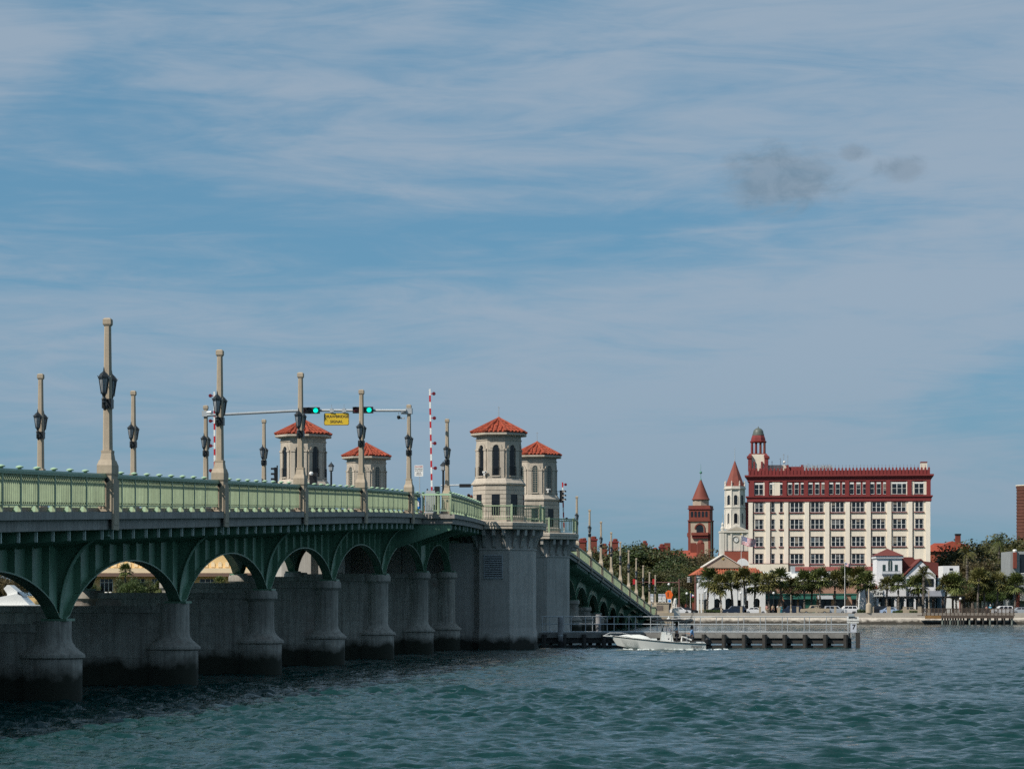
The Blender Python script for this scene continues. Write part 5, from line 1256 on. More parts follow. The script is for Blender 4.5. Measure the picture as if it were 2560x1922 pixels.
pg = MB().box(rx_(2182), rx_(2400), -5.2, -1.6, rz_(1494.5), rz_(1492)); po = pg.build('pergola_beam', IRON, RS)
for k in range(30): x = rx_(2184) + k * (rx_(2398) - rx_(2184)) / 29; boxo('pergola_rafter', IRON, RS, x - 0.07, x + 0.07, -5.6, -1.4, rz_(1491.8), rz_(1490))
for px in (2184, 2205, 2228, 2252, 2276, 2300, 2322, 2345, 2370, 2398): boxo('pergola_post', WOODB if px % 4 else WHITEW, RS, rx_(px) - 0.17, rx_(px) + 0.17, -5.1, -4.75, 0, rz_(1494.8))
boxo('dining_shade', GLASSD, RS, rx_(2186), rx_(2262), -1.56, -1.51, 0.3, rz_(1496)); boxo('dining_shade', GLASSD, RS, rx_(2266), rx_(2336), -0.46, -0.41, 0.2, rz_(1496))
for px in (2196, 2212, 2234, 2246, 2275, 2296, 2312, 2326): boxo('bright_panel', WHITE, RS, rx_(px) - 0.3, rx_(px) + 0.2, -1.64 if px < 2264 else -0.55, -1.58 if px < 2264 else -0.47, 0.3, rz_(1504))

# ---- other houses at the right
def simple_house(name, label, px0, px1, pyt, Z, m, roofm=None, pyr=None, wins=(), depth=9, floors=()):
    k = F / Z; T = thing(name, label, 'building', (Wp((px0 + px1) / 2, 0, Z).x, Z, GZ)); w = (px1 - px0) / k; f = lambda py: CAMH + (HY - py) / k - GZ
    boxo('wall', m, T, -w / 2, w / 2, 0, depth, 0, f(pyt))
    if roofm is not None:
        r = MB(); hip(r, -w / 2 - 0.5, w / 2 + 0.5, -0.5, depth + 0.5, f(pyt) + 0.003, f(pyr), w * 0.4); r.build('roof', roofm, T)
    for px, py0, py1, ww in wins:
        x = (px - (px0 + px1) / 2) / k; o = boxo('window', GLASSD, T, x - ww / 2, x + ww / 2, -0.03, -0.003, f(py1), f(py0)); MB().box(x - ww / 2 - 0.1, x + ww / 2 + 0.1, -0.12, -0.003, f(py1) - 0.14, f(py1) - 0.003).build('window_sill', WHITE, o)
    return T, k, f
T, k, f = simple_house('red_house', 'red brick house with orange roofs right of the hotel', 2318, 2405, 1378, 560, mat('orange_red_wall', (0.30, 0.075, 0.04), 0.8, 0.15, 0.6, streak=0.15), TILE, 1356, [(2350, 1392, 1408, 1.2), (2372, 1392, 1408, 1.2)])
MB().xz([(-1.5, f(1368)), (6.0, f(1372)), (6.0, f(1362)), (2.0, f(1352))], 1.5, 6).build('cross_gable', RT, T); boxo('chimney', BRICKR, T, 2.9, 4.0, 2, 3, f(1378), f(1337)); boxo('chimney_cap', IRON, T, 2.8, 4.1, 1.9, 3.1, f(1336.8), f(1333))
simple_house('white_cube_house', 'small white building with a dark round emblem right of the hotel', 2358, 2398, 1414, 480, WHITEW, None, None, [(2378, 1420, 1426, 0.7)])
simple_house('tan_house', 'tan house front half hidden in the trees at right', 2432, 2468, 1416, 500, CREAM, None, None, [(2455, 1422, 1430, 0.8)]); simple_house('grey_annex', 'grey clapboard annex beside the tan house in the trees', 2468.5, 2482, 1418, 501, mat('blue_grey_clapboard', (0.20, 0.24, 0.28), 0.8, 0.08, 0.5))
T, k, f = simple_house('grey_house', 'grey clapboard house cut off by the right edge', 2526, 2640, 1378, 470, mat('grey_clapboard', (0.27, 0.29, 0.30), 0.8, 0.08, 0.5, streak=0.1), None, None, [(2556, 1385, 1432, 1.0), (2590, 1385, 1432, 1.4)])
boxo('chimney', BRICKR, T, (2536 - 2583) / k - 0.3, (2536 - 2583) / k + 0.3, -0.8, -0.01, f(1420), f(1380)); MB().lathe([(0.35, f(1380)), (0.42, f(1376)), (0.3, f(1373))], 8, (2536 - 2583) / k, -0.4).build('chimney_cap', WHITE, T)
boxo('porch_floor', CREAM, T, (2541 - 2583) / k, 5, -3.2, -0.01, f(1501), f(1498)); boxo('porch_column', BRICKR, T, (2533 - 2583) / k, (2541 - 2583) / k, -3.0, -2.4, 0, f(1470))
b = MB().box((2542 - 2583) / k, 5, -3.2, -3.1, f(1483), f(1481.5))
for q in range(30): x = (2542 - 2583) / k + q * 0.24; b.box(x, x + 0.08, -3.2, -3.12, f(1498), f(1483))
b.build('porch_rail', CREAM, T)
# round brick tower at the right edge
k = F / 560.0; T = thing('brick_tower', 'dark round brick tower cut off by the right edge', 'tower', (Wp(2572, 0, 560).x, 560, GZ)); f = lambda py: CAMH + (HY - py) / k - GZ
BRK2 = mat('dark_brick', (0.13, 0.05, 0.035), 0.9, 0.25, 1.2, 0.3, 10)
MB().lathe([(2.75, 0), (2.75, f(1222)), (2.9, f(1219)), (2.9, f(1215))], 16).build('shaft', BRK2, T, smooth=True); MB().lathe([(3.0, f(1214.9)), (3.0, f(1212.5))], 16).build('coping', CREAM, T)
for q in range(14): MB().lathe([(2.77, f(1330 - q * 8)), (2.84, f(1329 - q * 8)), (2.84, f(1327.5 - q * 8)), (2.77, f(1327 - q * 8))], 16, caps=False).build('brick_band', BRK2, T)

# ---- seen through the arches: yellow bank side building
YZ = 476.0; yk_ = F / YZ
def yx(px): return (px - 400) / yk_
def yz_(py): return CAMH + (HY - py) / yk_ - GZ
YB_ = thing('yellow_building', 'yellow stucco waterfront building seen through the arches', 'building', (Wp(400, 0, YZ).x, YZ, GZ))
YEW = mat('yellow_stucco', (0.72, 0.50, 0.24), 0.85, 0.08, 0.4); CRW = mat('cream_trim', (0.74, 0.60, 0.40), 0.85, 0.06, 0.5)
boxo('wall', YEW, YB_, yx(120), yx(720), 0, 14, 0, yz_(1382)); boxo('ledge', CRW, YB_, yx(120), yx(720), -1.6, -0.003, yz_(1432), yz_(1420)); boxo('canopy', mat('brown_canopy', (0.16, 0.10, 0.075), 0.8, 0.1, 0.6), YB_, yx(120), yx(720), -2.3, -0.003, yz_(1441), yz_(1432.2))
for q in range(34): 
    a = 130 + q * 17.5; MB().xz(arch_pts(0.72, yz_(1417), yz_(1404), 6, yx(a)), -0.12, -0.003).build('blind_arch', CRW, YB_)
for a, b in ((150, 185), (198, 226), (251, 282), (330, 362), (380, 400), (440, 480), (500, 540)):
    w_ = boxo('window', GLASSD, YB_, yx(a), yx(b), -0.05, -0.003, yz_(1478), yz_(1447)); fr = MB()
    for q in range(4): x = yx(a) + (yx(b) - yx(a)) * q / 3; fr.box(x - 0.05, x + 0.05, -0.12, -0.051, yz_(1478), yz_(1447))
    fr.box(yx(a), yx(b), -0.11, -0.051, yz_(1456), yz_(1455)); fr.build('window_frame', WHITE, w_)
GRW = thing('garden_wall', 'low yellow garden wall in front of the yellow building', 'wall', (Wp(400, 0, 466).x, 466, GZ)); boxo('wall_body', YEW, GRW, yx(60), yx(720), 0, 0.4, 0, 3.2); boxo('wall_coping', CRW, GRW, yx(60), yx(720), -0.06, 0.46, 3.203, 3.4)
for i, px in enumerate((265.5, 276, 295.5)):
    T = thing('parking_meter', 'blue and white meter on a post by the yellow building, ' + ORD[i] + ' from left', 'meter', (Wp(px, 0, 463).x, 463, GZ), 0, 'meters by the yellow building')
    MB().tube([(0, 0, 0), (0, 0, 3.5)], 0.06, 6).build('post', IRON, T); MB().lathe([(0.1, 3.5), (0.2, 3.6), (0.26, 3.95), (0.28, 4.0)], 10).build('bowl', mat('pale_blue', (0.40, 0.55, 0.80), 0.5, 0.05, 1), T); MB().lathe([(0.30, 4.001), (0.26, 4.1), (0.05, 4.16)], 10).build('lid', WHITE, T)
# white motor yacht beyond the bridge at far left
k = F / 250.0; T = thing('motor_yacht', 'white motor yacht glimpsed through the leftmost arch', 'yacht', (Wp(40, 0, 250).x, 250, 0.1), 0)
f = lambda py: CAMH + (HY - py) / k - 0.1; g_ = lambda px: (px - 40) / k
def hullm(L, B, zb, zd):
    m = MB(); n = 12; secs = []
    for j in range(n + 1):
        u = j / n; b = B / 2 * (1 - max(0, (u - 0.55) / 0.45) ** 2.2) + 0.02; sh = 0.5 * max(0, u - 0.4) ** 2
        x = -L / 2 + L * u; secs.append([(x, -b, zd + sh), (x, -b * 0.8, zb), (x, b * 0.8, zb), (x, b, zd + sh)])
    for s0, s1 in zip(secs[:-1], secs[1:]): m.hexa([s0[1], s0[2], s1[2], s1[1], s0[0], s0[3], s1[3], s1[0]])
    return m
hullm(15, 4.4, -0.5, f(1512)).build('hull', WHITE, T)
MB().xz([(g_(-60), f(1516)), (g_(86), f(1516)), (g_(60), f(1490)), (g_(48), f(1484)), (g_(-60), f(1506))], -1.7, 1.7).build('cabin', WHITE, T)
MB().xz([(g_(22), f(1504)), (g_(50), f(1502)), (g_(49), f(1478)), (g_(30), f(1462)), (g_(24), f(1462)), (g_(15), f(1471)), (g_(24), f(1484))], -1.2, 1.2).build('radar_arch', WHITE, T)
m = MB().lathe([(0.12, 0), (0.12, 0.03)], 10).build('porthole', GLASSD, T, (g_(44), -1.21, f(1494))); m.rotation_euler = (R(90), 0, 0)
MB().xz([(g_(50), f(1489)), (g_(64), f(1494)), (g_(62), f(1489)), (g_(50), f(1479))], -1.0, 1.0).build('windscreen', GLASSD, T)
# ------------------------------------------------------------------ vegetation
LEAF = [leafmat('oak_leaf_olive', (0.016, 0.022, 0.008), (0.082, 0.080, 0.022)), leafmat('oak_leaf_green', (0.012, 0.022, 0.008), (0.052, 0.076, 0.022)),
        leafmat('oak_leaf_brown', (0.024, 0.022, 0.010), (0.098, 0.074, 0.028)), leafmat('shrub_leaf', (0.010, 0.024, 0.008), (0.075, 0.110, 0.028))]
BARK = mat('grey_brown_bark', (0.12, 0.10, 0.085), 0.95, 0.3, 1.5, 0.5, 10)
def crown_mesh(seed, rx, rz, n, zc_, leaf=0.5, clumps=26):
    rng = np.random.RandomState(seed); V = []; 
    cl = []
    for k in range(clumps):
        d = rng.normal(size=3); d /= np.linalg.norm(d); rr = rng.uniform(0.35, 0.95)
        c = d * rr * np.array([rx, rx, rz]); c[2] = max(c[2], -rz * 0.55); cl.append((c, rng.uniform(0.22, 0.42) * min(rx, rz * 1.3)))
    for i in range(n):
        c, r = cl[rng.randint(clumps)]
        d = rng.normal(size=3); d /= np.linalg.norm(d); p = c + d * r * rng.uniform(0.55, 1.05) * np.array([1.15, 1.15, 0.85]); p[2] += zc_
        a = rng.normal(size=3); a /= np.linalg.norm(a); b = np.cross(a, d + 0.4 * rng.normal(size=3)); b /= max(1e-6, np.linalg.norm(b)); s = leaf * rng.uniform(0.5, 1.2)
        V += [p - a * s * 0.5, p + b * s * 0.28, p + a * s * 0.5, p - b * s * 0.28]
    me = bpy.data.meshes.new('crown'); me.from_pydata([tuple(v) for v in V], [], [(4 * i, 4 * i + 1, 4 * i + 2, 4 * i + 3) for i in range(n)]); me.update(); return me
def trunk_mesh(seed, h, r, spread):
    rng = random.Random(seed); m = MB(); m.tube([(0, 0, -0.2), (0.1, 0.05, h * 0.35), (rng.uniform(-.3, .3), 0, h * 0.6)], r, 8, r * 0.7)
    for k in range(6):
        a = rng.uniform(0, 6.28); z = h * rng.uniform(0.35, 0.55); m.tube([(0, 0, z), (spread * 0.4 * math.cos(a), spread * 0.4 * math.sin(a), z + h * 0.2), (spread * 0.8 * math.cos(a), spread * 0.8 * math.sin(a), h * rng.uniform(0.75, 0.95))], r * 0.5, 5, r * 0.12)
    return m.mesh('trunk', True)
CROWNS = [crown_mesh(s, 5.2, 3.6, 7500, 7.2, 0.46, 38) for s in (1, 2, 3, 4)]
TRUNKS = [trunk_mesh(s, 9.0, 0.38, 5.0) for s in (1, 2)]
tcount = [0]
def tree(px, pyt, Z, kind, label, wide=1.0, group='trees behind the waterfront'):
    zt = CAMH + (HY - pyt) / F * Z; sc = (zt - GZ) / 11.7; i = tcount[0]; tcount[0] += 1
    T = thing('oak_tree', label, 'tree', (Wp(px, 0, Z).x, Z, GZ), random.uniform(0, 6.28), group)
    o = place('crown', CROWNS[i % 4], LEAF[0], T); o.material_slots[0].link = 'OBJECT'; o.material_slots[0].material = LEAF[kind]; place('trunk', TRUNKS[i % 2], BARK, T); s = sc * wide
    T.scale = (s, s, sc); return T
band1 = [(1448, 1372, 600, 2), (1478, 1368, 560, 0), (1505, 1374, 600, 2), (1530, 1364, 560, 0), (1556, 1362, 610, 1), (1583, 1350, 620, 1), (1598, 1356, 560, 1), (1622, 1362, 600, 0), (1640, 1356, 640, 3), (1660, 1366, 560, 0), (1684, 1372, 600, 0), (1700, 1392, 540, 1), (1722, 1402, 520, 0), (1745, 1388, 560, 2), (1768, 1376, 600, 2), (1788, 1372, 650, 2),
         (1470, 1420, 500, 1), (1500, 1412, 505, 0), (1535, 1418, 495, 1), (1565, 1408, 500, 0), (1592, 1414, 495, 0), (1620, 1420, 500, 1), (1648, 1412, 495, 0), (1675, 1424, 500, 1), (1705, 1430, 490, 1), (1728, 1434, 485, 2), (1560, 1460, 470, 3), (1600, 1462, 470, 1), (1640, 1466, 468, 1), (1680, 1462, 470, 1), (1712, 1464, 468, 1)]
for i, (px, py, Z, kd) in enumerate(band1): tree(px + random.uniform(-3, 3), py, Z, kd, ['olive', 'dark green', 'brownish', 'bright green'][kd] + ' tree ' + ('on the skyline' if i < 16 else 'in the middle row' if i < 26 else 'low behind the bridge end') + ', ' + ORD[(i if i < 16 else i - 16 if i < 26 else i - 26)] + ' from the left beyond the bridge', 1.25)
band2 = [(2408, 1352, 590, 1), (2420, 1348, 520, 0), (2448, 1346, 540, 0), (2478, 1338, 530, 0), (2505, 1334, 520, 0), (2530, 1334, 530, 0), (2556, 1338, 540, 0), (2412, 1390, 500, 2), (2432, 1388, 495, 2), (2460, 1392, 510, 1), (2488, 1386, 500, 0), (2515, 1390, 505, 1), (2404, 1440, 470, 3), (2425, 1446, 465, 2), (2450, 1444, 466, 3), (2480, 1448, 464, 3), (2505, 1440, 468, 1), (2590, 1350, 520, 0), (2620, 1345, 520, 1)]
for i, (px, py, Z, kd) in enumerate(band2): tree(px, py, Z, kd, ['olive', 'dark green', 'brownish', 'bright green'][kd] + ' tree at the right of the town, ' + ('back' if i < 7 else 'middle' if i < 12 else 'front') + ' row, ' + ORD[i if i < 7 else i - 7 if i < 12 else i - 12] + ' from left', 1.15)
for i, (px, py, Z, kd) in enumerate([(10, 1425, 470, 2), (45, 1440, 462, 2), (205, 1448, 462, 3), (225, 1452, 460, 3), (318, 1436, 462, 1), (330, 1440, 458, 3), (345, 1450, 462, 1), (375, 1446, 464, 1), (500, 1465, 458, 0), (555, 1466, 458, 3), (160, 1440, 466, 1), (-30, 1430, 468, 2)]):
    tree(px, py, Z, kd, ['olive', 'dark green', 'brownish', 'bright green'][kd] + ' bushy tree seen through the arches, ' + ORD[i] + ' planted', 0.8, 'trees seen through the arches')

FROND = [leafmat('palm_frond_green', (0.014, 0.024, 0.009), (0.14, 0.165, 0.05), 0.5), leafmat('palm_frond_olive', (0.020, 0.024, 0.009), (0.18, 0.17, 0.055), 0.5)]
PTR = mat('palm_trunk', (0.155, 0.135, 0.115), 0.95, 0.3, 3, 0.6, 18)
def fan_crown(seed, n=62, r=1.35, droop=0.55):
    rng = random.Random(seed); V = []; Fc = []
    for k in range(n):
        az = rng.uniform(0, 6.28); el = rng.uniform(-0.75, 1.35); L = r * rng.uniform(0.45, 0.75)
        d = Vector((math.cos(az) * math.cos(el), math.sin(az) * math.cos(el), math.sin(el)))
        side = d.cross(Vector((0, 0, 1)));
        if side.length < 0.05: side = Vector((1, 0, 0))
        side.normalize(); up = side.cross(d).normalized()
        base = d * L; o = len(V); nb = 11; R_ = r * rng.uniform(0.55, 0.8)
        # stalk
        V += [tuple(side * 0.02), tuple(-side * 0.02), tuple(base)]; Fc.append((o, o + 1, o + 2)); 
        for j in range(nb):
            a = R(-105 + 210 * j / (nb - 1)); dirv = (d * math.cos(a) + side * math.sin(a)).normalized()
            tip = base + dirv * R_ * (0.75 + 0.25 * math.cos(a)) - Vector((0, 0, droop * R_ * rng.uniform(0.2, 0.6))) + up * 0.05
            mid = base + dirv * R_ * 0.5 + up * 0.06 * (1 if j % 2 else -1); wv = (side * math.cos(a) - d * math.sin(a)).normalized() * R_ * 0.085
            o2 = len(V); V += [tuple(base), tuple(mid + wv), tuple(tip), tuple(mid - wv)]; Fc.append((o2, o2 + 1, o2 + 2, o2 + 3))
    me = bpy.data.meshes.new('crown'); me.from_pydata(V, [], Fc); me.update(); return me
def pinnate_crown(seed, n=34, r=2.6):
    rng = random.Random(seed); V = []; Fc = []
    for k in range(n):
        az = 6.283 * k / n + rng.uniform(-.1, .1); el = rng.uniform(-0.3, 1.25); L = r * rng.uniform(0.8, 1.05); pts = []
        for j in range(9):
            u = j / 8; rr = L * u * math.cos(el) * (1 - 0.12 * u); zz = L * (u * math.sin(el) - 0.55 * u * u * (1.1 - 0.4 * math.sin(el))); pts.append(Vector((math.cos(az) * rr, math.sin(az) * rr, zz)))
        for j in range(1, 9):
            dd = (pts[j] - pts[j - 1]).normalized(); side = dd.cross(Vector((0, 0, 1))); side.normalize()
            for s in (-1, 1):
                for q in (0.0, 0.5):
                    b = pts[j - 1].lerp(pts[j], q); ll = 0.52 * (1 - 0.5 * abs(j / 8 - 0.4)); tip = b + side * s * ll + dd * 0.22 - Vector((0, 0, 0.16)); o = len(V)
                    V += [tuple(b), tuple(b.lerp(tip, 0.5) + dd * 0.035), tuple(tip), tuple(b.lerp(tip, 0.5) - dd * 0.035)]; Fc.append((o, o + 1, o + 2, o + 3))
        o = len(V); 
        for j in range(8): o = len(V); V += [tuple(pts[j]), tuple(pts[j + 1]), tuple(pts[j + 1] + Vector((0, 0, 0.03))), tuple(pts[j] + Vector((0, 0, 0.04)))]; Fc.append((o, o + 1, o + 2, o + 3))
    me = bpy.data.meshes.new('crown'); me.from_pydata(V, [], Fc); me.update(); return me
FANS = [fan_crown(s) for s in (11, 12, 13, 14)]; PINS = [pinnate_crown(21), pinnate_crown(22, 30, 2.3)]
def ptrunk(h, r=0.19, lean=0.0, seed=0):
    rng = random.Random(seed); m = MB(); prof = []; n = max(6, int(h / 0.3)); pts = [(lean * (j / n) ** 2 + 0.03 * rng.uniform(-1, 1), 0.03 * rng.uniform(-1, 1), h * j / n) for j in range(n + 1)]
    m.tube(pts, r, 8, r * 0.85)
    for j in range(1, n): 
        x, y, z = pts[j]; m.lathe([(r * 0.98, z - 0.05), (r * 1.12, z), (r * 0.9, z + 0.03)], 8, x, y, rng.uniform(0, 1), caps=False)
    for k in range(16):
        a = rng.uniform(0, 6.28); z = h - rng.uniform(0, 0.9); x = lean; m.tube([(x, 0, z), (x + 0.34 * math.cos(a), 0.34 * math.sin(a), z + 0.35)], 0.03, 3)
    return m.mesh('trunk', True)
palms = [(1768, 1432, 444, 'f'), (1803, 1445, 440, 'f'), (1832, 1436, 446, 'f'), (1864, 1428, 442, 'f'), (1886, 1444, 447, 'f'), (1923, 1441, 442, 'f'), (1955, 1430, 445, 'f'), (1979, 1455, 448, 'f'), (2011, 1438, 444, 'f'), (2028, 1440, 447, 'f'), (2050, 1429, 442, 'f'), (2088, 1437, 445, 'f'), (2112, 1428, 448, 'f'), (2142, 1427, 443, 'f'), (2168, 1438, 441, 'f'),
         (2217, 1446, 440, 'f'), (2246, 1440, 439, 'f'), (2308, 1410, 441, 'p'), (2299, 1446, 443, 'f'), (2362, 1446, 445, 'f'), (2391, 1444, 444, 'f'), (2418, 1362, 470, 'p'), (2497, 1332, 505, 'p'), (2444, 1430, 443, 'f'), (2461, 1442, 446, 'f'), (2493, 1440, 444, 'f'), (2537, 1443, 442, 'f')]
for i, (px, pyt, Z, kd) in enumerate(palms):
    zt = CAMH + (HY - pyt) / F * Z - GZ; r = 1.95 if kd == 'f' else 2.2; h = zt - (1.35 if kd == 'f' else 1.6)
    if i in (15, 16): r = 1.5
    T = thing('palm_tree', ('feathery date palm' if kd == 'p' else 'fan palm') + ' along the waterfront, ' + ORD[i] + ' from the left', 'palm tree', (Wp(px, 0, Z).x, Z, GZ), 0, 'palms along the waterfront')
    ln_ = random.uniform(-0.5, 0.5); place('trunk', ptrunk(h, 0.20 if kd == 'f' else 0.27, ln_, i), PTR, T)
    me = (FANS[i % 4] if kd == 'f' else PINS[i % 2]).copy(); me.materials.clear(); c = place('crown', me, FROND[i % 2], T, (ln_, 0, h), random.uniform(0, 6)); s = r / 1.35 if kd == 'f' else r / 2.0; c.scale = (s * 1.05, s * 1.05, s * 1.1)
for i, (px, pyt) in enumerate([(311, 1410), (545, 1440), (398, 1452)]):
    T = thing('palm_tree', 'palm seen through the arches, ' + ORD[i] + ' from the camera', 'palm tree', (Wp(px, 0, 461).x, 461, GZ), 0, 'palms seen through the arches'); h = CAMH + (HY - pyt) / F * 461 - GZ - 1.3
    place('trunk', ptrunk(h, 0.2, 0.2, i + 50), PTR, T); me = FANS[i % 4].copy(); me.materials.clear(); place('crown', me, FROND[0], T, (0.2, 0, h))
def hedge(px0, px1, Z, h, label):
    w = (px1 - px0) / F * Z; rng = np.random.RandomState(int(px0)); n = int(w * 320); V = []
    for i in range(n):
        p = np.array([rng.uniform(-w / 2, w / 2), rng.uniform(-0.5, 0.5), rng.uniform(0.02, 1) ** 0.7 * h * (0.85 + 0.15 * math.sin(i * 0.7))]); a = rng.normal(size=3); a /= np.linalg.norm(a); b = np.cross(a, rng.normal(size=3)); b /= np.linalg.norm(b); s = 0.22
        V += [p - a * s / 2, p + b * s / 3, p + a * s / 2, p - b * s / 3]
    T = thing('hedge', label, 'hedge', (Wp((px0 + px1) / 2, 0, Z).x, Z, GZ)); me = bpy.data.meshes.new('foliage'); me.from_pydata([tuple(v) for v in V], [], [(4 * i, 4 * i + 1, 4 * i + 2, 4 * i + 3) for i in range(n)]); place('foliage', me, LEAF[3], T, kind='stuff'); boxo('stems', BARK, T, -w / 2 + 0.2, w / 2 - 0.2, -0.25, 0.25, 0, h * 0.6)
hedge(2143, 2182, 433, 0.95, 'clipped green hedge left of the restaurant'); hedge(2232, 2256, 433, 0.75, 'low hedge behind the seawall posts under the palms'); hedge(2274, 2302, 433, 0.75, 'low hedge left of the wooden pier'); hedge(1760, 1800, 433, 0.9, 'dark low planting by the market lamp posts')

# ------------------------------------------------------------------ waterfront furniture
for i, px in enumerate(list(range(1853, 2100, 47)) + [2180, 2222, 2262, 2299]):
    T = thing('seawall_post', 'square concrete post on the seawall, ' + ORD[i] + ' from the left', 'post', (Wp(px, 0, SHORE + 0.25).x, SHORE + 0.25, GZ + 0.342), 0, 'concrete posts on the seawall')
    w = 0.17 if i < 6 else 0.3; MB().box(-w, w, -0.17, 0.17, 0, 1.0).build('shaft', STONE, T); MB().frus(0, 0, 1.0, 1.08, w * 2 + 0.08, 0.42, w * 2 - 0.1, 0.24).build('cap', STONE, T)
for i, (px, s, lab) in enumerate(((1667, 0.62, 'left of two stone lamp pylons by the orange sign'), (1679, 0.72, 'right of two stone lamp pylons by the orange sign'), (1749, 0.55, 'left one of the paired stone lamps by the market'), (1757, 0.55, 'right one of the paired stone lamps by the market'), (1803, 0.52, 'slim stone lamp pylon in front of the market arcade'), (1977, 0.52, 'slim stone lamp pylon in front of the shop row'), (2322, 0.62, 'slim stone lamp pylon before the restaurant gable'))):
    dup(PYL, (Wp(px, 0, SHORE + 1).x, SHORE + 1, GZ + 0.02), 0, lab, 'stone lamp pylons on the bank', s)
T = thing('stone_bollard', 'large bottle shaped stone pier with thin column by the sign', 'post', (Wp(2172, 0, SHORE + 0.2).x, SHORE + 0.2, GZ + 0.342)); MB().lathe([(0.52, 0), (0.52, 1.35), (0.42, 1.55), (0.18, 1.75), (0.14, 1.85), (0.12, 4.2)], 10).build('column', STONE, T, smooth=True)
for i, (px, py) in enumerate(((1763, 1478), (1852, 1482), (1672, 1460), (1717, 1483), (2401, 1496), (1934, 1482))):
    T = thing('globe_lamp', 'black lamp post with white globe on the bank, ' + ['by the market', 'before the arcade', 'behind the orange sign', 'left of the brown pole', 'by the pergola end', 'before the shops'][i], 'street lamp', (Wp(px, 0, SHORE + 4).x, SHORE + 4, GZ), 0, 'white globe lamps'); h = CAMH + (HY - py) / F * (SHORE + 4) - GZ
    MB().lathe([(0.14, 0), (0.12, 0.5), (0.06, 0.7), (0.05, h - 0.25), (0.12, h - 0.2)], 8).build('pole', IRON, T); MB().ball((0, 0, h), 0.22, 10, 8).build('globe', WHITE, T, smooth=True)
def flag(px, pyt, pyb, Z, wpx, label, tri=False):
    k = F / Z; T = thing('flagpole', label, 'flag', (Wp(px, 0, Z).x, Z, GZ)); zt = CAMH + (HY - pyt) / k - GZ; w = wpx / k; h = w * 0.56
    MB().tube([(0, 0, 0), (0, 0, zt + 0.3)], 0.06, 6, 0.04).build('pole', WHITE, T); MB().ball((0, 0, zt + 0.35), 0.1, 8, 5).build('finial', YEL, T)
    def P(u, v): return (u * w, 0.12 * w * math.sin(u * 7.5 + v) * u ** 0.6, zt - v * h - u * h * 0.42 + 0.05 * h * math.sin(u * 9))
    FR, FW, FB = mat('flag_red', (0.42, 0.02, 0.04), 0.8, 0.05, 1), mat('flag_white', (0.72, 0.72, 0.74), 0.8, 0.05, 1), mat('flag_blue', (0.025, 0.045, 0.19), 0.8, 0.05, 1)
    def patch(u0, u1, v0, v1, m, name, dy=0.0):
        n = 14; mb = MB(); V = []
        for s in (0, 0.012):
            for j in range(n + 1):
                for v in (v0, v1): x, y, z = P(u0 + (u1 - u0) * j / n, v); V.append((x, y + s + dy, z))
        Fc = []
        for j in range(n):
            a = 2 * j; o = 2 * (n + 1); Fc += [(a, a + 2, a + 3, a + 1), (o + a, o + a + 1, o + a + 3, o + a + 2), (a, a + 1 + 0, o + a + 1, o + a), (a + 1, a + 3, o + a + 3, o + a + 1), (a, o + a, o + a + 2, a + 2)]
        mb.add(V, Fc); return mb.build(name, m, T)
    if tri:
        patch(0, 0.33, 0, 1, FB, 'blue_field'); patch(0.33, 1, 0, 0.5, FW, 'white_stripe'); patch(0.33, 1, 0.5, 1, FR, 'red_stripe')
    else:
        for s in range(13): patch(0 if s > 6 else 0.4, 1, s / 13, (s + 1) / 13, FR if s % 2 == 0 else FW, 'red_stripe' if s % 2 == 0 else 'white_stripe')
        patch(0, 0.4, 0, 7 / 13, FB, 'blue_canton'); st = MB()
        for r_ in range(9):
            for c in range(6 if r_ % 2 == 0 else 5):
                u = 0.035 + (c + (0 if r_ % 2 == 0 else 0.5)) * 0.066; v = 0.03 + r_ * 0.055; x, y, z = P(u, v); st.lathe([(0.035 * w * 0.45, 0), (0.001, 0.004)], 5, x, 0, 0.3); 
                n0 = len(st.v) - 10
                st.v[n0:] = [(a, y - 0.012 - c_, z + (b)) for (a, b, c_) in st.v[n0:]]
        st.build('stars', FW, T, kind='stuff')
flag(1853, 1340, 0, 455, 37, 'large American flag on a pole in front of the hotel block'); flag(2112, 1406, 0, 436, 15, 'small American flag on a white pole over the seawall'); 
flag(1726, 1484, 0, 448, 13, 'small red white and blue flag left of the market', tri=True)
BRP = mat('brown_signal_paint', (0.15, 0.065, 0.055), 0.5, 0.1, 1)
k = F / 447.0; f = lambda py: CAMH + (HY - py) / k - GZ
T = thing('signal_mast', 'brown traffic signal mast with long arm over the bridge end', 'traffic light', (Wp(1698, 0, 447).x, 447, GZ)); MB().tube([(0, 0, 0), (0, 0, f(1447))], 0.16, 8, 0.12).build('pole', BRP, T); MB().tube([(0, 0, f(1456)), (-113 / k, 0, f(1454))], 0.1, 8, 0.06).build('arm', BRP, T)
for px in (1585, 1634): 
    h = boxo('signal_head', RED, T, (px - 1698) / k - 0.22, (px - 1698) / k + 0.22, -0.3, -0.12, f(1460), f(1447)); boxo('signal_lower', BLACK, h, (px - 1698) / k - 0.2, (px - 1698) / k + 0.2, -0.28, -0.14, f(1464), f(1460) - 0.003)
T = thing('signal_pole', 'thick brown pole with black signal left of the market', 'traffic light', (Wp(1739, 0, 446).x, 446, GZ)); MB().tube([(0, 0, 0), (0, 0, f(1440))], 0.22, 10, 0.2).build('pole', BRP, T); h = boxo('signal_head', BLACK, T, -14 / k - 0.32, -14 / k + 0.3, -0.3, 0.1, f(1456), f(1441))
for q in range(3): boxo('visor', WHITE, h, -14 / k - 0.55, -14 / k - 0.05, -0.36, -0.301, f(1454.5 - q * 5), f(1452.5 - q * 5))
MB().tube([(0, 0, f(1449)), (-10 / k, 0, f(1449))], 0.05, 5).build('bracket', BRP, T)
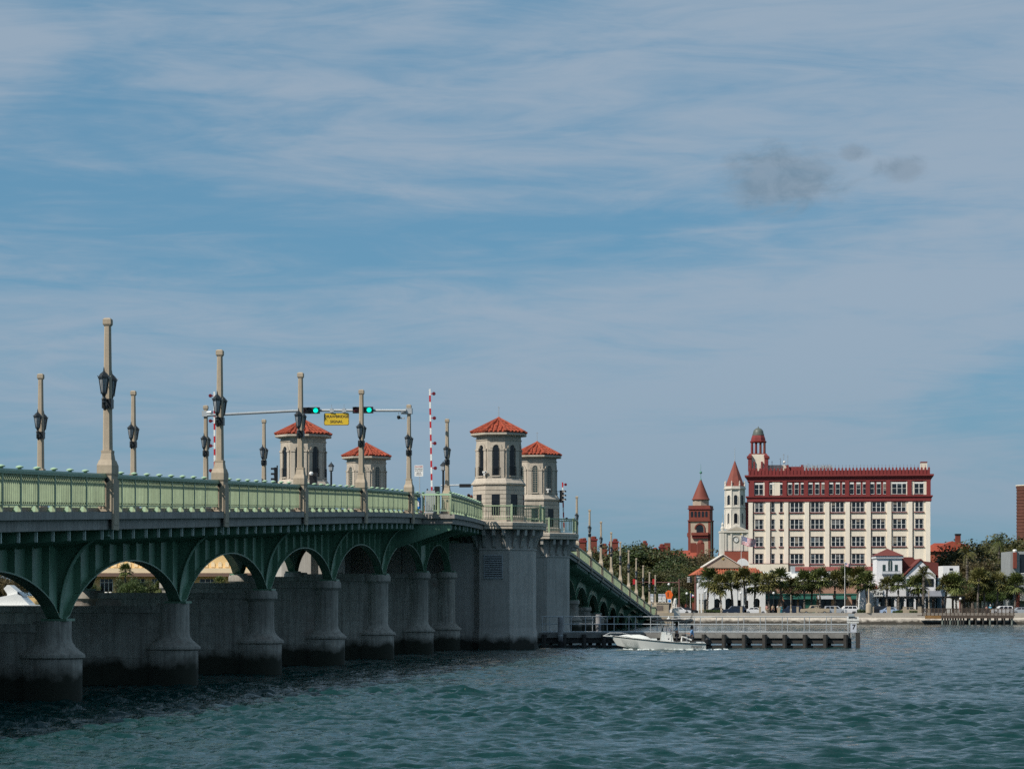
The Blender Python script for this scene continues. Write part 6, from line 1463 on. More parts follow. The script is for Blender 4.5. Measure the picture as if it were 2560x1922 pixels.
SIGNG = mat('sign_pale_grey', (0.50, 0.53, 0.60), 0.5, 0.08, 2); ORNG = mat('safety_orange', (0.75, 0.13, 0.01), 0.6, 0.08, 2)
k = F / 424.0; f = lambda py: CAMH + (HY - py) / k - GZ
for i, (px, top, num, lab) in enumerate(((1629, 'TO', '16', 'left white route sign at the end of the bridge'), (1650, 'EAST', 'A1A', 'middle white route sign at the end of the bridge'), (1660, 'SOUTH', '5', 'right white route sign at the end of the bridge'))):
    T = thing('route_sign', lab, 'sign', (Wp(px, 0, 424).x, 424, GZ), 0, 'white route signs'); MB().tube([(0, 0.05, 0), (0, 0.05, f(1484))], 0.04, 5).build('post', GREYM, T)
    boxo('plate', SIGNG, T, -0.3, 0.3, -0.02, 0.0, f(1491), f(1484)); boxo('shield', WHITE, T, -0.3, 0.3, -0.02, 0.0, f(1501), f(1491) - 0.03); boxo('arrow_plate', WHITE, T, -0.3, 0.3, -0.02, 0.0, f(1507), f(1501) - 0.03)
    place('lettering', text_mesh(top, 0.24, 0.002, 0.004), BLKT, T, (0, -0.023, f(1487.5))); place('lettering', text_mesh(num, 0.36, 0.002, 0.006), BLKT, T, (0, -0.023, f(1496.3))); MB().xz([(-0.16, f(1505.4)), (0.02, f(1505.4)), (0.02, f(1505.8)), (0.18, f(1504.4)), (0.02, f(1502.8)), (0.02, f(1503.4)), (-0.16, f(1503.4))], -0.024, -0.021).build('arrow', BLKT, T)
T = thing('work_zone_sign', 'bright orange warning sign at the bridge end', 'sign', (Wp(1673, 0, 423).x, 423, GZ)); MB().tube([(0, 0.05, 0), (0, 0.05, f(1480))], 0.05, 5).build('post', GREYM, T); MB().xz([(-0.7, f(1482)), (-0.45, f(1496)), (0.35, f(1497)), (0.65, f(1486)), (0.3, f(1476)), (-0.2, f(1475))][::-1], -0.03, 0.0).build('board', ORNG, T); boxo('symbol', BLACK, T, -0.28, -0.12, -0.04, -0.031, f(1492), f(1480))
T = thing('blue_arrow_sign', 'white sign with blue disc below the orange sign', 'sign', (Wp(1673.5, 0, 422).x, 422, GZ)); MB().tube([(0, 0.05, 0), (0, 0.05, f(1496))], 0.05, 5).build('post', BLACK, T); boxo('board', WHITE, T, -0.32, 0.32, -0.02, 0, f(1507), f(1497)); d = MB().lathe([(0.23, 0), (0.23, 0.01)], 14).build('blue_disc', BLUE, T, (0, -0.022, f(1502))); d.rotation_euler = (R(90), 0, 0)
T = thing('bridge_end_wall', 'pale concrete end wall with panel where the bridge lands', 'wall', (Wp(1655, 0, 421).x, 421, 0)); f2 = lambda py: CAMH + (HY - py) / F * 421
boxo('wall_body', STONE, T, -1.6, 1.15, 0, 1.4, 0.2, f2(1508)); boxo('coping', STONE, T, -1.7, 1.2, -0.1, 1.5, f2(1508) + 0.003, f2(1505)); boxo('plinth', STONE, T, -1.2, 2.0, -0.35, 1.6, 0.0, f2(1531)); boxo('panel', mat('dark_panel', (0.15, 0.12, 0.10), 0.8, 0.4, 3), T, -0.9, 0.2, -0.02, -0.003, f2(1526), f2(1513)); boxo('abutment', CONCW, T, -9.0, 3.0, 0.5, 5.0, -1.0, 1.5)
# marble lion on its plinth
MARB = mat('white_marble', (0.62, 0.60, 0.56), 0.6, 0.1, 1.2, 0.2, 10)
def skin_mesh(verts, edges, rad, sub=1, name='body'):
    me = bpy.data.meshes.new(name); me.from_pydata(verts, edges, []); o = bpy.data.objects.new('tmp', me); COL.objects.link(o)
    o.modifiers.new('s', 'SKIN'); sv = me.skin_vertices[0].data
    for i, r in enumerate(rad): sv[i].radius = (r, r) if not isinstance(r, tuple) else r
    sv[0].use_root = True
    ss = o.modifiers.new('u', 'SUBSURF'); ss.levels = sub; ss.render_levels = sub
    dg = bpy.context.evaluated_depsgraph_get(); dg.update(); r = bpy.data.meshes.new_from_object(o.evaluated_get(dg)); bpy.data.objects.remove(o)
    r.polygons.foreach_set('use_smooth', [True] * len(r.polygons)); r.name = name; return r
LZ = 423.5
T = thing('lion_statue', 'white marble seated lion statue on a stone plinth at the bridge end', 'statue', (Wp(1687, 0, LZ).x, LZ, 0), R(20)); f3 = lambda py: CAMH + (HY - py) / F * LZ
zb = f3(1520)
v = [(0, 0.35, zb + 0.35), (0, 0.15, zb + 0.75), (0, -0.15, zb + 1.15), (0, -0.32, zb + 1.5), (0, -0.62, zb + 1.52), (0.2, -0.38, zb + 0.75), (0.2, -0.45, zb + 0.1), (0.2, -0.62, zb + 0.06), (-0.2, -0.38, zb + 0.75), (-0.2, -0.45, zb + 0.1), (-0.2, -0.62, zb + 0.06), (0.33, 0.25, zb + 0.3), (0.36, -0.15, zb + 0.1), (-0.33, 0.25, zb + 0.3), (-0.36, -0.15, zb + 0.1)]
e = [(0, 1), (1, 2), (2, 3), (3, 4), (2, 5), (5, 6), (6, 7), (2, 8), (8, 9), (9, 10), (0, 11), (11, 12), (0, 13), (13, 14)]
lb = place('lion_body', skin_mesh(v, e, [0.38, 0.38, 0.42, 0.42, 0.2, 0.17, 0.13, 0.12, 0.17, 0.13, 0.12, 0.24, 0.13, 0.24, 0.13], 2, 'lion_body'), MARB, T)
lb.scale = (0.8, 0.8, 1.0)
boxo('plinth', MARB, T, -0.5, 0.5, -0.75, 0.65, f3(1530), zb); boxo('plinth_base', MARB, T, -0.62, 0.62, -0.9, 0.8, 0.5, f3(1530) - 0.003)

# wooden pier at the right
PZ = 421.0; k = F / PZ; T = thing('wooden_pier', 'dark weathered timber pier with railing at the right bank', 'pier', (Wp(2420, 0, PZ).x, PZ, 0)); f = lambda py: CAMH + (HY - py) / k; g_ = lambda px: (px - 2420) / k
for q in range(40): x = g_(2306) + (g_(2534) - g_(2306)) * q / 39; boxo('deck_plank', WOODB, T, x - 0.19, x + 0.19, -0.2, 4.0, f(1539), f(1537))
boxo('stringer', mat('ochre_timber', (0.26, 0.14, 0.05), 0.9, 0.25, 1, 0.2, 12), T, g_(2312), g_(2352), -0.3, -0.2, f(1546), f(1538)); boxo('stringer', WOODB, T, g_(2352), g_(2534), -0.3, -0.2, f(1545), f(1537)); boxo('hand_rail', WOODB, T, g_(2306), g_(2534), -0.25, -0.12, f(1522), f(1520)); boxo('low_rail', WOODB, T, g_(2306), g_(2534), -0.22, -0.15, f(1535), f(1534))
for q in range(24): x = g_(2306) + (g_(2534) - g_(2306)) * q / 23; boxo('rail_post', WOODB, T, x - 0.07, x + 0.07, -0.26, -0.12, f(1537), f(1520))
m = MB()
for q in range(110): x = g_(2306) + (g_(2534) - g_(2306)) * q / 109; m.box(x - 0.03, x + 0.03, -0.21, -0.16, f(1534), f(1522))
m.build('balusters', WOODB, T, kind='stuff')
for q, px in enumerate([2356 + 6.6 * i for i in range(9)] + [2424, 2440, 2458, 2475, 2493, 2511, 2530]):
    MB().lathe([(0.17, -1.5), (0.16, f(1545))], 8, g_(px), 0).build('pile', PILE if q % 3 else mat('pale_pile', (0.16, 0.18, 0.16), 0.9, 0.3, 2), T); 
    if q >= 9: MB().lathe([(0.17, -1.5), (0.16, f(1545))], 8, g_(px) + 0.3, 3.4).build('pile', PILE, T)

# ------------------------------------------------------------------ timber fender with pipe rails by the channel
FY = 191.8
fx0, fx1 = solve_x(1346, FY), solve_x(2128, FY)
FN = thing('channel_fender', 'long grey timber fender walkway with pipe railings beside the tower pier', 'fender', Bw(fx0, FY), -TH); FLn = fx1 - fx0
zd = 1.16
npl = 60
for q in range(npl): x = FLn * q / npl; boxo('deck_plank', WOODG, FN, x + 0.01, x + FLn / npl - 0.01, 0.05, 1.9, zd - 0.07, zd)
boxo('fascia', WOODG, FN, 0, FLn, -0.08, 0.045, zd - 0.40, zd - 0.005); boxo('wale', PILE, FN, 0, FLn, 0.05, 0.2, 0.36, 0.68); boxo('wale', PILE, FN, 0, FLn, 0.05, 0.2, -0.15, 0.20); boxo('back_wale', PILE, FN, 0, FLn, 1.95, 2.1, 0.3, 0.75)
np_ = 16
for q in range(np_):
    x = 0.6 + (FLn - 0.9) * q / (np_ - 1); MB().lathe([(0.2, -2.2), (0.19, zd - 0.12)], 9, x - 0.12, -0.28).build('pile', PILE, FN, smooth=True); MB().lathe([(0.17, -2.2), (0.16, zd - 0.45)], 9, x + 0.2, 1.7).build('pile', PILE, FN, smooth=True)
for yy, nm in ((0.02, 'front'), (1.85, 'back')):
    for z in (zd + 1.24, zd + 0.66, zd + 0.06): MB().tube([(0.2, yy, z), (FLn - 0.1, yy, z)], 0.034, 6).build('pipe_rail', GREYM, FN)
    for q in range(15):
        x = 0.3 + (FLn - 0.5) * q / 14 + (0.4 if nm == 'back' else 0); MB().tube([(x, yy, zd - 0.35), (x, yy, zd + 1.24)], 0.034, 6).build('rail_post', GREYM, FN)
for i, (px, pyt, lab) in enumerate(((1401, 1541, 'tall round mooring pile at the left end of the fender'), (1496, 1536, 'round mooring pile standing within the fender walkway'))):
    z = CAMH + (HY - pyt) / F * 192; T = thing('mooring_pile', lab, 'pile', Bw(solve_x(px, FY - 0.5 + 3 * i), FY - 0.5 + 3 * i, 0), -TH); MB().lathe([(0.21, -2.5), (0.21, z - 0.04), (0.17, z)], 14).build('shaft', mat('grey_pile', (0.26, 0.26, 0.27), 0.8, 0.3, 1.2, 0.3, 10, streak=0.3, dark=((0.01, 0.01, 0.01), 0.5, 0.9)), T, smooth=True); MB().lathe([(0.225, 0.9), (0.225, 1.0)], 14, caps=False).build('band', GREYM, T)
ys_ = FY - 0.25; T = thing('clearance_sign', 'white clearance gauge sign on the right end of the fender', 'sign', Bw(solve_x(2132, ys_), ys_, zd - 0.3), -TH)
f = lambda py: CAMH + (HY - py) / F * 189.5 - (zd - 0.3)
for x in (-0.38, -0.1): MB().tube([(x, 0.05, 0), (x, 0.05, f(1541))], 0.035, 6).build('post', GREYM, T)
boxo('upper_board', WHITE, T, -0.45, 0.45, -0.01, 0.01, f(1557), f(1540.5)); boxo('gauge_board', SIGNG, T, -0.18, 0.28, -0.01, 0.01, f(1580), f(1558))
place('lettering', text_mesh('BRIDGE', 0.19, 0.002, 0.008), BLKT, T, (0, -0.013, f(1544.5))); place('lettering', text_mesh('CLEARANCE', 0.155, 0.002, 0.006), BLKT, T, (0, -0.013, f(1552.5))); place('lettering', text_mesh('7', 0.5, 0.002, 0.02), BLKT, T, (0.08, -0.013, f(1567)))
boxo('light_box', GREYM, T, -0.35, 0.1, -0.1, 0.15, f(1540), f(1533)); MB().ball((0.05, 0, f(1531)), 0.12, 8, 5).build('beacon', BLACK, T); boxo('end_bumper', PILE, T, 0.25, 0.55, -0.2, 1.5, -1.6, f(1581))

# ------------------------------------------------------------------ people
SKIN = mat('skin', (0.42, 0.24, 0.17), 0.6, 0.05, 4); HAIRB = mat('brown_hair', (0.035, 0.02, 0.012), 0.7, 0.1, 6); HAIRR = mat('reddish_hair', (0.13, 0.03, 0.02), 0.7, 0.1, 6)
def person(loc, rz, label, shirt, legs, hair=HAIRB, pose='stand', hat=None, s=1.0):
    T = thing('person', label, 'person', loc, rz)
    sit = pose == 'sit'; hipz = 0.46 if sit else 0.93; lean = 0.12 if pose == 'lean' else 0.0
    P = [(0, 0, hipz), (0, -lean * 0.4, hipz + 0.22), (0, -lean, hipz + 0.46), (0, -lean - 0.01, hipz + 0.56), (0, -lean - 0.03, hipz + 0.66), (0, -lean - 0.035, hipz + 0.78)]; E = [(0, 1), (1, 2), (2, 3), (3, 4), (4, 5)]; Rr = [0.135, 0.125, 0.15, 0.062, 0.092, 0.085]
    hands = []; grp = {'leg': [0], 'arm': []}
    for sx in (-1, 1):
        a = len(P); sh = (sx * 0.18, -lean, hipz + 0.48)
        if pose == 'lean': el, wr = (sx * 0.27, -0.20, hipz + 0.26), (sx * 0.16, -0.42, hipz + 0.20)
        elif pose in ('steer', 'sit'): el, wr = (sx * 0.25, -0.10, hipz + 0.24), (sx * 0.17, -0.33, hipz + 0.26)
        else: el, wr = (sx * 0.24, 0.03, hipz + 0.22), (sx * 0.25, -0.05, hipz - 0.03)
        hd = tuple(wr[i] + (wr[i] - el[i]) * 0.30 for i in range(3)); P += [sh, el, wr, hd]; E += [(2, a), (a, a + 1), (a + 1, a + 2), (a + 2, a + 3)]; Rr += [0.062, 0.045, 0.03, 0.036]; grp['arm'].append(a)
        dv = Vector(hd) - Vector(wr); dv.normalize(); sd = dv.cross(Vector((0, 0, 1))); sd = sd.normalized() if sd.length > 0.05 else Vector((1, 0, 0))
        for j in range(5):
            b = len(P); off = (j - 1.5) * 0.018 if j < 4 else -0.05 * sx; ln = (0.075, 0.085, 0.08, 0.065, 0.05)[j]; q = Vector(hd) + sd * off + dv * ln * (1 if j < 4 else 0.3) + Vector((0, 0, -0.015)); P.append(tuple(q)); E.append((a + 3, b)); Rr.append(0.009)
    lg = []
    for sx in (-1, 1):
        a = len(P); hp = (sx * 0.095, 0, hipz - 0.06)
        if sit: kn, an = (sx * 0.12, -0.42, hipz + 0.02), (sx * 0.12, -0.42, 0.08)
        else: kn, an = (sx * 0.10, -0.02, 0.50), (sx * 0.10, 0.02, 0.09)
        to = (an[0], an[1] - 0.16, 0.04); P += [hp, kn, an, to]; E += [(0, a), (a, a + 1), (a + 1, a + 2), (a + 2, a + 3)]; Rr += [0.092, 0.062, 0.045, 0.04]; lg.append(a)
    place('body', skin_mesh(P, E, Rr, 1), SKIN, T)
    a0, a1 = grp['arm']; idx = [0, 1, 2, a0, a0 + 1, a1, a1 + 1]
    sv = [P[i] for i in idx]; sv[0] = (0, 0, hipz - 0.02); place('shirt', skin_mesh(sv, [(0, 1), (1, 2), (2, 3), (3, 4), (2, 5), (5, 6)], [0.155, 0.148, 0.172, 0.085, 0.065, 0.085, 0.065], 1, 'shirt'), shirt, T)
    l0, l1 = lg; tv = [P[0]] + [P[i] for i in (l0, l0 + 1, l0 + 2, l1, l1 + 1, l1 + 2)]; place('trousers', skin_mesh(tv, [(0, 1), (1, 2), (2, 3), (0, 4), (4, 5), (5, 6)], [0.148, 0.105, 0.076, 0.062, 0.105, 0.076, 0.062], 1, 'trousers'), legs, T)
    hx_, hy_, hz_ = P[4]; hm_ = MB().lathe([(0.02, hz_ + 0.185), (0.085, hz_ + 0.16), (0.112, hz_ + 0.09), (0.113, hz_ + 0.02), (0.09, hz_ - 0.04)], 10, hx_, hy_ + 0.025); hm_.build('hair', hair, T, smooth=True)
    fc = MB().frus(hx_, hy_ - 0.10, hz_ - 0.005, hz_ + 0.04, 0.035, 0.05, 0.015, 0.02); fc.box(hx_ - 0.03, hx_ + 0.03, hy_ - 0.098, hy_ - 0.085, hz_ - 0.045, hz_ - 0.035); fc.build('face_features', SKIN, T)
    ey = MB().box(hx_ - 0.045, hx_ - 0.02, hy_ - 0.098, hy_ - 0.08, hz_ + 0.04, hz_ + 0.052); ey.box(hx_ + 0.02, hx_ + 0.045, hy_ - 0.098, hy_ - 0.08, hz_ + 0.04, hz_ + 0.052); ey.build('eyes', BLACK, T)
    if hat is not None: MB().lathe([(0.19, hz_ + 0.09), (0.12, hz_ + 0.10), (0.11, hz_ + 0.19), (0.03, hz_ + 0.21)], 12, hx_, hy_ + 0.01).build('hat', hat, T)
    T.scale = (s, s, s); return T
TEAL = mat('teal_cloth', (0.02, 0.20, 0.24), 0.8, 0.1, 4); CYAN = mat('cyan_cloth', (0.08, 0.42, 0.60), 0.8, 0.1, 4); PBLUE = mat('pale_blue_cloth', (0.36, 0.52, 0.66), 0.8, 0.1, 4); MBLUE = mat('mid_blue_cloth', (0.10, 0.24, 0.46), 0.8, 0.1, 4); DARK = mat('dark_cloth', (0.02, 0.022, 0.03), 0.8, 0.1, 4); KHAKI = mat('khaki_cloth', (0.30, 0.23, 0.15), 0.8, 0.1, 4); PINKC = mat('pink_cloth', (0.5, 0.25, 0.22), 0.8, 0.1, 4)
yy = ys(5.72); zf_ = zc(yy) + 0.01
for px, lab, dy in ((1172, 'person in dark clothes leaning on the railing, left of two by the tower', 0.0), (1183, 'person in dark clothes leaning on the railing, right of two by the tower', 2.4)):
    y_ = ys(5.45) + dy; person(Bw(wide(y_) - 0.5, y_, zc(y_) + 0.005), -TH + R(90), lab, DARK, DARK, HAIRR, 'lean')
for px, lab, c1, c2, hat in ((1917, 'person in pink top standing behind the seawall', PINKC, KHAKI, None), (1932, 'person in khaki clothes standing behind the seawall', KHAKI, DARK, None), (1953, 'person in teal clothes walking behind the seawall', TEAL, TEAL, None), (1945, 'person in white top beside the teal one behind the seawall', WHITE, KHAKI, None)):
    person((Wp(px, 0, SHORE + 2.5).x, SHORE + 2.5, GZ + 0.022), random.uniform(-1, 1), lab, c1, c2, hat=hat)
person((Wp(2476, 0, 423.5).x, 423.5, CAMH + (HY - 1537) / F * PZ + 0.002), 0, 'person in cyan shirt and white hat on the wooden pier', CYAN, KHAKI, hat=WHITE)
person((Wp(2467, 0, 423.0).x, 423.0, CAMH + (HY - 1537) / F * PZ + 0.002), 0.5, 'person in pink top beside the cyan one on the wooden pier', PINKC, DARK, s=0.93)

# ------------------------------------------------------------------ the white centre console boat
BZ = 182.4
BT = thing('motor_boat', 'white open fishing boat with dark canopy passing the fender', 'boat', (Wp(1643, 0, BZ).x, BZ, 0.0), R(2))
HULL = mat('white_gelcoat', (0.70, 0.72, 0.70), 0.22, 0.04, 0.6, spec=0.6); CANV = mat('black_canvas', (0.012, 0.014, 0.018), 0.7, 0.1, 2)
secs = []; n = 22
for j in range(n + 1):
    u = j / n; x = 3.48 - 6.95 * u            # stern at +x, bow at -x
    b = 1.2 * (1 - max(0, (u - 0.45) / 0.55) ** 2.3) + 0.015; sh = 0.50 + 0.58 * u ** 1.6; ch = -0.02 + 0.55 * max(0, u - 0.55) ** 1.4 * 2.0; kl = -0.42 + 1.25 * max(0, (u - 0.74) / 0.26) ** 1.6
    bc = b * (0.88 - 0.42 * max(0, u - 0.5)); rk_ = -0.42 * max(0, (u - 0.8) / 0.2)
    fl_ = max(0, (u - 0.62) / 0.38) ** 1.5; secs.append([(x + 0.75 * fl_, 0, min(kl, sh - 0.1)), (x + 0.5 * fl_, -bc, min(ch, sh - 0.06)), (x - 0, -b, sh), (x, -b * 0.88, sh + 0.02), (x, b * 0.88, sh + 0.02), (x, b, sh), (x + 0.5 * fl_, bc, min(ch, sh - 0.06))])
hm2 = MB(); V = [p for s_ in secs for p in s_]; Fc = []
for j in range(n):
    for i in (0, 1, 2): Fc.append((7 * j + i, 7 * j + i + 1, 7 * (j + 1) + i + 1, 7 * (j + 1) + i))
    for i in (4, 5): Fc.append((7 * j + i, 7 * j + i + 1, 7 * (j + 1) + i + 1, 7 * (j + 1) + i))
    Fc.append((7 * j + 6, 7 * j, 7 * (j + 1), 7 * (j + 1) + 6))
Fc.append((0, 1, 2, 3, 4, 5, 6)); hm2.add(V, Fc); hm2.build('hull', HULL, BT, smooth=True)
dk = MB(); V = []
for s_ in secs: V += [(s_[3][0], s_[3][1], s_[3][2] - (0.30 if s_[3][0] > -0.6 else -0.01)), (s_[4][0], s_[4][1], s_[4][2] - (0.30 if s_[4][0] > -0.6 else -0.01))]
dk.add(V, [(2 * j, 2 * j + 1, 2 * j + 3, 2 * j + 2) for j in range(n)]); dk.build('deck', HULL, BT)
MB().tube([(s_[2][0], s_[2][1] - 0.012, s_[2][2] - 0.02) for s_ in secs], 0.028, 6).build('rub_rail', mat('dark_rub_rail', (0.05, 0.055, 0.05), 0.5, 0.1, 2), BT)
MB().tube([(s_[1][0], s_[1][1] - 0.01, s_[1][2] + 0.05) for s_ in secs[:20]], 0.02, 5).build('boot_stripe', mat('dark_green_stripe', (0.02, 0.05, 0.04), 0.4, 0.1, 2), BT)
cb = MB(); V = []
for x, w, z in ((-3.0, 0.25, 1.00), (-2.4, 0.55, 1.12), (-1.3, 0.75, 1.13), (-0.75, 0.75, 0.98), (-0.15, 0.7, 0.60)):
    zb = 0.50 + 0.58 * ((3.48 - x) / 6.95) ** 1.6; V += [(x, -w, zb - 0.05), (x, -w * 0.8, z), (x, w * 0.8, z), (x, w, zb - 0.05)]
cb.add(V, [(4 * j + i, 4 * j + i + 1, 4 * j + i + 5, 4 * j + i + 4) for j in range(4) for i in range(3)] + [(0, 1, 2, 3), (16, 19, 18, 17)]); cb.build('foredeck_cabin', HULL, BT, smooth=True)
MB().xz([(-4.0, 1.02), (-3.3, 0.98), (-3.3, 1.07), (-4.0, 1.08)], -0.14, 0.14).build('bow_pulpit', HULL, BT)
MB().tube([(-3.9, -0.12, 1.08), (-3.5, -0.25, 1.26), (-2.6, -0.62, 1.26), (-1.9, -0.85, 1.08)], 0.016, 5).build('bow_rail', GREYM, BT); MB().tube([(-3.9, 0.12, 1.08), (-3.5, 0.25, 1.26), (-2.6, 0.62, 1.26), (-1.9, 0.85, 1.08)], 0.016, 5).build('bow_rail', GREYM, BT)
cs = MB().hexa([(0.15, -0.42, 0.2), (1.25, -0.42, 0.2), (1.25, 0.42, 0.2), (0.15, 0.42, 0.2), (0.35, -0.36, 1.38), (1.05, -0.36, 1.22), (1.05, 0.36, 1.22), (0.35, 0.36, 1.38)]); co = cs.build('console', HULL, BT)
boxo('console_door', WHITE, co, 0.62, 1.0, -0.425, -0.40, 0.55, 1.12); MB().hexa([(0.33, -0.34, 1.38), (0.4, -0.34, 1.38), (0.4, 0.34, 1.38), (0.33, 0.34, 1.38), (0.43, -0.3, 1.75), (0.46, -0.3, 1.75), (0.46, 0.3, 1.75), (0.43, 0.3, 1.75)]).build('windscreen', GLASSG, co); boxo('hatch', BLACK, co, 0.75, 0.85, -0.435, -0.426, 0.78, 0.86)
MB().xz([(-0.35, 2.20), (0.3, 2.26), (1.6, 2.27), (2.35, 2.17), (2.35, 2.11), (1.4, 2.16), (0.3, 2.17), (-0.35, 2.14)][::-1], -0.85, 0.85).build('canopy', CANV, BT)
tf_ = MB()
for sy in (-1, 1):
    for a, b in (((0.5, 1.3), (0.2, 2.16)), ((0.7, 1.25), (0.85, 2.16)), ((0.95, 0.3), (1.15, 2.16)), ((2.15, 0.4), (2.1, 2.13)), ((0.45, 1.75), (1.1, 1.7))): tf_.tube([(a[0], sy * 0.5, a[1]), (b[0], sy * 0.62, b[1])], 0.022, 5)
    tf_.tube([(-0.3, sy * 0.8, 2.13), (2.3, sy * 0.8, 2.12)], 0.025, 5)
tf_.build('canopy_frame', GREYM, BT)
for q, (rx0, ry0) in enumerate(((2.3, -0.6), (2.3, -0.2), (2.3, 0.3), (3.2, -0.7))): MB().tube([(rx0, ry0, 2.0 if q < 3 else 0.6), (rx0 + 0.5, ry0, 3.0 if q < 3 else 1.9)], 0.014, 4, 0.006).build('fishing_rod', BLACK, BT)
boxo('cooler', HULL, BT, -0.55, -0.05, -0.35, 0.35, 0.25, 0.85); boxo('stern_cleat', GREYM, BT, 3.1, 3.3, -1.12, -1.02, 0.53, 0.6)
MB().lathe([(0.14, 2.27), (0.14, 2.33), (0.05, 2.36), (0.05, 2.5)], 10, 0.85, 0).build('radar', WHITE, BT); tw = MB().tube([(0.9, 0.3, 2.25), (4.4, 0.5, 2.45)], 0.03, 5, 0.012); tw.build('outrigger', WHITE, BT)
boxo('leaning_seat', WHITE, BT, 1.75, 2.35, -0.45, 0.45, 0.2, 0.62); MB().tube([(1.75, -0.4, 0.62), (1.8, -0.4, 0.98), (2.1, -0.4, 0.9), (2.5, -0.4, 0.72)], 0.07, 6).build('seat_back', WHITE, BT); boxo('stern_bench', HULL, BT, 2.85, 3.4, -0.9, 0.9, 0.2, 0.60)
ot = MB().lathe([(0.08, -0.3), (0.1, 0.3), (0.2, 0.4), (0.22, 0.75), (0.12, 0.88)], 10, 3.72, 0); ot.build('outboard', BLACK, BT, smooth=True)
place('hull_lettering', text_mesh('Intrepid', 0.24, 0.002, 0.004, 0.4), BLKT, BT, (2.75, -1.215, 0.27))
foam = mat('white_foam', (0.55, 0.60, 0.60), 0.8, 0.2, 3)
rng = random.Random(5); fm2 = MB(); pv = None; q = -2.75
while q < 5.2:
    u = (3.48 - q) / 6.95; bb_ = (1.2 * (1 - max(0, (u - 0.45) / 0.55) ** 2.3)) * 0.9 if q < 3.45 else 1.0 - 0.3 * (q - 3.45)
    wd = rng.uniform(0.02, 0.16) * (1.8 if q > 3.3 or q < -2.0 else 1.0) * (0.25 if -1.9 < q < 0.4 else 1); zz = 0.05 + rng.uniform(0, 0.05)
    cur = ((q, -bb_ + 0.03, zz + 0.02), (q, -bb_ - wd, zz - 0.05))
    if pv and rng.random() < 0.9: fm2.add([pv[0], cur[0], cur[1], pv[1]], [(0, 3, 2, 1)])
    pv = cur; q += rng.uniform(0.06, 0.2)
tag(fm2.build('wake_foam', foam, None, BT.location, R(2), kind='stuff'), 'white foam of the wake along the fishing boat', 'foam')
bl = BT.location
person((bl.x + 1.45, bl.y + 0.05, 0.22), R(-90), 'person in pale blue shirt standing at the console of the boat', PBLUE, DARK, pose='steer')
person((bl.x + 2.55, bl.y - 0.25, 0.50), R(-100), 'person in mid blue shirt sitting at the stern of the boat', MBLUE, DARK, HAIRB, pose='sit')

# ------------------------------------------------------------------ vehicles along the road
TYRE = mat('tyre_rubber', (0.015, 0.015, 0.016), 0.85, 0.1, 4); RIM = mat('alloy_rim', (0.45, 0.46, 0.48), 0.3, 0.05, 4, metal=0.8); LENS = glassy('headlamp_lens', (0.6, 0.62, 0.65), 0.1)
PROF = {'suv': ([(-2.3, 0.35), (2.3, 0.35), (2.33, 0.7), (2.2, 1.0), (1.25, 1.1), (-2.2, 1.08), (-2.33, 0.7)], [(-2.1, 1.081), (1.2, 1.101), (0.55, 1.72), (-1.85, 1.72)]),
        'sedan': ([(-2.25, 0.3), (2.25, 0.3), (2.3, 0.6), (2.1, 0.85), (1.1, 0.95), (-1.6, 0.98), (-2.25, 0.9)], [(-1.65, 0.981), (1.05, 0.951), (0.4, 1.42), (-0.95, 1.42)]),
        'pickup': ([(-2.8, 0.45), (2.75, 0.45), (2.8, 0.8), (2.65, 1.12), (1.35, 1.2), (-2.8, 1.2)], [(-0.75, 1.201), (1.3, 1.201), (0.75, 1.85), (-0.6, 1.85)]),
        'van': ([(-2.5, 0.35), (2.5, 0.35), (2.5, 0.9), (2.2, 1.15), (-2.5, 1.15)], [(-2.48, 1.151), (2.1, 1.151), (1.3, 2.05), (-2.45, 2.05)])}
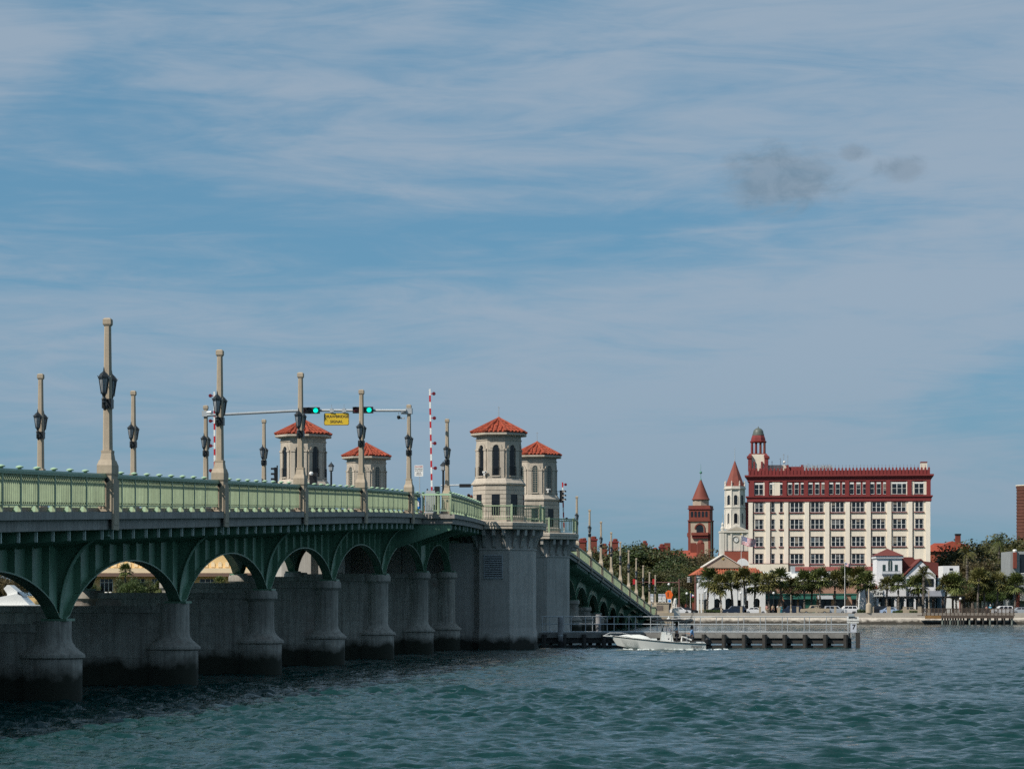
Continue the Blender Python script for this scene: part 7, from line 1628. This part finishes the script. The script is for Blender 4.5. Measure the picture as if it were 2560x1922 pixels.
def car(px, kind, m, label, Z, flip=1, cat='car'):
    T = thing('parked_' + {'pickup': 'pickup', 'van': 'van'}.get(kind, 'car'), label, cat, (Wp(px, 0, Z).x, Z, GZ + 0.026), 0, 'vehicles along the waterfront'); b, c = PROF[kind]; T.scale = (flip * 0.9, 0.9, 0.88)
    MB().xz(b, -0.88, 0.88).build('body', m, T)
    (x0, z0), (x1, z1), (x2, z2), (x3, z3) = c
    MB().hexa([(x0, -0.85, z0), (x1, -0.85, z1), (x1, 0.85, z1), (x0, 0.85, z0), (x3, -0.68, z3), (x2, -0.68, z2), (x2, 0.68, z2), (x3, 0.68, z3)]).build('cabin', m, T)
    nw = 2 if kind in ('pickup', 'sedan') else 3
    for q in range(nw):
        def E(u, v, o=0.012):
            xa, xb = x0 + (x3 - x0) * v, x1 + (x2 - x1) * v; y = -(0.85 - 0.17 * v) - o; return (xa + (xb - xa) * u, y, z0 + (z3 - z0) * v)
        a, b_ = 0.06 + 0.88 * q / nw, 0.06 + 0.88 * (q + 1) / nw - 0.04
        MB().add([E(a, 0.12), E(b_, 0.12), E(b_, 0.85), E(a, 0.85)], [(0, 1, 2, 3)]).build('window', GLASSD, T)
    MB().add([(x1 - (x1 - x2) * 0.1 + 0.012, -0.75, z1 + (z2 - z1) * 0.1), (x1 - (x1 - x2) * 0.1 + 0.012, 0.75, z1 + (z2 - z1) * 0.1), (x2 + 0.05, 0.62, z2 - 0.08), (x2 + 0.05, -0.62, z2 - 0.08)], [(0, 1, 2, 3)]).build('windscreen', GLASSD, T)
    if kind == 'pickup': boxo('bed_void', BLACK, T, -2.7, -0.85, -0.78, 0.78, 1.2, 1.203)
    wx = 1.45 if kind != 'pickup' else 1.8
    for x in (-wx, wx):
        for y in (-0.8, 0.8):
            t_ = MB().lathe([(0.16, -0.11), (0.31, -0.11), (0.345, -0.06), (0.345, 0.06), (0.31, 0.11), (0.16, 0.11)], 16).build('wheel', TYRE, T, (x, y, 0.345)); t_.rotation_euler = (R(90), 0, 0); MB().lathe([(0.2, -0.115), (0.2, 0.115)], 12).build('rim', RIM, t_)
    xf = b[2][0]
    for y in (-0.65, 0.65): MB().box(xf - 0.06, xf + 0.012, y - 0.17, y + 0.17, 0.66, 0.8).build('headlight', LENS, T); MB().box(b[0][0] - 0.012, b[0][0] + 0.05, y - 0.12, y + 0.12, 0.7, 0.9).build('tail_light', REDD, T)
    return T
PB = mat('beige_car_paint', (0.40, 0.33, 0.24), 0.3, 0.04, 1, spec=0.6); PS = mat('silver_car_paint', (0.45, 0.47, 0.50), 0.25, 0.04, 1, metal=0.3); PW = mat('white_car_paint', (0.72, 0.72, 0.73), 0.25, 0.03, 1); PD = mat('navy_car_paint', (0.015, 0.025, 0.05), 0.2, 0.05, 1); PK = mat('black_car_paint', (0.01, 0.01, 0.012), 0.2, 0.05, 1); PL = mat('pale_blue_car_paint', (0.35, 0.45, 0.62), 0.25, 0.04, 1)
for px, kd, m_, lab, Z, fl in ((2037, 'pickup', PB, 'beige pickup truck parked behind the seawall posts', 437, -1), (2087, 'suv', PS, 'silver car parked right of the beige pickup', 438, 1), (2117, 'suv', PW, 'white car parked by the small flag', 440, -1), (1888, 'sedan', PW, 'white car parked in front of the market arcade', 438, 1), (1836, 'suv', PD, 'dark blue car parked left of the white car', 438, -1), (1978, 'suv', PD, 'dark blue wagon parked left of the beige pickup', 439, -1), (1797, 'sedan', PK, 'black car parked by the slim market lamp', 441, 1),
                               (2228, 'sedan', PL, 'pale blue car parked in front of the restaurant', 438, 1), (2196, 'suv', PK, 'black car parked left of the pale blue car', 439, -1), (2505, 'suv', PW, 'white car behind the wooden pier', 438, -1), (2556, 'sedan', PS, 'silver car at the right edge', 436, 1), (1698, 'sedan', PW, 'white car at the end of the bridge by the lion', 440, 1), (1716, 'sedan', PK, 'black car right of the white car at the bridge end', 441, 1), (2268, 'sedan', PB, 'tan car under the palms before the pergola', 438, -1)):
    car(px, kd, m_, lab, Z, fl, {'pickup': 'pickup truck', 'van': 'van'}.get(kd, 'car'))
